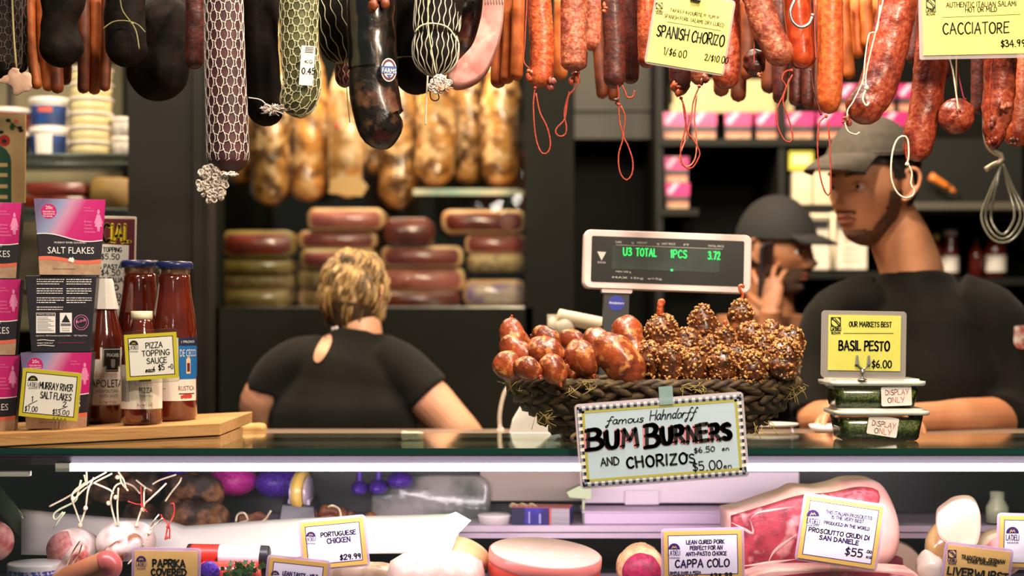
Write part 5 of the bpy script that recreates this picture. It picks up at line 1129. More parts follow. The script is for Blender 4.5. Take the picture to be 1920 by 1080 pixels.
def burner(mi, dx, dy, off, lw):
    for t, x0, x1, yb, h in (('B', 1103, 1132, 843, 36), ('UM', 1139, 1195, 840, 31), ('B', 1213, 1238, 838, 40), ('URNERS', 1244, 1372, 832, 30)):
        f.hand(mb, t, x0 + dx, yb + dy, x1 + dx, h, lw, mi, off, jit=.05, gap=.28, seed=5)
burner(1, -3.6, 1.4, .0012, 7.4); burner(0, 0, 0, .0020, 7.0)
f.hand(mb, 'AND', 1127, 873, 1161, 14, 2.4, 0, jit=.08, off=.0016); f.hand(mb, 'CHORIZO', 1176, 877, 1288, 19, 4.0, 0, jit=.08, off=.0016, gap=.28); f.hand(mb, "'S", 1289, 868, 1303, 16, 2.6, 0, jit=.05, off=.0016, gap=.1)
f.hand(mb, '$6.50', 1302, 849, 1340, 9, 1.7, 0, jit=.15, off=.0016); f.hand(mb, 'en', 1354, 845, 1367, 9, 1.4, 0, off=.0016); f.hand(mb, '$5.00', 1300, 883, 1354, 16, 2.2, 0, jit=.12, off=.0016); f.hand(mb, 'en', 1357, 878, 1372, 10, 1.5, 0, off=.0016)
mb.build('lettering', [M_INK, mat('pink shadow ink', '#e88a96', rough=.6)], s, local=True)
mb = MB(); mb.box((14 * k, -.0035, 84 * k), (26 * k, .0006, 34 * k)); mb.build('sticky_tape', mat('blue tape', '#a8c8c8', rough=.3, alpha=.55), s, local=True)
mb = MB(); mb.box((0, .010, 20 * k), (60 * k, .016, 12 * k)); mb.build('sign_bracket', M_TUBW, s, local=True)

# ---- pesto tubs
def rr_ring(w, d, z, r, c, seg=5):
    out = []
    for sx, sy, a0 in ((1, 1, 0), (-1, 1, pi / 2), (-1, -1, pi), (1, -1, 1.5 * pi)):
        for i in range(seg + 1): a = a0 + i / seg * pi / 2; out.append(Vector((c[0] + sx * (w / 2 - r) + r * cos(a), c[1] + sy * (d / 2 - r) + r * sin(a), c[2] + z)))
    return out
def loft(mb, rings, mi=0, smooth=True):
    n = len(rings[0]); v = [p for r in rings for p in r]; f_ = [(i * n + j, i * n + (j + 1) % n, (i + 1) * n + (j + 1) % n, (i + 1) * n + j) for i in range(len(rings) - 1) for j in range(n)]
    f_ += [tuple(range(n - 1, -1, -1)), tuple((len(rings) - 1) * n + j for j in range(n))]; return mb.add(v, f_, mi, smooth)
def pesto(label, px, z0, Y, sx0, ang, w=158, h=46):
    kk = Y / F; root = empty('pesto_tub', (P(px, 0, Y).x, Y, z0), label, 'tub', 'clear pesto tubs', (0, 0, radians(ang)))
    W0, W1, D0, D1 = (w - 14) * kk, w * kk, .09, .105; Hh = h * kk
    mb = MB(); loft(mb, [rr_ring(W0 * .94, D0 * .94, 0, .012, (0, 0, 0)), rr_ring(W0, D0, .004, .014, (0, 0, 0)), rr_ring(W1, D1, Hh, .016, (0, 0, 0))]); mb.build('tub', M_TUB, root, local=True)
    mb = MB(); loft(mb, [rr_ring(W0 * .92, D0 * .9, .0015, .012, (0, 0, 0)), rr_ring(W0 * .97, D0 * .96, .005, .013, (0, 0, 0)), rr_ring(W1 * .965, D1 * .95, Hh * .80, .015, (0, 0, 0))]); mb.build('pesto_sauce', M_PESTO, root, local=True)
    mb = MB(); LW = (w + 20) * kk; loft(mb, [rr_ring(LW * .97, D1 + .016, Hh, .016, (0, 0, 0)), rr_ring(LW, D1 + .02, Hh + .003, .017, (0, 0, 0)), rr_ring(LW, D1 + .02, Hh + .008, .017, (0, 0, 0)), rr_ring(LW * .9, D1 + .002, Hh + .0085, .014, (0, 0, 0)), rr_ring(LW * .89, D1, Hh + .012, .014, (0, 0, 0))]); mb.build('lid', M_TUBW, root, local=True)
    mb = MB(); f2 = Face(0, 0, Y, sx0[2]); lw, lh = 54, 36 if sx0[2] > 0 else 36
    cw = Vector((sx0[0] * kk, -D1 / 2 - .003, Hh * .5 + sx0[1] * kk)); 
    mb.rbox((0, 0, 0), (56 * kk, .0008, 36 * kk), 3 * kk, 0)
    f2.hand(mb, 'DISPLAY', -20, -2, 22, 9, 1.2, 1, .0008, jit=.06) ; f2.hand(mb, 'ONLY', -16, 12, 14, 9, 1.2, 1, .0008, jit=.08)
    R = Euler((0, radians(sx0[2]), 0)).to_matrix(); mb.v = [R @ p + cw for p in mb.v]
    mb.build('handwritten_sticker', [M_PAPER, mat('faded red pen', '#d9806c', rough=.6)], root, local=True); return root
YP = 2.90
p1 = pesto('lower clear pesto tub on the glass counter, tilted display only sticker', 1642, Zt + .001, YP, (0, 4, 9), 0, 158, 47)
p2 = pesto('upper clear pesto tub stacked under the pesto sign', 1633, Zt + .001 + 47 * YP / F + .0122, YP, (34, 2, -2), 0, 160, 42)
s, f = sign('pesto_sign', 'yellow basil pesto sign in a clear frame clipped on the upper tub', 1619.5, 646, 2.84, 160, 126, .9, M_YEL2, (136, 104), sleeve_m=mat('clear frame', '#b9b2aa', rough=.2, alpha=.5, coat=.6), sleeve_r=7, off=(1, -3))
mb = MB(); farm_logo(f, mb, 1567, 608, 19, 0, 1); f.hand(mb, 'OUR MARKETS BEST', 1592, 612, 1671, 9, 1.6, 0); f.line(mb, [(1581, 625), (1675, 625)], 1, 0)
f.hand(mb, 'BASIL PESTO', 1573, 656, 1667, 17, 3.1, 0, jit=.05); f.hand(mb, '$6.00', 1635, 689, 1671, 13, 2.2, 0, jit=.06); mb.build('lettering', [M_INK, M_YEL2], s, local=True)
mb = MB(); k = f.k
for x in (-13, 9): mb.box((x * k, -.004, -29 * k), (7 * k, .006, 17 * k), top=(.5, .5)); mb.sweep([(x * k, -.003, -36 * k), ((x * .4) * k, -.003, -44 * k), (-2 * k, -.003, -46 * k)], .0014, 6, N=6)
mb.sweep([(-2 * k, -.003, -46 * k), (-2 * k, .0, -64 * k)], .003, 10, N=2); mb.lathe([(.009, -67 * k), (.008, -65 * k), (.004, -63 * k)], c=(-2 * k, 0, 0), n=20); mb.build('clip_stand', M_STEEL, s, local=True)
mb = MB(); mb.box((0, .0, .012 - 67 * k), (.02, .03, .0))
# ---- small things on the rear worktop
ZW = 1.2155
def onw(px, Y): return Vector((P(px, 0, Y).x, Y, ZW))
c = onw(1003, 3.12); mb = MB(); mb.prism([(-.052, 0), (.052, 0), (.050, .004), (-.012, .060), (-.028, .062), (-.044, .035)], -.02, .03, 0, c=c); o = mb.build('paper_stack', M_PAPER, origin=c, bevel=.002); tag(o, 'white folded wrapping paper behind the left side of the basket', 'paper')
c = onw(950, 3.2); mb = MB(); mb.sweep([c + Vector((.016, 0, .11)), c + Vector((-.004, 0, .085)), c + Vector((-.014, 0, .04)), c + Vector((-.012, 0, .002))], (lambda t: (.0045, .008)), 12, N=20); mb.sweep([c + Vector((.03, 0, .125)), c + Vector((.016, 0, .11))], .0045, 10, N=3); mb.ball(c + Vector((-.012, 0, .006)), (.009, .009, .012)); o = mb.build('metal_ring', mat('pale handle', '#cfc0ae', rough=.4), origin=c); tag(o, 'pale curved metal handle rising left of the basket', 'ring')
q = P(1030, 600, 3.22); root = empty('label_printer', (P(1085, 0, 3.25).x, 3.25, ZW), 'cream label printer arm behind the smooth sausages', 'printer'); mb = MB()
mb.caps([P(1044, 592, 3.22), P(1134, 610, 3.22)], K(14, 3.2), .3, .3, 16, flat=.8); mb.build('printer_arm', M_CREAM, root)
mb = MB(); mb.ball(P(1058, 616, 3.22), (K(20, 3.2), .02, K(22, 3.2))); mb.box(P(1040, 700, 3.25) , (.03, .03, .24)); mb.ball(P(1036, 612, 3.22), (K(10, 3.2), .015, K(18, 3.2))); mb.build('printer_hinge', mat('ivory part', '#c8bfa8', rough=.5), root)
mb = MB(); mb.box(root.location + Vector((0, 0, .05)), (.13, .05, .10)); mb.box(root.location + Vector((-.02, 0, .13)), (.06, .04, .08)); mb.build('printer_body', M_DARK, root)
for i, (px, Y, w, l) in enumerate(((1438, 3.14, .060, 'flat white tray on the worktop right of the basket'), (1440, 3.14, .055, 'raised white tray edge above the lower tray right of the basket'))):
    c = onw(px, Y) + Vector((0, 0, .001 + i * .022)); mb = MB(); mb.lathe([(0, 0), (w, 0), (w + .006, .003), (w + .004, .005), (w - .002, .003), (0, .003)], c=c, n=30, sy=.8)
    if i: 
        for a in (-1, 1): mb.sweep([c + Vector((a * .045, 0, .002)), c + Vector((a * .05, 0, -.017))], .0025, 6, N=2)
    o = mb.build('white_tray', M_WHITE, origin=c); tag(o, l, 'tray', 'white trays behind the basket')
c = onw(466, 3.13); mb = MB(); mb.caps([c + Vector((-.038, 0, .012)), c + Vector((-.01, 0, .018)), c + Vector((.036, 0, .018))], .011, 1.4, .6, 16, nz=.002, nsc=60, flat=1.3); o = mb.build('bread_roll', mat('bread crust', '#d8b06a', '#c8985a', scale=20, rough=.6), origin=c); tag(o, 'pale bread roll lying on the worktop by the pine board', 'bread')
c = onw(772, 3.1); mb = MB(); mb.caps([c + Vector((-.022, 0, .008)), c + Vector((.024, 0, .007))], .007, 1, 1, 12, nz=.002, nsc=60); o = mb.build('bread_piece', mat('bread crumb', '#e4d4b4', rough=.7), origin=c); tag(o, 'small pale bread piece under the woman\'s right arm', 'bread')
# ------------------------------------------------------------ people
def gs(x, z, cx, cz, sx, sz): return math.exp(-((x - cx) / sx) ** 2 - ((z - cz) / sz) ** 2)
class Head:
    def __init__(s, c, yaw, pitch=0, roll=0, sc=1.0, female=False, jaw=1.0):
        s.c = Vector(c); s.sc = sc; s.f = female; s.jaw = jaw
        s.R = Matrix.Rotation(radians(yaw), 3, 'Z') @ Matrix.Rotation(radians(roll), 3, 'Y') @ Matrix.Rotation(radians(pitch), 3, 'X')
    def local(s, th, ph, off=0.0):
        # th longitude (0 = face), ph latitude
        d = Vector((sin(th) * cos(ph), -cos(th) * cos(ph), sin(ph)))
        x, y, z = d.x * .074, d.y * .095, d.z * .117
        if d.z < 0:
            t = -d.z; x *= 1 - .30 * t ** 1.5 * s.jaw
            if d.y > 0: y *= 1 - .5 * t ** 1.2
            else: y *= 1 + .04 * t
            y -= .020 * t ** 2.2
        if d.z > 0 and d.y < 0: y *= 1 - .04 * d.z
        if d.y < .15:
            k = min(1, max(0, (.15 - d.y) / .5)); q = 0
            q += .0050 * gs(x, z, 0, .024, .046, .010) - .0105 * (gs(x, z, .031, .003, .015, .012) + gs(x, z, -.031, .003, .015, .012))
            q += .0125 * gs(x, z, 0, -.006, .0085, .022) + .0250 * gs(x, z, 0, -.030, .0105, .0125) + .0085 * (gs(x, z, .0125, -.036, .007, .007) + gs(x, z, -.0125, -.036, .007, .007))
            q += .0060 * gs(x, z, 0, -.0565, .020, .0050) + .0070 * gs(x, z, 0, -.0675, .017, .0055) - .0030 * gs(x, z, 0, -.0620, .022, .0022) - .004 * gs(x, z, 0, -.078, .02, .006)
            q += .0085 * gs(x, z, 0, -.095, .020, .012) + .0040 * (gs(x, z, .047, -.016, .018, .016) + gs(x, z, -.047, -.016, .018, .016)) - .004 * (gs(x, z, .045, -.055, .015, .02) + gs(x, z, -.045, -.055, .015, .02))
            y -= q * k
        p = Vector((x, y, z))
        if off: p += Vector((d.x / .074, d.y / .095, d.z / .117)).normalized() * off
        return p
    def W(s, p): return s.c + s.R @ (Vector(p) * s.sc)
    def shell(s, mb, mi=0, pred=None, off=0.0, nu=84, nv=60, offf=None):
        v = []; f = []
        for j in range(nv + 1):
            ph = -pi / 2 + pi * j / nv
            for i in range(nu):
                th = -pi + 2 * pi * i / nu; o = offf(th, ph) if offf else off; v.append(s.local(th, ph, o))
        for j in range(nv):
            for i in range(nu):
                a, b, c, d = j * nu + i, j * nu + (i + 1) % nu, (j + 1) * nu + (i + 1) % nu, (j + 1) * nu + i
                if pred is None or pred((v[a] + v[c]) / 2, -pi + 2 * pi * (i + .5) / nu, -pi / 2 + pi * (j + .5) / nv): f.append((a, b, c, d))
        used = sorted({i for q in f for i in q}); mp = {o: n for n, o in enumerate(used)}
        mb.add([s.W(v[i]) for i in used], [tuple(mp[i] for i in q) for q in f], mi); return mb
    def ear(s, mb, sd):
        path = [(.073, .002, .020), (.086, .016, .031), (.094, .028, .019), (.092, .026, -.004), (.082, .010, -.026), (.073, .000, -.031)]
        mb.sweep([s.W((sd * a, b, c)) for a, b, c in path], .0042 * s.sc, 8, N=16)
        mb.ball(s.W((sd * .078, .010, 0)), (.006 * s.sc, .014 * s.sc, .027 * s.sc), 12, 8, R=s.R @ Matrix.Rotation(radians(-25 * sd), 3, 'Z'))
    def features(s, root, brow, iris=True, lips=None, open_=1.0):
        for sd in (-1, 1):
            mb = MB(); mb.ball(s.W((sd * .031, -.0715, .002)), .0115 * s.sc, 16, 12, mi=0); mb.ball(s.W((sd * .031, -.0800, .002)), (.0052 * s.sc,) * 3, 12, 8, mi=1); mb.build('eye', [M_EYE, M_IRIS], root)
            mb = MB(); L1 = [s.W((sd * (.017 + .028 * t), -.0845 + .012 * t * t, .0075 + .0035 * sin(pi * t) - .002)) for t in (0, .25, .5, .75, 1)]; mb.sweep(L1, (lambda t: (.0022 * s.sc, .0030 * s.sc)), 8, N=8); mb.build('eyelid', lips[1], root)
            mb = MB(); mb.sweep([s.W((sd * (.012 + .036 * t), -.0955 + .020 * t * t, .0225 + .0055 * sin(pi * t * .8))) for t in (0, .25, .5, .75, 1)], [(.002, .002), (.0036, .003), (.0034, .003), (.0012, .001)], 8, N=12); mb.build('eyebrow', brow, root)
        mb = MB(); s.shell(mb, pred=lambda p, th, ph: p.y < -.06 and abs(p.x) < .024 and ((-.0615 < p.z < -.0515 + .0 * p.x) or (-.0725 < p.z < -.0610)) and abs(p.x) < .025 - abs(p.z + .062) * 1.2, off=.0010, nu=240, nv=200); mb.build('lips', lips[0], root)
def hand_mb(mb, w, d, n, side=1, sc=1.0, curl=(20, 30, 25), spread=.10, thumb=.9):
    """hand grown from the wrist w along d; n is the palm side"""
    d = Vector(d).normalized(); n = Vector(n); n = (n - d * n.dot(d)).normalized(); s_ = d.cross(n) * side; w = Vector(w)
    mb.sweep([w - d * .01 * sc, w + d * .03 * sc, w + d * .065 * sc, w + d * .092 * sc], [(.026 * sc, .020 * sc), (.036 * sc, .017 * sc), (.042 * sc, .015 * sc), (.036 * sc, .010 * sc)], 16, N=10, up=n)
    for i, (o, L) in enumerate(((-.031, .070), (-.0105, .080), (.0105, .076), (.031, .060))):
        o *= -1; p = w + d * (.088 - .006 * abs(i - 1.3)) * sc + s_ * o * sc; q = d + s_ * (o / .031 * spread); q.normalize(); pts = [p - q * .02 * sc, p]; a = 0
        for seg, cu in zip((.45, .32, .25), curl):
            a += radians(cu + (i - 1) * 3); pts.append(pts[-1] + (q * cos(a) + n * sin(a)) * L * seg * sc)
        mb.sweep(pts, [.0098 * sc, .0092 * sc, .0086 * sc, .0078 * sc, .0060 * sc], 10, N=14)
    p = w + d * .020 * sc + s_ * .026 * sc; q = (d * .62 + s_ * thumb * .75 + n * .30).normalized()
    mb.sweep([p - q * .01 * sc, p, p + q * .035 * sc, p + q * .060 * sc + n * .006 * sc + d * .006 * sc, p + q * .078 * sc + n * .012 * sc + d * .012 * sc], [.014 * sc, .0135 * sc, .0115 * sc, .010 * sc, .0065 * sc], 10, N=12)
from mathutils.bvhtree import BVHTree
def hitter(o, off=.002):
    me = o.data; t = TW(o); bv = BVHTree.FromPolygons([v.co + t for v in me.vertices], [tuple(p.vertices) for p in me.polygons]); O = Vector((0, 0, CZ))
    def hit(px, py):
        dr = (P(px, py, 1) - O).normalized(); h, nn, _, _ = bv.ray_cast(O, dr)
        return (h - dr * off) if h is not None else P(px, py, t.y)
    return hit
def patch(name, outline, hit, m, parent, n=26):
    cx = sum(p[0] for p in outline) / len(outline); cy = sum(p[1] for p in outline) / len(outline); ol = [(p.x, p.y) for p in catmull([(a, b, 0) for a, b in outline + outline[:1]], n)][:-1]
    mb = MB(); v = [hit(cx, cy)]; f = []
    for k in (.35, .7, 1.0): v += [hit(cx + (x - cx) * k, cy + (y - cy) * k) for x, y in ol]
    for i in range(n):
        j = (i + 1) % n; f.append((0, 1 + i, 1 + j))
        for r in (0, 1): a = 1 + r * n; f.append((a + i, a + n + i, a + n + j, a + j))
    mb.add(v, f); return mb.build(name, m, parent)

# ---- man on the right, three-quarter to the left
YM = 3.52
root = empty('person', (P(1720, 0, YM).x, YM, 0), 'bearded young person in grey brown cap and black long sleeved top, looking left', 'person', 'people working behind the counter')
hd = Head(P(1636, 348, YM), -52, 6, 2, 1.11)
B = MB(); hd.shell(B); hd.ear(B, 1); hd.ear(B, -1)
B.sweep([P(1664, 395, YM + .02), P(1686, 445, YM + .02), P(1712, 520, YM + .03), P(1718, 600, YM + .03)], [.056, .066, .070, .064], 24, N=12)
B.sweep([P(1718, 580, YM + .03), P(1720, 700, YM + .03), P(1720, 900, YM + .02), P(1720, 1100, YM + .02)], [(.09, .06), (.15, .08), (.15, .09), (.15, .10)], 28, N=12, up=(0, 1, 0))
B.sweep([P(1620, 590, YM + .02), P(1545, 640, YM + .01), P(1528, 740, YM - .02), P(1530, 788, YM - .06)], [.06, .05, .045, .040], 18, N=12)
B.sweep([P(1530, 788, YM - .06), P(1560, 783, YM - .15), P(1612, 776, YM - .23)], [.042, .038, .026], 18, N=10)
B.sweep([P(1820, 590, YM + .02), P(1882, 640, YM + .01), P(1893, 740, YM - .03), P(1890, 784, YM - .06)], [.05, .045, .042, .042], 18, N=12)
B.sweep([P(1893, 782, YM - .05), P(1800, 781, YM - .13), P(1700, 783, YM - .20), P(1655, 780, YM - .23)], [.046, .040, .032, .026], 18, N=12)
hand_mb(B, P(1605, 776, YM - .23), (1, -.25, .05), (0, -.3, -1), 1, 1.0, (25, 35, 30)); hand_mb(B, P(1660, 778, YM - .24), (-1, .0, .12), (0, -.5, -.8), -1, 1.0, (20, 30, 25))
B.sweep([(root.location.x - .09, YM + .03, 1.0), (root.location.x - .1, YM + .02, .5), (root.location.x - .1, YM + .03, .03)], [.09, .06, .045], 16, N=8); B.sweep([(root.location.x + .09, YM + .03, 1.0), (root.location.x + .1, YM + .02, .5), (root.location.x + .1, YM + .03, .03)], [.09, .06, .045], 16, N=8)
body = B.build('body', M_SKIN, root, remesh=.0032, smoothit=2)
S = MB(); cx = P(1720, 0, YM).x
S.sweep([P(1716, 514, YM + .03), P(1717, 552, YM + .025), P(1720, 640, YM + .02), P(1720, 760, YM + .02), P(1720, 960, YM + .02), (cx, YM + .02, .93)], [(.082, .072), (.165, .095), (.20, .118), (.195, .118), (.18, .118), (.175, .115)], 32, N=22, up=(0, 1, 0))
S.sweep([P(1640, 560, YM + .02), P(1560, 598, YM + .01), P(1533, 680, YM), P(1526, 742, YM - .03), P(1526, 775, YM - .05)], [.062, .064, .058, .054, .050], 20, N=14)
S.sweep([P(1790, 560, YM + .02), P(1866, 600, YM + .01), P(1893, 690, YM), P(1902, 760, YM - .03), P(1880, 788, YM - .08)], [.062, .068, .064, .062, .060], 20, N=14)
shirt = S.build('long_sleeved_top', M_SHIRT, root, remesh=.006, smoothit=5)
tr = MB(); X = root.location.x
for sx in (-1, 1): tr.sweep([(X + sx * .07, YM + .03, 1.0), (X + sx * .1, YM + .02, .5), (X + sx * .1, YM + .03, .06)], [(.11, .11), (.085, .09), (.07, .08)], 20, N=10)
tr.build('trousers', M_SHIRT2, root, remesh=.012)
hd.features(root, M_HAIR, lips=(M_LIP, M_SKIN))
def beard(p, th, ph):
    a = abs(p.x)
    if p.y > .004: return False
    jaw = p.z < -.086 + .045 * max(0, (a - .035) / .03) and p.z > -.114
    side = a > .060 and p.z < -.01 and p.y > -.035 and p.y < -.002
    must = -.052 < p.z < -.044 and a < .026 and p.y < -.06
    chin = p.z < -.082 and a < .03
    return (jaw or side or must or chin) and not (abs(p.x) < .02 and -.074 < p.z < -.05)
mb = MB(); hd.shell(mb, pred=beard, off=.0016, nu=160, nv=140); mb.build('beard', M_BEARD, root)
mb = MB(); hd.shell(mb, pred=lambda p, th, ph: (p.z > .04 or (p.y > .012 and p.z > -.035 - .02 * (p.y / .09)) or (abs(p.x) > .06 and p.y > -.03 and p.z > .012)) and not (p.z < .045 and p.y < -.035), offf=lambda th, ph: .006 + .002 * sin(th * 23 + ph * 17)); mb.build('hair', M_HAIR, root)
mb = MB(); hd.shell(mb, pred=lambda p, th, ph: p.z > .058 - .030 * max(0, p.y / .1), offf=lambda th, ph: .016 + .006 * max(0, sin(ph))); 
rng = [hd.W(hd.local(-pi + 2 * pi * i / 40, .52 - .24 * max(0, -cos(-pi + 2 * pi * i / 40)), .017)) for i in range(40)]; mb.sweep(rng, .004, 8, closed=True, raw=True); cap = mb.build('cap', M_CAP, root)
mb = MB(); v = []; f = []
for i in range(17):
    a = -1.05 + 2.1 * i / 16; base = hd.local(a, .56, .014)
    for j in range(6):
        t = j / 5; e = cos(a) ** .6 if cos(a) > 0 else 0; v.append(base + Vector((0, -.085 * t * e, -.006 * t - .020 * t * t - .012 * (a / 1.05) ** 2 * t)))
for side_ in (0, -.003):
    pass
o_ = len(v); v += [p + Vector((0, 0, -.003)) for p in v]
for i in range(16):
    for j in range(5): a = i * 6 + j; f += [(a, a + 1, a + 7, a + 6), (o_ + a, o_ + a + 6, o_ + a + 7, o_ + a + 1)]
    a = i * 6 + 5; f.append((a, o_ + a, o_ + a + 6, a + 6))
mb.add([hd.W(p) for p in v], f); mb.build('brim', M_CAP, cap)
hit = hitter(shirt); patch('sleeve_patch', [(1902, 612), (1925, 612), (1925, 652), (1902, 648)], hit, mat('white red patch', '#e0d0c4', '#b04030', scale=60), root, 12)
# collar
# small white bowl in his hand
c = P(1540, 716, 3.27); 
o = None
mb = MB(); mb.lathe([(.012, -.012), (.03, -.004), (.034, .006), (.031, .006), (.01, -.006)], c=(P(1548, 0, 3.22).x, 3.22, ZW + .014), n=24); o = mb.build('small_dish', M_WHITE, origin=(P(1548, 0, 3.22).x, 3.22, ZW)); tag(o, 'small white dish left of the folded forearms at right', 'dish')

# ---- person on the phone
YQ = 4.02
root = empty('person', (P(1440, 0, YQ).x, YQ, 0), 'person in black cap and black jacket holding a phone to the ear, facing right', 'person', 'people working behind the counter')
hd = Head(P(1455, 470, YQ), 52, 4, -3, .98)
B = MB(); hd.shell(B); hd.ear(B, 1); hd.ear(B, -1)
B.sweep([P(1448, 510, YQ + .02), P(1445, 550, YQ + .03), P(1440, 600, YQ + .04)], [.052, .058, .08], 20, N=8)
B.sweep([P(1440, 590, YQ + .04), P(1440, 720, YQ + .04), P(1440, 900, YQ + .04)], [(.13, .08), (.17, .1), (.16, .1)], 24, N=8, up=(0, 1, 0))
wr = P(1446, 582, YQ - .13); B.sweep([P(1452, 690, YQ - .10), P(1444, 630, YQ - .12), wr], [.040, .034, .026], 16, N=8)
hand_mb(B, wr, (-.05, .25, 1), (.45, .9, 0), 1, .86, (14, 28, 22), spread=.42, thumb=.9)
for sx in (-1, 1): B.sweep([(root.location.x + sx * .08, YQ + .04, 1.0), (root.location.x + sx * .1, YQ + .04, .03)], [.08, .045], 12, N=6)
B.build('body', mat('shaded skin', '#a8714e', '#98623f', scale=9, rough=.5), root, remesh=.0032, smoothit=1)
S = MB(); S.sweep([P(1438, 570, YQ + .05), P(1440, 610, YQ + .045), P(1440, 690, YQ + .04), P(1440, 800, YQ + .04), (root.location.x, YQ + .04, .93)], [(.07, .07), (.16, .10), (.20, .12), (.19, .12), (.18, .12)], 28, N=16, up=(0, 1, 0))
S.sweep([P(1350, 620, YQ + .02), P(1340, 700, YQ - .02), P(1400, 760, YQ - .09), P(1453, 690, YQ - .10), P(1447, 618, YQ - .12)], [.06, .06, .06, .052, .042], 18, N=16); S.sweep([P(1520, 620, YQ + .02), P(1545, 720, YQ), P(1545, 860, YQ)], [.06, .058, .05], 18, N=8)
S.build('jacket', M_SHIRT2, root, remesh=.008, smoothit=4)
tr = MB(); X = root.location.x
for sx in (-1, 1): tr.sweep([(X + sx * .07, YQ + .04, 1.0), (X + sx * .1, YQ + .04, .05)], [(.11, .11), (.07, .08)], 16, N=6)
tr.build('trousers', M_SHIRT2, root, remesh=.014)
hd.features(root, M_HAIR, lips=(M_LIP, M_SKIND))
mb = MB(); hd.shell(mb, pred=lambda p, th, ph: p.z < -.04 and p.y < .0 and not (abs(p.x) < .02 and -.074 < p.z < -.05), off=.0014, nu=120, nv=110); mb.build('stubble', mat('grey stubble', '#5c4636', rough=.8), root)
mb = MB(); hd.shell(mb, pred=lambda p, th, ph: (p.y > .0 and p.z > -.04) or p.z > .05, off=.005); mb.build('hair', M_HAIR, root)
mb = MB(); hd.shell(mb, pred=lambda p, th, ph: p.z > .036, offf=lambda th, ph: .016 + .010 * max(0, sin(ph))); cap = mb.build('cap', M_CAPD, root)
mb = MB(); v = []; f = []
for i in range(13):
    a = -.95 + 1.9 * i / 12; base = hd.local(a, .38, .014)
    for j in range(4): t = j / 3; v.append(base + Vector((0, -.07 * t * max(0, cos(a)) ** .6, -.012 * t - .012 * t * t)))
for i in range(12):
    for j in range(3): a = i * 4 + j; f.append((a, a + 1, a + 5, a + 4))
mb.add([hd.W(p) for p in v], f); br = mb.build('brim', M_CAPD, cap); sd = br.modifiers.new('t', 'SOLIDIFY'); sd.thickness = .003
q = P(1436, 505, YQ - .115); mb = MB(); mb.rbox(q, (.066, .009, .13), .008, R=Euler((radians(8), radians(-10), radians(55))).to_matrix()); o = mb.build('mobile_phone', M_CART, origin=q); tag(o, 'black phone held in the hand of the person behind the scale display', 'phone')

# ---- woman seen from behind
YW = 3.60
root = empty('person', (P(650, 0, YW).x, YW, 0), 'person with short streaked blond hair seen from behind, black keyhole back top', 'person', 'people working behind the counter')
hd = Head(P(664, 560, YW + .03), 160, 14, 0, .84, True)
B = MB(); hd.shell(B); hd.ear(B, 1); hd.ear(B, -1)
B.sweep([P(672, 590, YW + .02), P(676, 640, YW), P(668, 680, YW - .01)], [.048, .050, .055], 22, N=8)
B.sweep([P(655, 690, YW), P(645, 760, YW), P(645, 900, YW)], [(.10, .06), (.15, .1), (.15, .1)], 24, N=8, up=(0, 1, 0))
B.sweep([P(765, 712, YW), P(800, 745, YW - .01), P(862, 812, YW - .02), P(885, 840, YW - .01)], [.046, .052, .048, .044], 20, N=12); B.sweep([P(885, 836, YW - .01), P(850, 870, YW + .12), P(800, 870, YW + .25)], [.045, .038, .028], 16, N=8)
B.sweep([P(522, 712, YW), P(500, 730, YW), P(486, 770, YW + .02), P(500, 850, YW + .06)], [.042, .046, .040, .036], 20, N=12); B.sweep([P(500, 840, YW + .06), P(540, 860, YW + .16), P(620, 860, YW + .26)], [.042, .036, .028], 16, N=8)
hand_mb(B, P(800, 870, YW + .25), (-.8, .5, .1), (0, 0, -1), 1, .92); hand_mb(B, P(620, 860, YW + .26), (.8, .4, .1), (0, 0, -1), -1, .92)
for sx in (-1, 1): B.sweep([(root.location.x + sx * .08, YW + .0, 1.0), (root.location.x + sx * .09, YW, .03)], [.08, .04], 12, N=6)
B.build('body', M_SKINP, root, remesh=.0034, smoothit=2)
S = MB(); S.sweep([P(670, 622, YW + .01), P(666, 650, YW + .005), P(652, 690, YW), P(645, 760, YW), P(645, 880, YW), (root.location.x, YW, .95)], [(.060, .058), (.125, .09), (.168, .112), (.165, .115), (.16, .12), (.17, .12)], 32, N=20, up=(0, 1, 0))
S.sweep([P(610, 668, YW), P(545, 688, YW), P(512, 716, YW), P(504, 738, YW)], [.052, .060, .056, .052], 20, N=10); S.sweep([P(705, 665, YW), P(748, 692, YW - .002), P(800, 744, YW - .01)], [.055, .062, .0635], 22, N=12)
shirt = S.build('short_sleeved_top', M_SHIRT, root, remesh=.006, smoothit=5)
tr = MB(); tr.sweep([(root.location.x, YW, 1.0), (root.location.x, YW, .05)], [(.18, .13), (.14, .1)], 20, N=6); tr.build('trousers', M_SHIRT2, root)
def hairf(th, ph): return .008 + .006 * sin(ph * 9 + th * 3) * cos(ph) + .004 * noise.noise(Vector((sin(th) * 14, cos(th) * 14, ph * 4))) + .008 * max(0, sin(ph))
up_ = lambda p, th, ph: (p.z > .045 or p.y > -.012) and not (p.z < .02 and p.y < .0) and p.z > -.075
mb = MB(); hd.shell(mb, pred=up_, offf=hairf, nu=120, nv=90); hair = mb.build('hair', M_BLOND, root)
mb = MB(); rnd = random.Random(3)
for i in range(340):
    th = rnd.uniform(pi * .35, pi * 1.65); ph = rnd.uniform(-.35, 1.3); dth = rnd.uniform(-.14, .0) - .12; L = rnd.uniform(.35, .6)
    pts = [hd.W(hd.local(th + dth * t, ph - L * t, hairf(th, ph) * (.9 + .5 * sin(pi * t)) + .001)) for t in (0, .33, .66, 1)]
    mb.sweep(pts, [.0012, .0030, .0026, .0006], 5, N=6)
lk = mb.build('hair_locks', M_BLOND, hair); lk['kind'] = 'stuff'
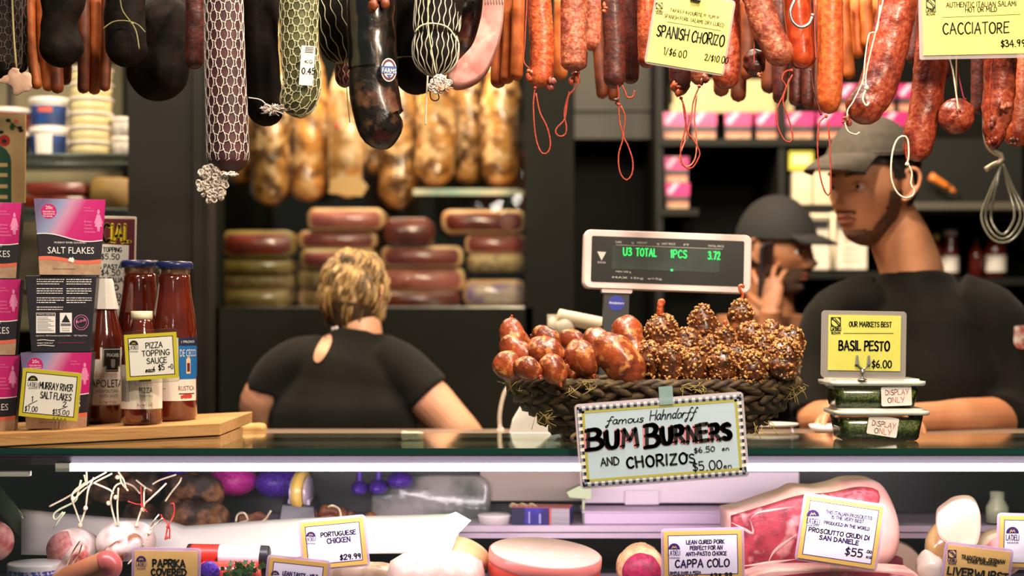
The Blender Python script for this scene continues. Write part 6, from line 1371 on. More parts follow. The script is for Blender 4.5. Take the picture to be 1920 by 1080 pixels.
mb = MB(); hd.shell(mb, pred=lambda p, th, ph: p.y > -.01 and -.095 < p.z < -.034, off=.0155); mb.build('nape_hair', mat('dark nape hair', '#2e2014', '#4a3620', scale=120, stretch=(1, 1, .3)), hair)
hit = hitter(shirt, .003)
kh = patch('keyhole_opening', [(620, 627), (606, 632), (592, 655), (588, 672), (594, 680), (604, 674), (616, 655), (622, 638)], hit, M_SKINP, shirt); kh['label'] = 'teardrop opening showing skin'
mb = MB()
for x, y in ((623, 612), (629, 608), (631, 615), (625, 617)): mb.ball(hit(x, y), .0042, 10, 8)
mb.build('pearl_buttons', M_WHITE, shirt)

# ------------------------------------------------------------ chiller window
YH = 4.62
HM = mat('cured leg skin', '#c88c48', '#6c4422', scale=20, thr=(.45, .6), rough=.25, bump=.010, bscale=26, coat=.9, coatr=.12, col3='#e0b888', scale3=22, thr3=(.5, .62))
HM2 = mat('pale cured leg skin', '#dcc09c', '#a87c48', scale=20, rough=.25, bump=.008, bscale=26, coat=.9, coatr=.1, col3='#d09048', scale3=12, thr3=(.5, .65))
HM3 = mat('brown cured leg skin', '#a87a44', '#50341c', scale=22, thr=(.42, .58), rough=.28, bump=.012, bscale=26, coat=.8, coatr=.12, col3='#d8b488', scale3=24, thr3=(.55, .66))
mb = MB(); mb.sweep([(WX0 - .1, YH, 2.42), (WX1 + .05, YH, 2.42)], .012, 12, N=2); o = mb.build('ham_rail', M_STEEL); o['kind'] = 'structure'
legs = [(452, 120, 345, 34, HM, 'cured leg in plastic at the left end, half behind the maroon netted salami'), (508, 150, 385, 37, HM3, 'second cured leg from the left, mottled brown lower half'), (580, 130, 380, 38, HM, 'glossy orange cured leg behind the olive netted salami'),
        (652, 130, 372, 36, HM2, 'pale cured leg in clear plastic with a red mark near its top'), (748, 170, 395, 38, HM3, 'brown cured leg below the big mottled salami'), (818, 100, 352, 38, HM, 'cured leg behind the white twine tied salami'),
        (880, 90, 345, 29, HM3, 'slim cured leg below the pink ham slab'), (938, 90, 350, 38, HM, 'cured leg at the right end of the row'), (705, 150, 330, 24, HM3, 'narrow dark cured leg seen left of the mottled salami tip')]
for i, (x, y0, y1, r, m, lb) in enumerate(legs):
    Y = YH - (.09 if i % 2 else 0) + (.10 if i == 8 else 0); mb = MB(); R = K(r * .95, Y); top = Vector((P(x, 0, Y).x, Y, 2.30))
    mb.caps([top, P(x + 2, y0 + 30, Y), P(x, (y0 + y1) / 2, Y), P(x - 3, y1, Y)], R, .5, .9, 28, N=40, nz=.012, nsc=16, seed=i, prof=lambda t: .42 + .50 * min(1, max(0, (t - .12) / .33)) ** 1.3 + .1 * sin(t * 3))
    o = mb.build('hanging_ham', m, origin=top); tag(o, lb, 'ham', 'cured legs hanging in the chiller')
    h = MB(); h.sweep([top + Vector((0, 0, -.01)), (top.x, (YH + Y) / 2, 2.38), (top.x, YH, 2.42)], .003, 6, N=4); h.build('hanging_cord', M_STR_W, o)
    if i == 3:
        mb = MB(); mb.ball(P(633, 237, Y - R - .002), (.007, .004, .009)); mb.build('red_seal', M_POPPY, o)
        mb = MB(); mb.prism(pz([(620, 335), (672, 328), (690, 350), (678, 368), (616, 362)], Y - R - .01), Y - R - .012, Y - R - .006); mb.build('hang_tag', M_BEIGE, o)
mb = MB(); a = P(0, 392, 4.42).z; mb.box(((WX0 + WX1) / 2, 4.66, P(0, 386, 4.5).z - .03), (WX1 - WX0, .52, .012)); 
o = mb.build('chiller_shelf', mat('dark steel shelf', '#3b3a2c', rough=.4, metal=.4), origin=((WX0 + WX1) / 2, 4.66, 1.7)) if False else None
mb = MB(); a, b = P(775, 372, 4.5), P(972, 348, 4.5); mb.box(((a.x + b.x) / 2, 4.5, (a.z + b.z) / 2), (b.x - a.x, .01, .018)); mb.box((b.x + .02, 4.55, (a.z + b.z) / 2), (.06, .1, .012)); o = mb.build('shelf_strip', mat('pale blue strip', '#9cc4c0', '#d8d8c0', scale=20), origin=((a.x + b.x) / 2, 4.5, a.z)); tag(o, 'pale blue shelf edge strip under the right hand cured legs', 'shelf strip')
o.location.z = o.location.z
M_FAT = mat('pale fat edge', '#d9a070', '#e0b888', scale=12, rough=.35, coat=.7, coatr=.1); M_FATY = mat('olive waxy rind', '#a8904c', '#8a7038', scale=12, rough=.4, coat=.6)
M_MEATR = mat('red cured face', '#8c3a30', '#6c241f', scale=16, rough=.35, coat=.7, coatr=.1, bump=.001); M_MEATP = mat('pink cured face', '#c06c60', '#a04c44', scale=16, rough=.35, coat=.7, coatr=.1); M_MEATD = mat('dark cured face', '#5c1e16', '#7c3018', scale=20, rough=.3, coat=.8); M_GRAIN = mat('tan grain face', '#7c6238', '#a08858', scale=60, rough=.5)
slabs = [(415, 432, 552, 482, M_FATY, M_MEATR, 'yellow rimmed meat slab topping the left stack'), (418, 484, 548, 512, M_FATY, M_FATY, 'olive rind slab, second in the left stack'), (415, 513, 550, 541, M_FATY, M_GRAIN, 'olive slab, third in the left stack'), (415, 542, 545, 575, M_FATY, M_FATY, 'yellowish slab at the bottom of the left stack'),
         (576, 390, 720, 431, M_FAT, M_MEATP, 'bright pink slab topping the second stack above the blond hair'), (560, 432, 706, 466, M_FAT, M_MEATR, 'red slab with pale rim under the bright pink slab'), (562, 467, 705, 503, M_FATY, M_MEATR, 'olive and red slab hidden behind the blond hair'), (560, 504, 706, 540, M_FATY, M_GRAIN, 'olive slab left of the blond head'), (560, 541, 706, 575, M_FAT, M_GRAIN, 'bottom slab beside the blond head'),
         (720, 408, 812, 460, M_MEATD, M_MEATD, 'dark red wrapped block on the third stack'), (714, 461, 868, 500, M_FAT, M_MEATR, 'red slab with pale right rim on the third stack'), (712, 501, 872, 546, M_FAT, M_MEATP, 'thick pinkish slab on the third stack'), (714, 547, 862, 575, M_MEATD, M_MEATD, 'dark slab at the bottom of the third stack'),
         (828, 393, 986, 436, M_FAT, M_MEATD, 'dark red slab with orange rim topping the right stack'), (872, 438, 988, 476, M_FAT, M_MEATR, 'red slab second in the right stack'), (876, 477, 986, 510, M_GRAIN, M_GRAIN, 'tan grainy slab in the right stack'), (868, 524, 988, 575, M_FAT, mat('pale mixed packs', '#c8b0a0', '#8c6c98', scale=18, rough=.3, coat=.8), 'pale wrapped slab at the bottom of the right stack')]
for i, (x0, y0, x1, y1, mf, mi_, lb) in enumerate(slabs):
    Y = 4.38 + .02 * (i % 3); a, b = P(x0, y1, Y), P(x1, y0, Y); c = Vector(((a.x + b.x) / 2, Y + .09, (a.z + b.z) / 2)); w, h = b.x - a.x, b.z - a.z
    mb = MB(); mb.rbox((0, 0, 0), (w, .18, h), h * .36, seg=6, smooth=True); o = mb.build('meat_slab', mf, origin=(0, 0, 0)); o.location = c; tag(o, lb, 'meat slab', 'meat slabs stacked in the chiller window')
    mb = MB(); mb.rbox((0, -.0915, -h * .02), (w * .90, .004, h * .74), h * .3, seg=6, smooth=True, R=None); q = mb.build('cut_face', mi_, o, local=True)
    if i == 13: mb = MB(); mb.rbox((w * .28, -.095, 0), (h * .8, .004, h * .8), h * .38, seg=8); mb.build('label_disc', M_MEATD, o, local=True)
panel('x', WX0 * F / 4.35 + CX, 575, WX1 * F / 4.35 + CX, 580, 4.34, M_STEEL, 'thin metal sill under the meat slabs in the chiller window', 'sill', d=.30).name = 'window_sill'
# glass pane of the chiller, and the bare hall bulbs behind the customer that glint in it
mb = MB(); mb.box(((WX0 + WX1) / 2, 4.298, (WZ0 + WZ1) / 2), (WX1 - WX0, .006, WZ1 - WZ0)); o = mb.build('window_1', pane_mat('chiller glass', (.93, .94, .90, 1), 1.5, .02)); o['kind'] = 'structure'
BM = mat('bare bulb', '#fff4e8', emit=60)
for px, py in ((963, 328), (905, 376), (928, 382), (976, 376), (945, 306)):
    Yv = 4.298 * 2 + 1.2; q = P(px, py, Yv); c = Vector((q.x, -1.2, q.z)); mb = MB(); mb.ball(c, .026, 12, 8); o = mb.build('hall_bulb', BM, origin=c); tag(o, 'bare glowing bulb hanging behind the customer side of the stall', 'bulb', 'bare bulbs of the market hall')
    h = MB(); h.sweep([c + Vector((0, 0, .02)), (c.x, c.y, 3.05)], .004, 6, N=2); h.build('bulb_cord', M_DARK, o)

# ------------------------------------------------------------ left back shelf
YL = 3.98
root = empty('wire_shelf', (P(120, 0, YL).x, YL, 0), 'wire shelving with tubs behind the salt cartons at left', 'shelf'); xa, xb = P(-60, 0, YL).x, P(243, 0, YL).x
for lv, yy in ((0, 293), (1, 395)):
    mb = MB(); z = P(0, yy, YL).z
    for dz in (0, -.022): mb.sweep([(xa, YL - .02, z + dz), (xb, YL - .02, z + dz)], .005, 8, N=2)
    n = 46
    for i in range(n): mb.sweep([(xa + (xb - xa) * i / n, YL - .02, z - (.022 if i % 2 else 0)), (xa + (xb - xa) * (i + 1) / n, YL - .02, z - (0 if i % 2 else .022))], .002, 5, N=1)
    for i in range(28): mb.sweep([(xa + (xb - xa) * i / 27, YL - .02, z), (xa + (xb - xa) * i / 27, YL + .34, z)], .002, 5, N=1)
    mb.sweep([(xa, YL + .34, z), (xb, YL + .34, z)], .005, 8, N=2); mb.build('wire_tier', mat('dark wire', '#4a5450', rough=.4, metal=.6), root)
mb = MB(); 
for x in (xa, xb): mb.sweep([(x, YL + .34, 0), (x, YL + .34, 2.2)], .01, 8, N=2)
mb.build('upright', M_STEEL, root)
o = panel('shelf_back_panel', -80, 120, 262, 620, YL + .38, mat('olive backing', '#8a846a', '#5c563f', scale=3, rough=.8), 'dull olive panel behind the wire shelving at left', 'panel')
ZS = P(0, 293, YL).z + .0055
def round_tub(label, px, z, r, h, m, lidm, band=None, group=None, n=30, Y=YL + .05):
    R = K(r, Y); Hh = K(h, Y); c = Vector((P(px, 0, Y).x, Y + .02, z)); mb = MB(); mb.lathe([(0, 0), (R * .86, 0), (R * .9, .002), (R * .97, Hh * .82)], c=c, n=n); o = mb.build('food_tub', m, origin=c); tag(o, label, 'tub', group)
    mb = MB(); mb.lathe([(R * .98, Hh * .80), (R * 1.03, Hh * .83), (R * 1.03, Hh * .97), (R * .98, Hh), (0, Hh)], c=c, n=n); mb.build('lid', lidm, o)
    if band:
        mb = MB(); N = 14
        for i in range(N):
            a, b = -1.25 + 2.5 * i / N, -1.25 + 2.5 * (i + 1) / N
            for j, (z0, z1) in enumerate(((.06, .74),)):
                rr = [R * (.9 + .07 * q) + .001 for q in (z0, z1)]; bi = 0
                if band == 2 and 4 <= i <= 8: bi = 1
                if band == 1 and 5 <= i <= 8: bi = 2
                mb.add([c + Vector((rr[0] * sin(a), -rr[0] * cos(a), z0 * Hh)), c + Vector((rr[0] * sin(b), -rr[0] * cos(b), z0 * Hh)), c + Vector((rr[1] * sin(b), -rr[1] * cos(b), z1 * Hh)), c + Vector((rr[1] * sin(a), -rr[1] * cos(a), z1 * Hh))], [(0, 1, 2, 3)], bi if not (bi == 2) else 0)
                if bi == 2: rr = [x + .001 for x in rr]; mb.add([c + Vector((rr[0] * sin(a), -rr[0] * cos(a), .45 * Hh)), c + Vector((rr[0] * sin(b), -rr[0] * cos(b), .45 * Hh)), c + Vector((rr[1] * sin(b), -rr[1] * cos(b), .66 * Hh)), c + Vector((rr[1] * sin(a), -rr[1] * cos(a), .66 * Hh))], [(0, 1, 2, 3)], 2)
        mb.build('label_band', [mat('cobalt band', '#1f4488', '#17305c', scale=20, rough=.5), M_LABEL, M_SALM], o)
    return o
Hk = K(52, YL + .05)
round_tub('white lidded tub with blue and barcode label, lower of two on the wire shelf', 90, ZS, 38, 52, M_WHITE, M_WHITE, 2, 'blue labelled tubs'); round_tub('white lidded tub with blue and pink label, upper of two on the wire shelf', 90, ZS + Hk + .001, 38, 56, M_WHITE, M_WHITE, 1, 'blue labelled tubs')
Hk = K(27, YL + .05)
for i in range(6): round_tub(['lowest cream tub of the tall stack', 'second cream tub from the bottom of the tall stack', 'third cream tub from the bottom of the tall stack', 'fourth cream tub from the bottom of the tall stack', 'fifth cream tub from the bottom of the tall stack', 'cream tub at the top of the tall stack'][i], 167, ZS + i * (Hk + .0005), 40, 27, mat('yellowish tub', '#d8cc98', rough=.4), M_WHITE, None, 'cream tubs stacked on the wire shelf')
Hk = K(36, YL + .05)
for i in range(2): o = round_tub(['small grey label tub at the right end of the wire shelf, lower', 'small grey label tub at the right end of the wire shelf, upper'][i], 226, ZS + i * (Hk + .001), 21, 36, mat('grey tub', '#b8b4ac', '#8c8884', scale=40), M_WHITE, None, 'small grey tubs')
for i, (px, py, lb) in enumerate(((12, 205, 'white lid of a dark tub behind the netted salami at left'), (12, 188, 'red and white lidded tub at the far left of the shelf'))):
    round_tub(lb, px, ZS + i * .06, 42, 44, M_CART if i == 0 else M_MEATR, M_WHITE, None)
Z2 = P(0, 395, YL).z + .0055
for i, (px, h, w, m, lb) in enumerate(((100, 26, 120, M_MEATD, 'dark red vacuum pack, lower one under the wire tier'), (104, 24, 110, mat('dull red pack', '#7c3428', rough=.4, coat=.4), 'dull red vacuum pack lying on the dark one'), (206, 62, 78, mat('tan pack', '#a8894c', '#8c6f3c', scale=8, rough=.5), 'tan blurred pack at the right of the lower tier'))):
    kk = (YL + .05) / F; z = Z2 + (26 * kk + .002 if i == 1 else 0); mb = MB(); mb.rbox((P(px, 0, YL + .05).x, YL + .12, z + h * kk / 2), (w * kk, .14, h * kk), min(h, w) * kk * .3, smooth=True); o = mb.build('vacuum_pack', m, origin=(P(px, 0, YL + .05).x, YL + .12, z)); tag(o, lb, 'pack', 'packs on the lower wire tier')

# ------------------------------------------------------------ right back shelves
YR = 4.45
def board(x0, x1, yy, Y, d, m, lb, name='shelf_board'):
    a = P(x0, yy, Y); b = P(x1, yy, Y); mb = MB(); mb.box(((a.x + b.x) / 2, Y + d / 2, a.z - .011), (b.x - a.x, d, .020)); o = mb.build(name, m, origin=((a.x + b.x) / 2, Y + d / 2, a.z - .02)); tag(o, lb, 'shelf', 'dark shelf boards on the back wall'); return o
board(1238, 1990, 259, YR - .02, .42, M_DARK, 'long black shelf board carrying the row of magenta cartons')
board(1238, 1310, 390, YR - .02, .42, M_DARK, 'short black shelf board under two stacked magenta cartons')
board(1470, 1640, 386, YR - .02, .42, M_DARK, 'black shelf board under the cream packets behind the cap brim')
board(1470, 1740, 508, YR - .02, .42, M_DARK, 'black shelf board under the two white menus')
board(1700, 1990, 520, YR - .02, .42, M_DARK, 'black shelf board carrying dark bottles at right')
# shelf uprights
mb = MB(); 
for px in (1236, 1465): mb.box((P(px, 0, YR).x, YR + .2, 1.45), (.02, .42, 1.9))
o = mb.build('shelf_upright', M_DARK); o['kind'] = 'structure'
kk = YR / F
def mini(px, z, w, lb, yaw=0, h=52):
    o = empty('salt_carton', (P(px, 0, YR).x, YR + .05, z), lb, 'carton', 'distant magenta cartons', (0, 0, radians(yaw))); mb = MB(); w_ = w * kk; Hh = h * kk; v = []
    for zz, q in ((0, .94), (Hh, 1.04)): v += [(sx * w_ / 2 * q, sy * .03, zz) for sx, sy in ((-1, -1), (1, -1), (1, 1), (-1, 1))]
    mb.add(v, [(0, 1, 2, 3), (7, 6, 5, 4), (0, 4, 5, 1), (1, 5, 6, 2), (2, 6, 7, 3), (3, 7, 4, 0)], 0, False); mb.build('carton', M_CART, o, local=True)
    mb = MB(); F2 = lambda x, t, off: Vector((x * w_ / 2 * (.94 + .10 * t), -.03 - off, t * Hh))
    mb.poly([F2(-1, .5, .001), F2(1, .5, .001), F2(1, .99, .001), F2(-1, .99, .001)], 0); mb.poly([F2(-.96, .64, .002), F2(-.3, .98, .002), F2(.15, .98, .002), F2(-.6, .54, .002)], 1); mb.poly([F2(-.97, .02, .001), F2(.97, .02, .001), F2(.97, .2, .001), F2(-.97, .2, .001)], 2); mb.poly([F2(-.97, .2, .001), F2(.97, .2, .001), F2(.97, .25, .001), F2(-.97, .25, .001)], 3); mb.poly([F2(-.7, .32, .001), F2(.7, .32, .001), F2(.7, .40, .001), F2(-.7, .40, .001)], 4)
    mb.build('print', [M_PINK, mat('silver band print', '#d8b0c8'), M_KRAFT, M_SALM, M_GREY], o, local=True); return o
zr = P(0, 259, YR - .02).z
for px, w, lb in ((1268, 46, 'first distant magenta carton, left end of the shelf row'), (1322, 46, 'second distant magenta carton of the shelf row, behind the string loops'), (1386, 50, 'third distant magenta carton of the shelf row'), (1444, 50, 'fourth distant magenta carton of the shelf row'), (1502, 52, 'fifth distant magenta carton of the shelf row, behind a twisted loop'), (1560, 50, 'sixth distant magenta carton of the shelf row, behind the long loop'), (1622, 50, 'seventh distant magenta carton of the shelf row, above the cap'), (1682, 50, 'eighth distant magenta carton of the shelf row, above the cap')):
    mini(px, zr + .0005, w, lb)
for px, lb in ((1600, 'distant magenta carton stacked on the row, left of the curved salami tip'), (1656, 'distant magenta carton stacked on the row, behind the curved salami'), (1712, 'distant magenta carton stacked on the row, left of the coarse salami')): mini(px, zr + 53 * kk, 50, lb)
zc = P(0, 390, YR - .02).z; mini(1272, zc + .0005, 44, 'lower of two distant magenta cartons stacked under the row', h=49); mini(1270, zc + 49 * kk + .001, 44, 'upper of two distant magenta cartons stacked under the row', h=49)
c = P(1370, 205, YR + .06); mb = MB(); mb.box((c.x, c.y + .06, c.z + .05), (220 * kk, .14, .09)); mb.box((c.x, c.y + .055, c.z + .012), (232 * kk, .17, .024)); o = mb.build('cream_box', mat('cream cardboard', '#bdb385', '#b0a578', scale=4, rough=.8), origin=(c.x, c.y + .06, c.z)); tag(o, 'wide cream box with a lid rim lying above the distant magenta cartons', 'box')
zt_ = zr + 52 * kk
o.location.z = zt_ + .0  # rests on the cartons
# yellow card and cream packets
c = P(1502, 318, YR); mb = MB(); mb.box((c.x, YR, c.z + 17 * kk), (46 * kk, .003, 36 * kk)); o = mb.build('shelf_card', mat('dull yellow card', '#c8c23c', rough=.7), origin=(c.x, YR, c.z)); tag(o, 'yellow edged price card above cream packets behind the cap brim', 'price card')
mb = MB(); mb.box((c.x, YR - .003, c.z + 19 * kk), (34 * kk, .002, 20 * kk)); mb.build('card_text_area', mat('cream paper', '#d8d0a0'), o); mb = MB(); mb.box((c.x, YR + .03, c.z), (.004, .06, .002)); mb.build('card_hook', M_STEEL, o)
def packet(x0, y0, x1, y1, lb, m, hdr=None, motif=None, Y=YR, name='paper_packet', cat='packet', d=.05):
    a, b = P(x0, y1, Y), P(x1, y0, Y); w, h = b.x - a.x, b.z - a.z; c = Vector(((a.x + b.x) / 2, Y + d / 2, a.z)); mb = MB(); mb.box((c.x, c.y, c.z + h / 2), (w, d, h)); o = mb.build(name, m, origin=c, bevel=.003); tag(o, lb, cat)
    mb = MB(); yf = Y - .001
    if hdr: mb.box((c.x, yf, c.z + h * (1 - hdr / 2) - h * .06), (w * .9, .002, h * hdr), 0)
    if motif: mb.prism([(c.x - w * .22, c.z + h * .56), (c.x - w * .12, c.z + h * .68), (c.x, c.z + h * .74), (c.x + w * .12, c.z + h * .68), (c.x + w * .22, c.z + h * .56)], yf - .001, yf, 1)
    for i in range(3): mb.box((c.x, yf, c.z + h * (.42 - .12 * i)), (w * .7, .001, h * .015), 2)
    mb.build('print', [M_CART, mat('ochre print', '#c89858', rough=.6), mat('beige rule', '#b8ac90')], o); return o
CRP = mat('cream packet', '#d8ccaa', rough=.7); WHP = mat('off white packet', '#e4dac6', rough=.7)
packet(1486, 322, 1523, 384, 'left cream packet behind the cap brim', CRP); packet(1526, 322, 1566, 384, 'right cream packet behind the cap brim', CRP)
packet(1498, 408, 1556, 506, 'white carton with dark header and ochre motif, between the two capped people', WHP, .16, True, name='food_carton', cat='carton'); packet(1568, 408, 1626, 506, 'white carton with dark header, left of the bearded chin', WHP, .16, True, name='food_carton', cat='carton')
mb = MB(); a = P(1562, 506, YR - .03); mb.sweep([(a.x, a.y, a.z), (a.x, a.y, P(0, 400, YR).z)], .006, 8, N=2); mb.sweep([(P(1498, 0, YR).x, a.y, P(0, 406, YR).z), (P(1630, 0, YR).x, a.y, P(0, 406, YR).z)], .006, 8, N=2); o = mb.build('divider_frame', M_CREAM, origin=a); tag(o, 'cream divider frame around the two white cartons', 'divider')
# grey shelf back and bottles at right
panel('shelf_back_panel', 1738, 382, 1848, 505, YR + .36, mat('brown grey backing', '#4a4436', rough=.8), 'brown grey back panel behind the bottles at right', 'panel'); 
def far_bottle(px, h, r, m, capm, lb, lab=True, neck=.35):
    z = P(0, 520, YR - .02).z + .0005; R = K(r, YR); Hh = K(h, YR); c = Vector((P(px, 0, YR).x, YR + .08, z)); mb = MB(); mb.lathe([(0, 0), (R, 0), (R, Hh * .55), (R * .9, Hh * .65), (R * neck, Hh * .8), (R * neck, Hh * .9)], c=c, n=24); o = mb.build('far_bottle', m, origin=c); tag(o, lb, 'bottle', 'bottles on the shelf at right')
    mb = MB(); mb.lathe([(R * neck * 1.2, Hh * .88), (R * neck * 1.2, Hh), (0, Hh)], c=c, n=20); mb.build('cap', capm, o)
    if lab: mb = MB(); [mb.add([c + Vector(((R + .001) * sin(a), -(R + .001) * cos(a), q * Hh)) for a, q in ((-1.2 + i * .3, .12), (-.9 + i * .3, .12), (-.9 + i * .3, .45), (-1.2 + i * .3, .45))], [(0, 1, 2, 3)]) for i in range(8)]; mb.build('label_paper', M_LABEL, o)
DR = mat('dark red bottle', '#5c1c14', rough=.2, coat=.6)
far_bottle(1770, 84, 14, DR, mat('brass cap', '#b8a04c'), 'dark red bottle with brass cap, nearest the person\'s neck'); far_bottle(1797, 92, 15, DR, M_WHITE, 'dark red bottle with a tall white cap', neck=.7); far_bottle(1846, 76, 14, DR, M_DARK, 'dark bottle left of the hanging clear loops', False); far_bottle(1882, 96, 20, DR, M_DARK, 'dark bottle with a white label under the hanging clear loops')
# steel hook with clear loops
Y = 3.12; rail(3.12); c = P(1845, -50, Y); mb = MB(); mb.sweep([(P(1850, 0, Y).x, Y, 2.10), P(1848, 200, Y), P(1850, 262, Y), P(1862, 284, Y), P(1876, 290, Y), P(1878, 302, Y), P(1862, 310, Y), P(1848, 318, Y)], K(5.5, Y), 12, N=40)
o = mb.build('large_hook', mat('worn steel', '#c8b8a0', rough=.4, metal=.6), origin=(P(1850, 0, Y).x, Y, 2.10)); tag(o, 'big pale steel hook hanging below the knobbly salami at right', 'hook')
mb = MB()
for i, (w, yb) in enumerate(((38, 455), (30, 448), (20, 440))): mb.sweep([P(1878, 306, Y), P(1878 - w * .6, 360, Y - .01 * i), P(1878 - w, 405, Y + .01 * i), P(1878 - w * .6, yb - 12, Y), P(1880, yb, Y), P(1880 + w * .7, yb - 14, Y), P(1880 + w * 1.1, 400, Y), P(1880 + w * .5, 350, Y + .01), P(1880, 306, Y)], K(2.6, Y), 8, N=40)
o = mb.build('clear_loops', mat('clear tubing', '#8c8c78', rough=.1, coat=1, alpha=.6), origin=P(1878, 306, Y)); tag(o, 'bundle of shiny clear plastic loops hanging from the big steel hook', 'loops')
q = P(1765, 342, 4.3); mb = MB(); mb.sweep([P(1744, 330, 4.3), P(1780, 352, 4.3)], [.011, .008], 12, N=4); mb.sweep([P(1780, 352, 4.3), P(1792, 361, 4.3)], [(.008, .002), (.004, .001)], 8, N=2); o = mb.build('knife', mat('orange handle', '#d87828', rough=.4), origin=q); mb = MB(); mb.sweep([P(1790, 360, 4.3), P(1802, 368, 4.37)], [(.008, .001), (.003, .001)], 8, N=2); mb.build('blade', M_STEEL, o); tag(o, 'orange handled knife stuck on the dark shelf right of the cap', 'knife')
mb = MB(); mb.box((P(1780, 0, 4.5).x, 4.5, 1.844), (.32, .28, .16)); o = mb.build('black_appliance', M_DARK, origin=(P(1780, 0, 4.5).x, 4.5, P(0, 375, 4.5).z)); tag(o, 'black boxy appliance on the shelf above the dark bottles', 'appliance')
board(1660, 1990, 378, YR - .14, .42, mat('grey shelf edge', '#4c473b'), 'grey edged shelf board under the black appliance at right')
# ------------------------------------------------------------ food inside the glass counter
ZD = .95
PK = mat('pink salami cut', '#b0645a', '#c88a80', scale=120, rough=.5, bump=.0004, bscale=200); MOLD = mat('white bloomed rind', '#e8ddd0', '#c8aea0', scale=30, rough=.8, bump=.0006, bscale=80); HERB = mat('herb crusted meat', '#4a2c18', '#7c5028', scale=60, rough=.7, bump=.004, bscale=80, col3='#2a1a12', scale3=18, thr3=(.5, .62))
def inbase(o): return o
def sup(mb, x, y, z0, w, d, mi=0): mb.box((x, y, (ZD + z0) / 2), (w, d, z0 - ZD), mi)
mb = MB(); mb.box((-.02, 2.96, .895), (2.2, .50, .085)); o = mb.build('raised_tray', M_DECK, origin=(0, 2.96, .85)); tag(o, 'lilac lined display tray carrying the food inside the glass counter', 'tray')
def cstr(o, pts, Y, r=2.4, m=None, name='tied_cord', knots=()):
    mb = MB()
    for ps in pts: mb.sweep([P(x, y, Y + .008 * sin(i * 2.1)) for i, (x, y) in enumerate(ps)], K(r * .78, Y), 7, N=8 * len(ps))
    for x, y in knots: mb.ball(P(x, y, Y), K(r * 1.9, Y), 10, 8, nz=.3, nsc=300)
    return mb.build(name, m or mat('cotton cord', '#c8b898', rough=.8), o)
# cut salami with strings
Y = 2.84; c = P(124, 1032, Y); R = K(38, Y); mb = MB(); mb.sweep([c + Vector((.014, .055, -.01)), c + Vector((.006, .025, 0)), c + Vector((0, .0, 0))], [R * 1.02, R * 1.02, R], 32, N=6)
o = mb.build('cut_salami', MOLD, origin=c); tag(o, 'cut salami showing a round speckled face, corded, left in the counter', 'salami'); mb = MB(); mb.lathe([(0, 0), (R * .95, 0), (R * .97, .0015), (0, .003)], n=32, R=Matrix.Rotation(radians(90), 3, 'X') , c=c + Vector((0, -.0012, 0))); mb.build('cut_face', PK, o)
cstr(o, [[(152, 985), (143, 960), (135, 935), (140, 920), (160, 905)], [(150, 985), (160, 955), (165, 920), (176, 895)], [(92, 950), (130, 930), (165, 905), (200, 885)], [(135, 940), (165, 912), (210, 888)], [(158, 890), (163, 910), (162, 880)], [(175, 905), (205, 918), (212, 925)]], 2.82, knots=((160, 953), (137, 935), (150, 985)))
mb = MB(); mb.sweep([P(152, 900, 2.83), P(146, 925, 2.83), P(140, 940, 2.83), P(112, 955, 2.83), P(100, 965, 2.83), P(104, 975, 2.83), P(118, 960, 2.83)], K(2, 2.83), 6, N=30); mb.sweep([P(122, 960, 2.83), P(100, 990, 2.83)], K(1.5, 2.83), 6, N=4); mb.build('pale_green_cord', mat('greenish cord', '#c8d4a8', rough=.8), o)
Y = 2.875; c = P(234, 1018, Y); mb = MB(); mb.caps([c + Vector((-.05, -.01, .0)), c + Vector((.052, .02, .004))], K(38, Y), 1.1, 1.1, 28, nz=.003, nsc=40); o = mb.build('bloomed_salami', MOLD, origin=c); tag(o, 'fat white bloomed salami end with three tied cords', 'salami')
cstr(o, [[(218, 985), (210, 955), (208, 935), (216, 912), (228, 905)], [(222, 985), (220, 950), (222, 915)], [(255, 985), (268, 950), (282, 935), (298, 920), (312, 906)], [(270, 950), (270, 925), (272, 915)], [(225, 890), (228, 905), (240, 920)], [(222, 885), (232, 900), (236, 915)]], 2.85, knots=((204, 943), (217, 932), (268, 955), (220, 895), (256, 985)))
cstr(o, [[(264, 912), (265, 935), (266, 950)], [(240, 940), (256, 945), (268, 946)], [(268, 950), (276, 960)]], 2.84, 1.4, M_RED, 'red cord', ((266, 948),))
Y = 2.80; c = P(215, 1035, Y); mb = MB(); mb.caps([P(150, 1100, Y), P(196, 1052, Y), P(268, 1012, Y)], K(20, Y), .6, 1.0, 20, nz=.003, nsc=50); o = mb.build('bloomed_salami', mat('brown bloomed rind', '#8a5a3c', '#e0d4c8', scale=40, thr=(.45, .6), rough=.7), origin=c); tag(o, 'slim brown and white bloomed salami leaning right behind the paprika card', 'salami')
cstr(o, [[(276, 1012), (282, 990), (290, 975), (298, 965)], [(282, 992), (296, 980), (304, 972)], [(270, 1020), (255, 1040), (240, 1058)]], 2.79, 2.0, knots=((280, 1000),))
cstr(o, [[(310, 1010), (314, 990), (316, 985), (304, 970), (302, 965)], [(316, 985), (326, 965), (326, 945), (320, 945)], [(314, 990), (310, 1012)], [(318, 990), (318, 1010)]], 2.86, 1.8, M_RED, 'red string tie', ((315, 988), (313, 1008)))
Y = 2.76; mb = MB(); mb.caps([P(80, 1130, Y), P(130, 1090, Y), P(222, 1050, Y)], K(27, Y), .5, .9, 24); o = mb.build('skinned_sausage', mat('orange sausage skin', '#e0965c', '#d8845c', scale=10, rough=.4, coat=.4), origin=P(150, 1080, Y)); tag(o, 'smooth orange sausage in front of the cut salami, pointing up right', 'sausage'); mb = MB(); mb.caps([P(190, 1066, Y - .002), P(226, 1048, Y - .002)], K(28, Y), .3, .9, 24); mb.build('pink_end', mat('pink sausage skin', '#d86860', rough=.35, coat=.4), o)
Y = 2.79; mb = MB(); rnd = random.Random(8)
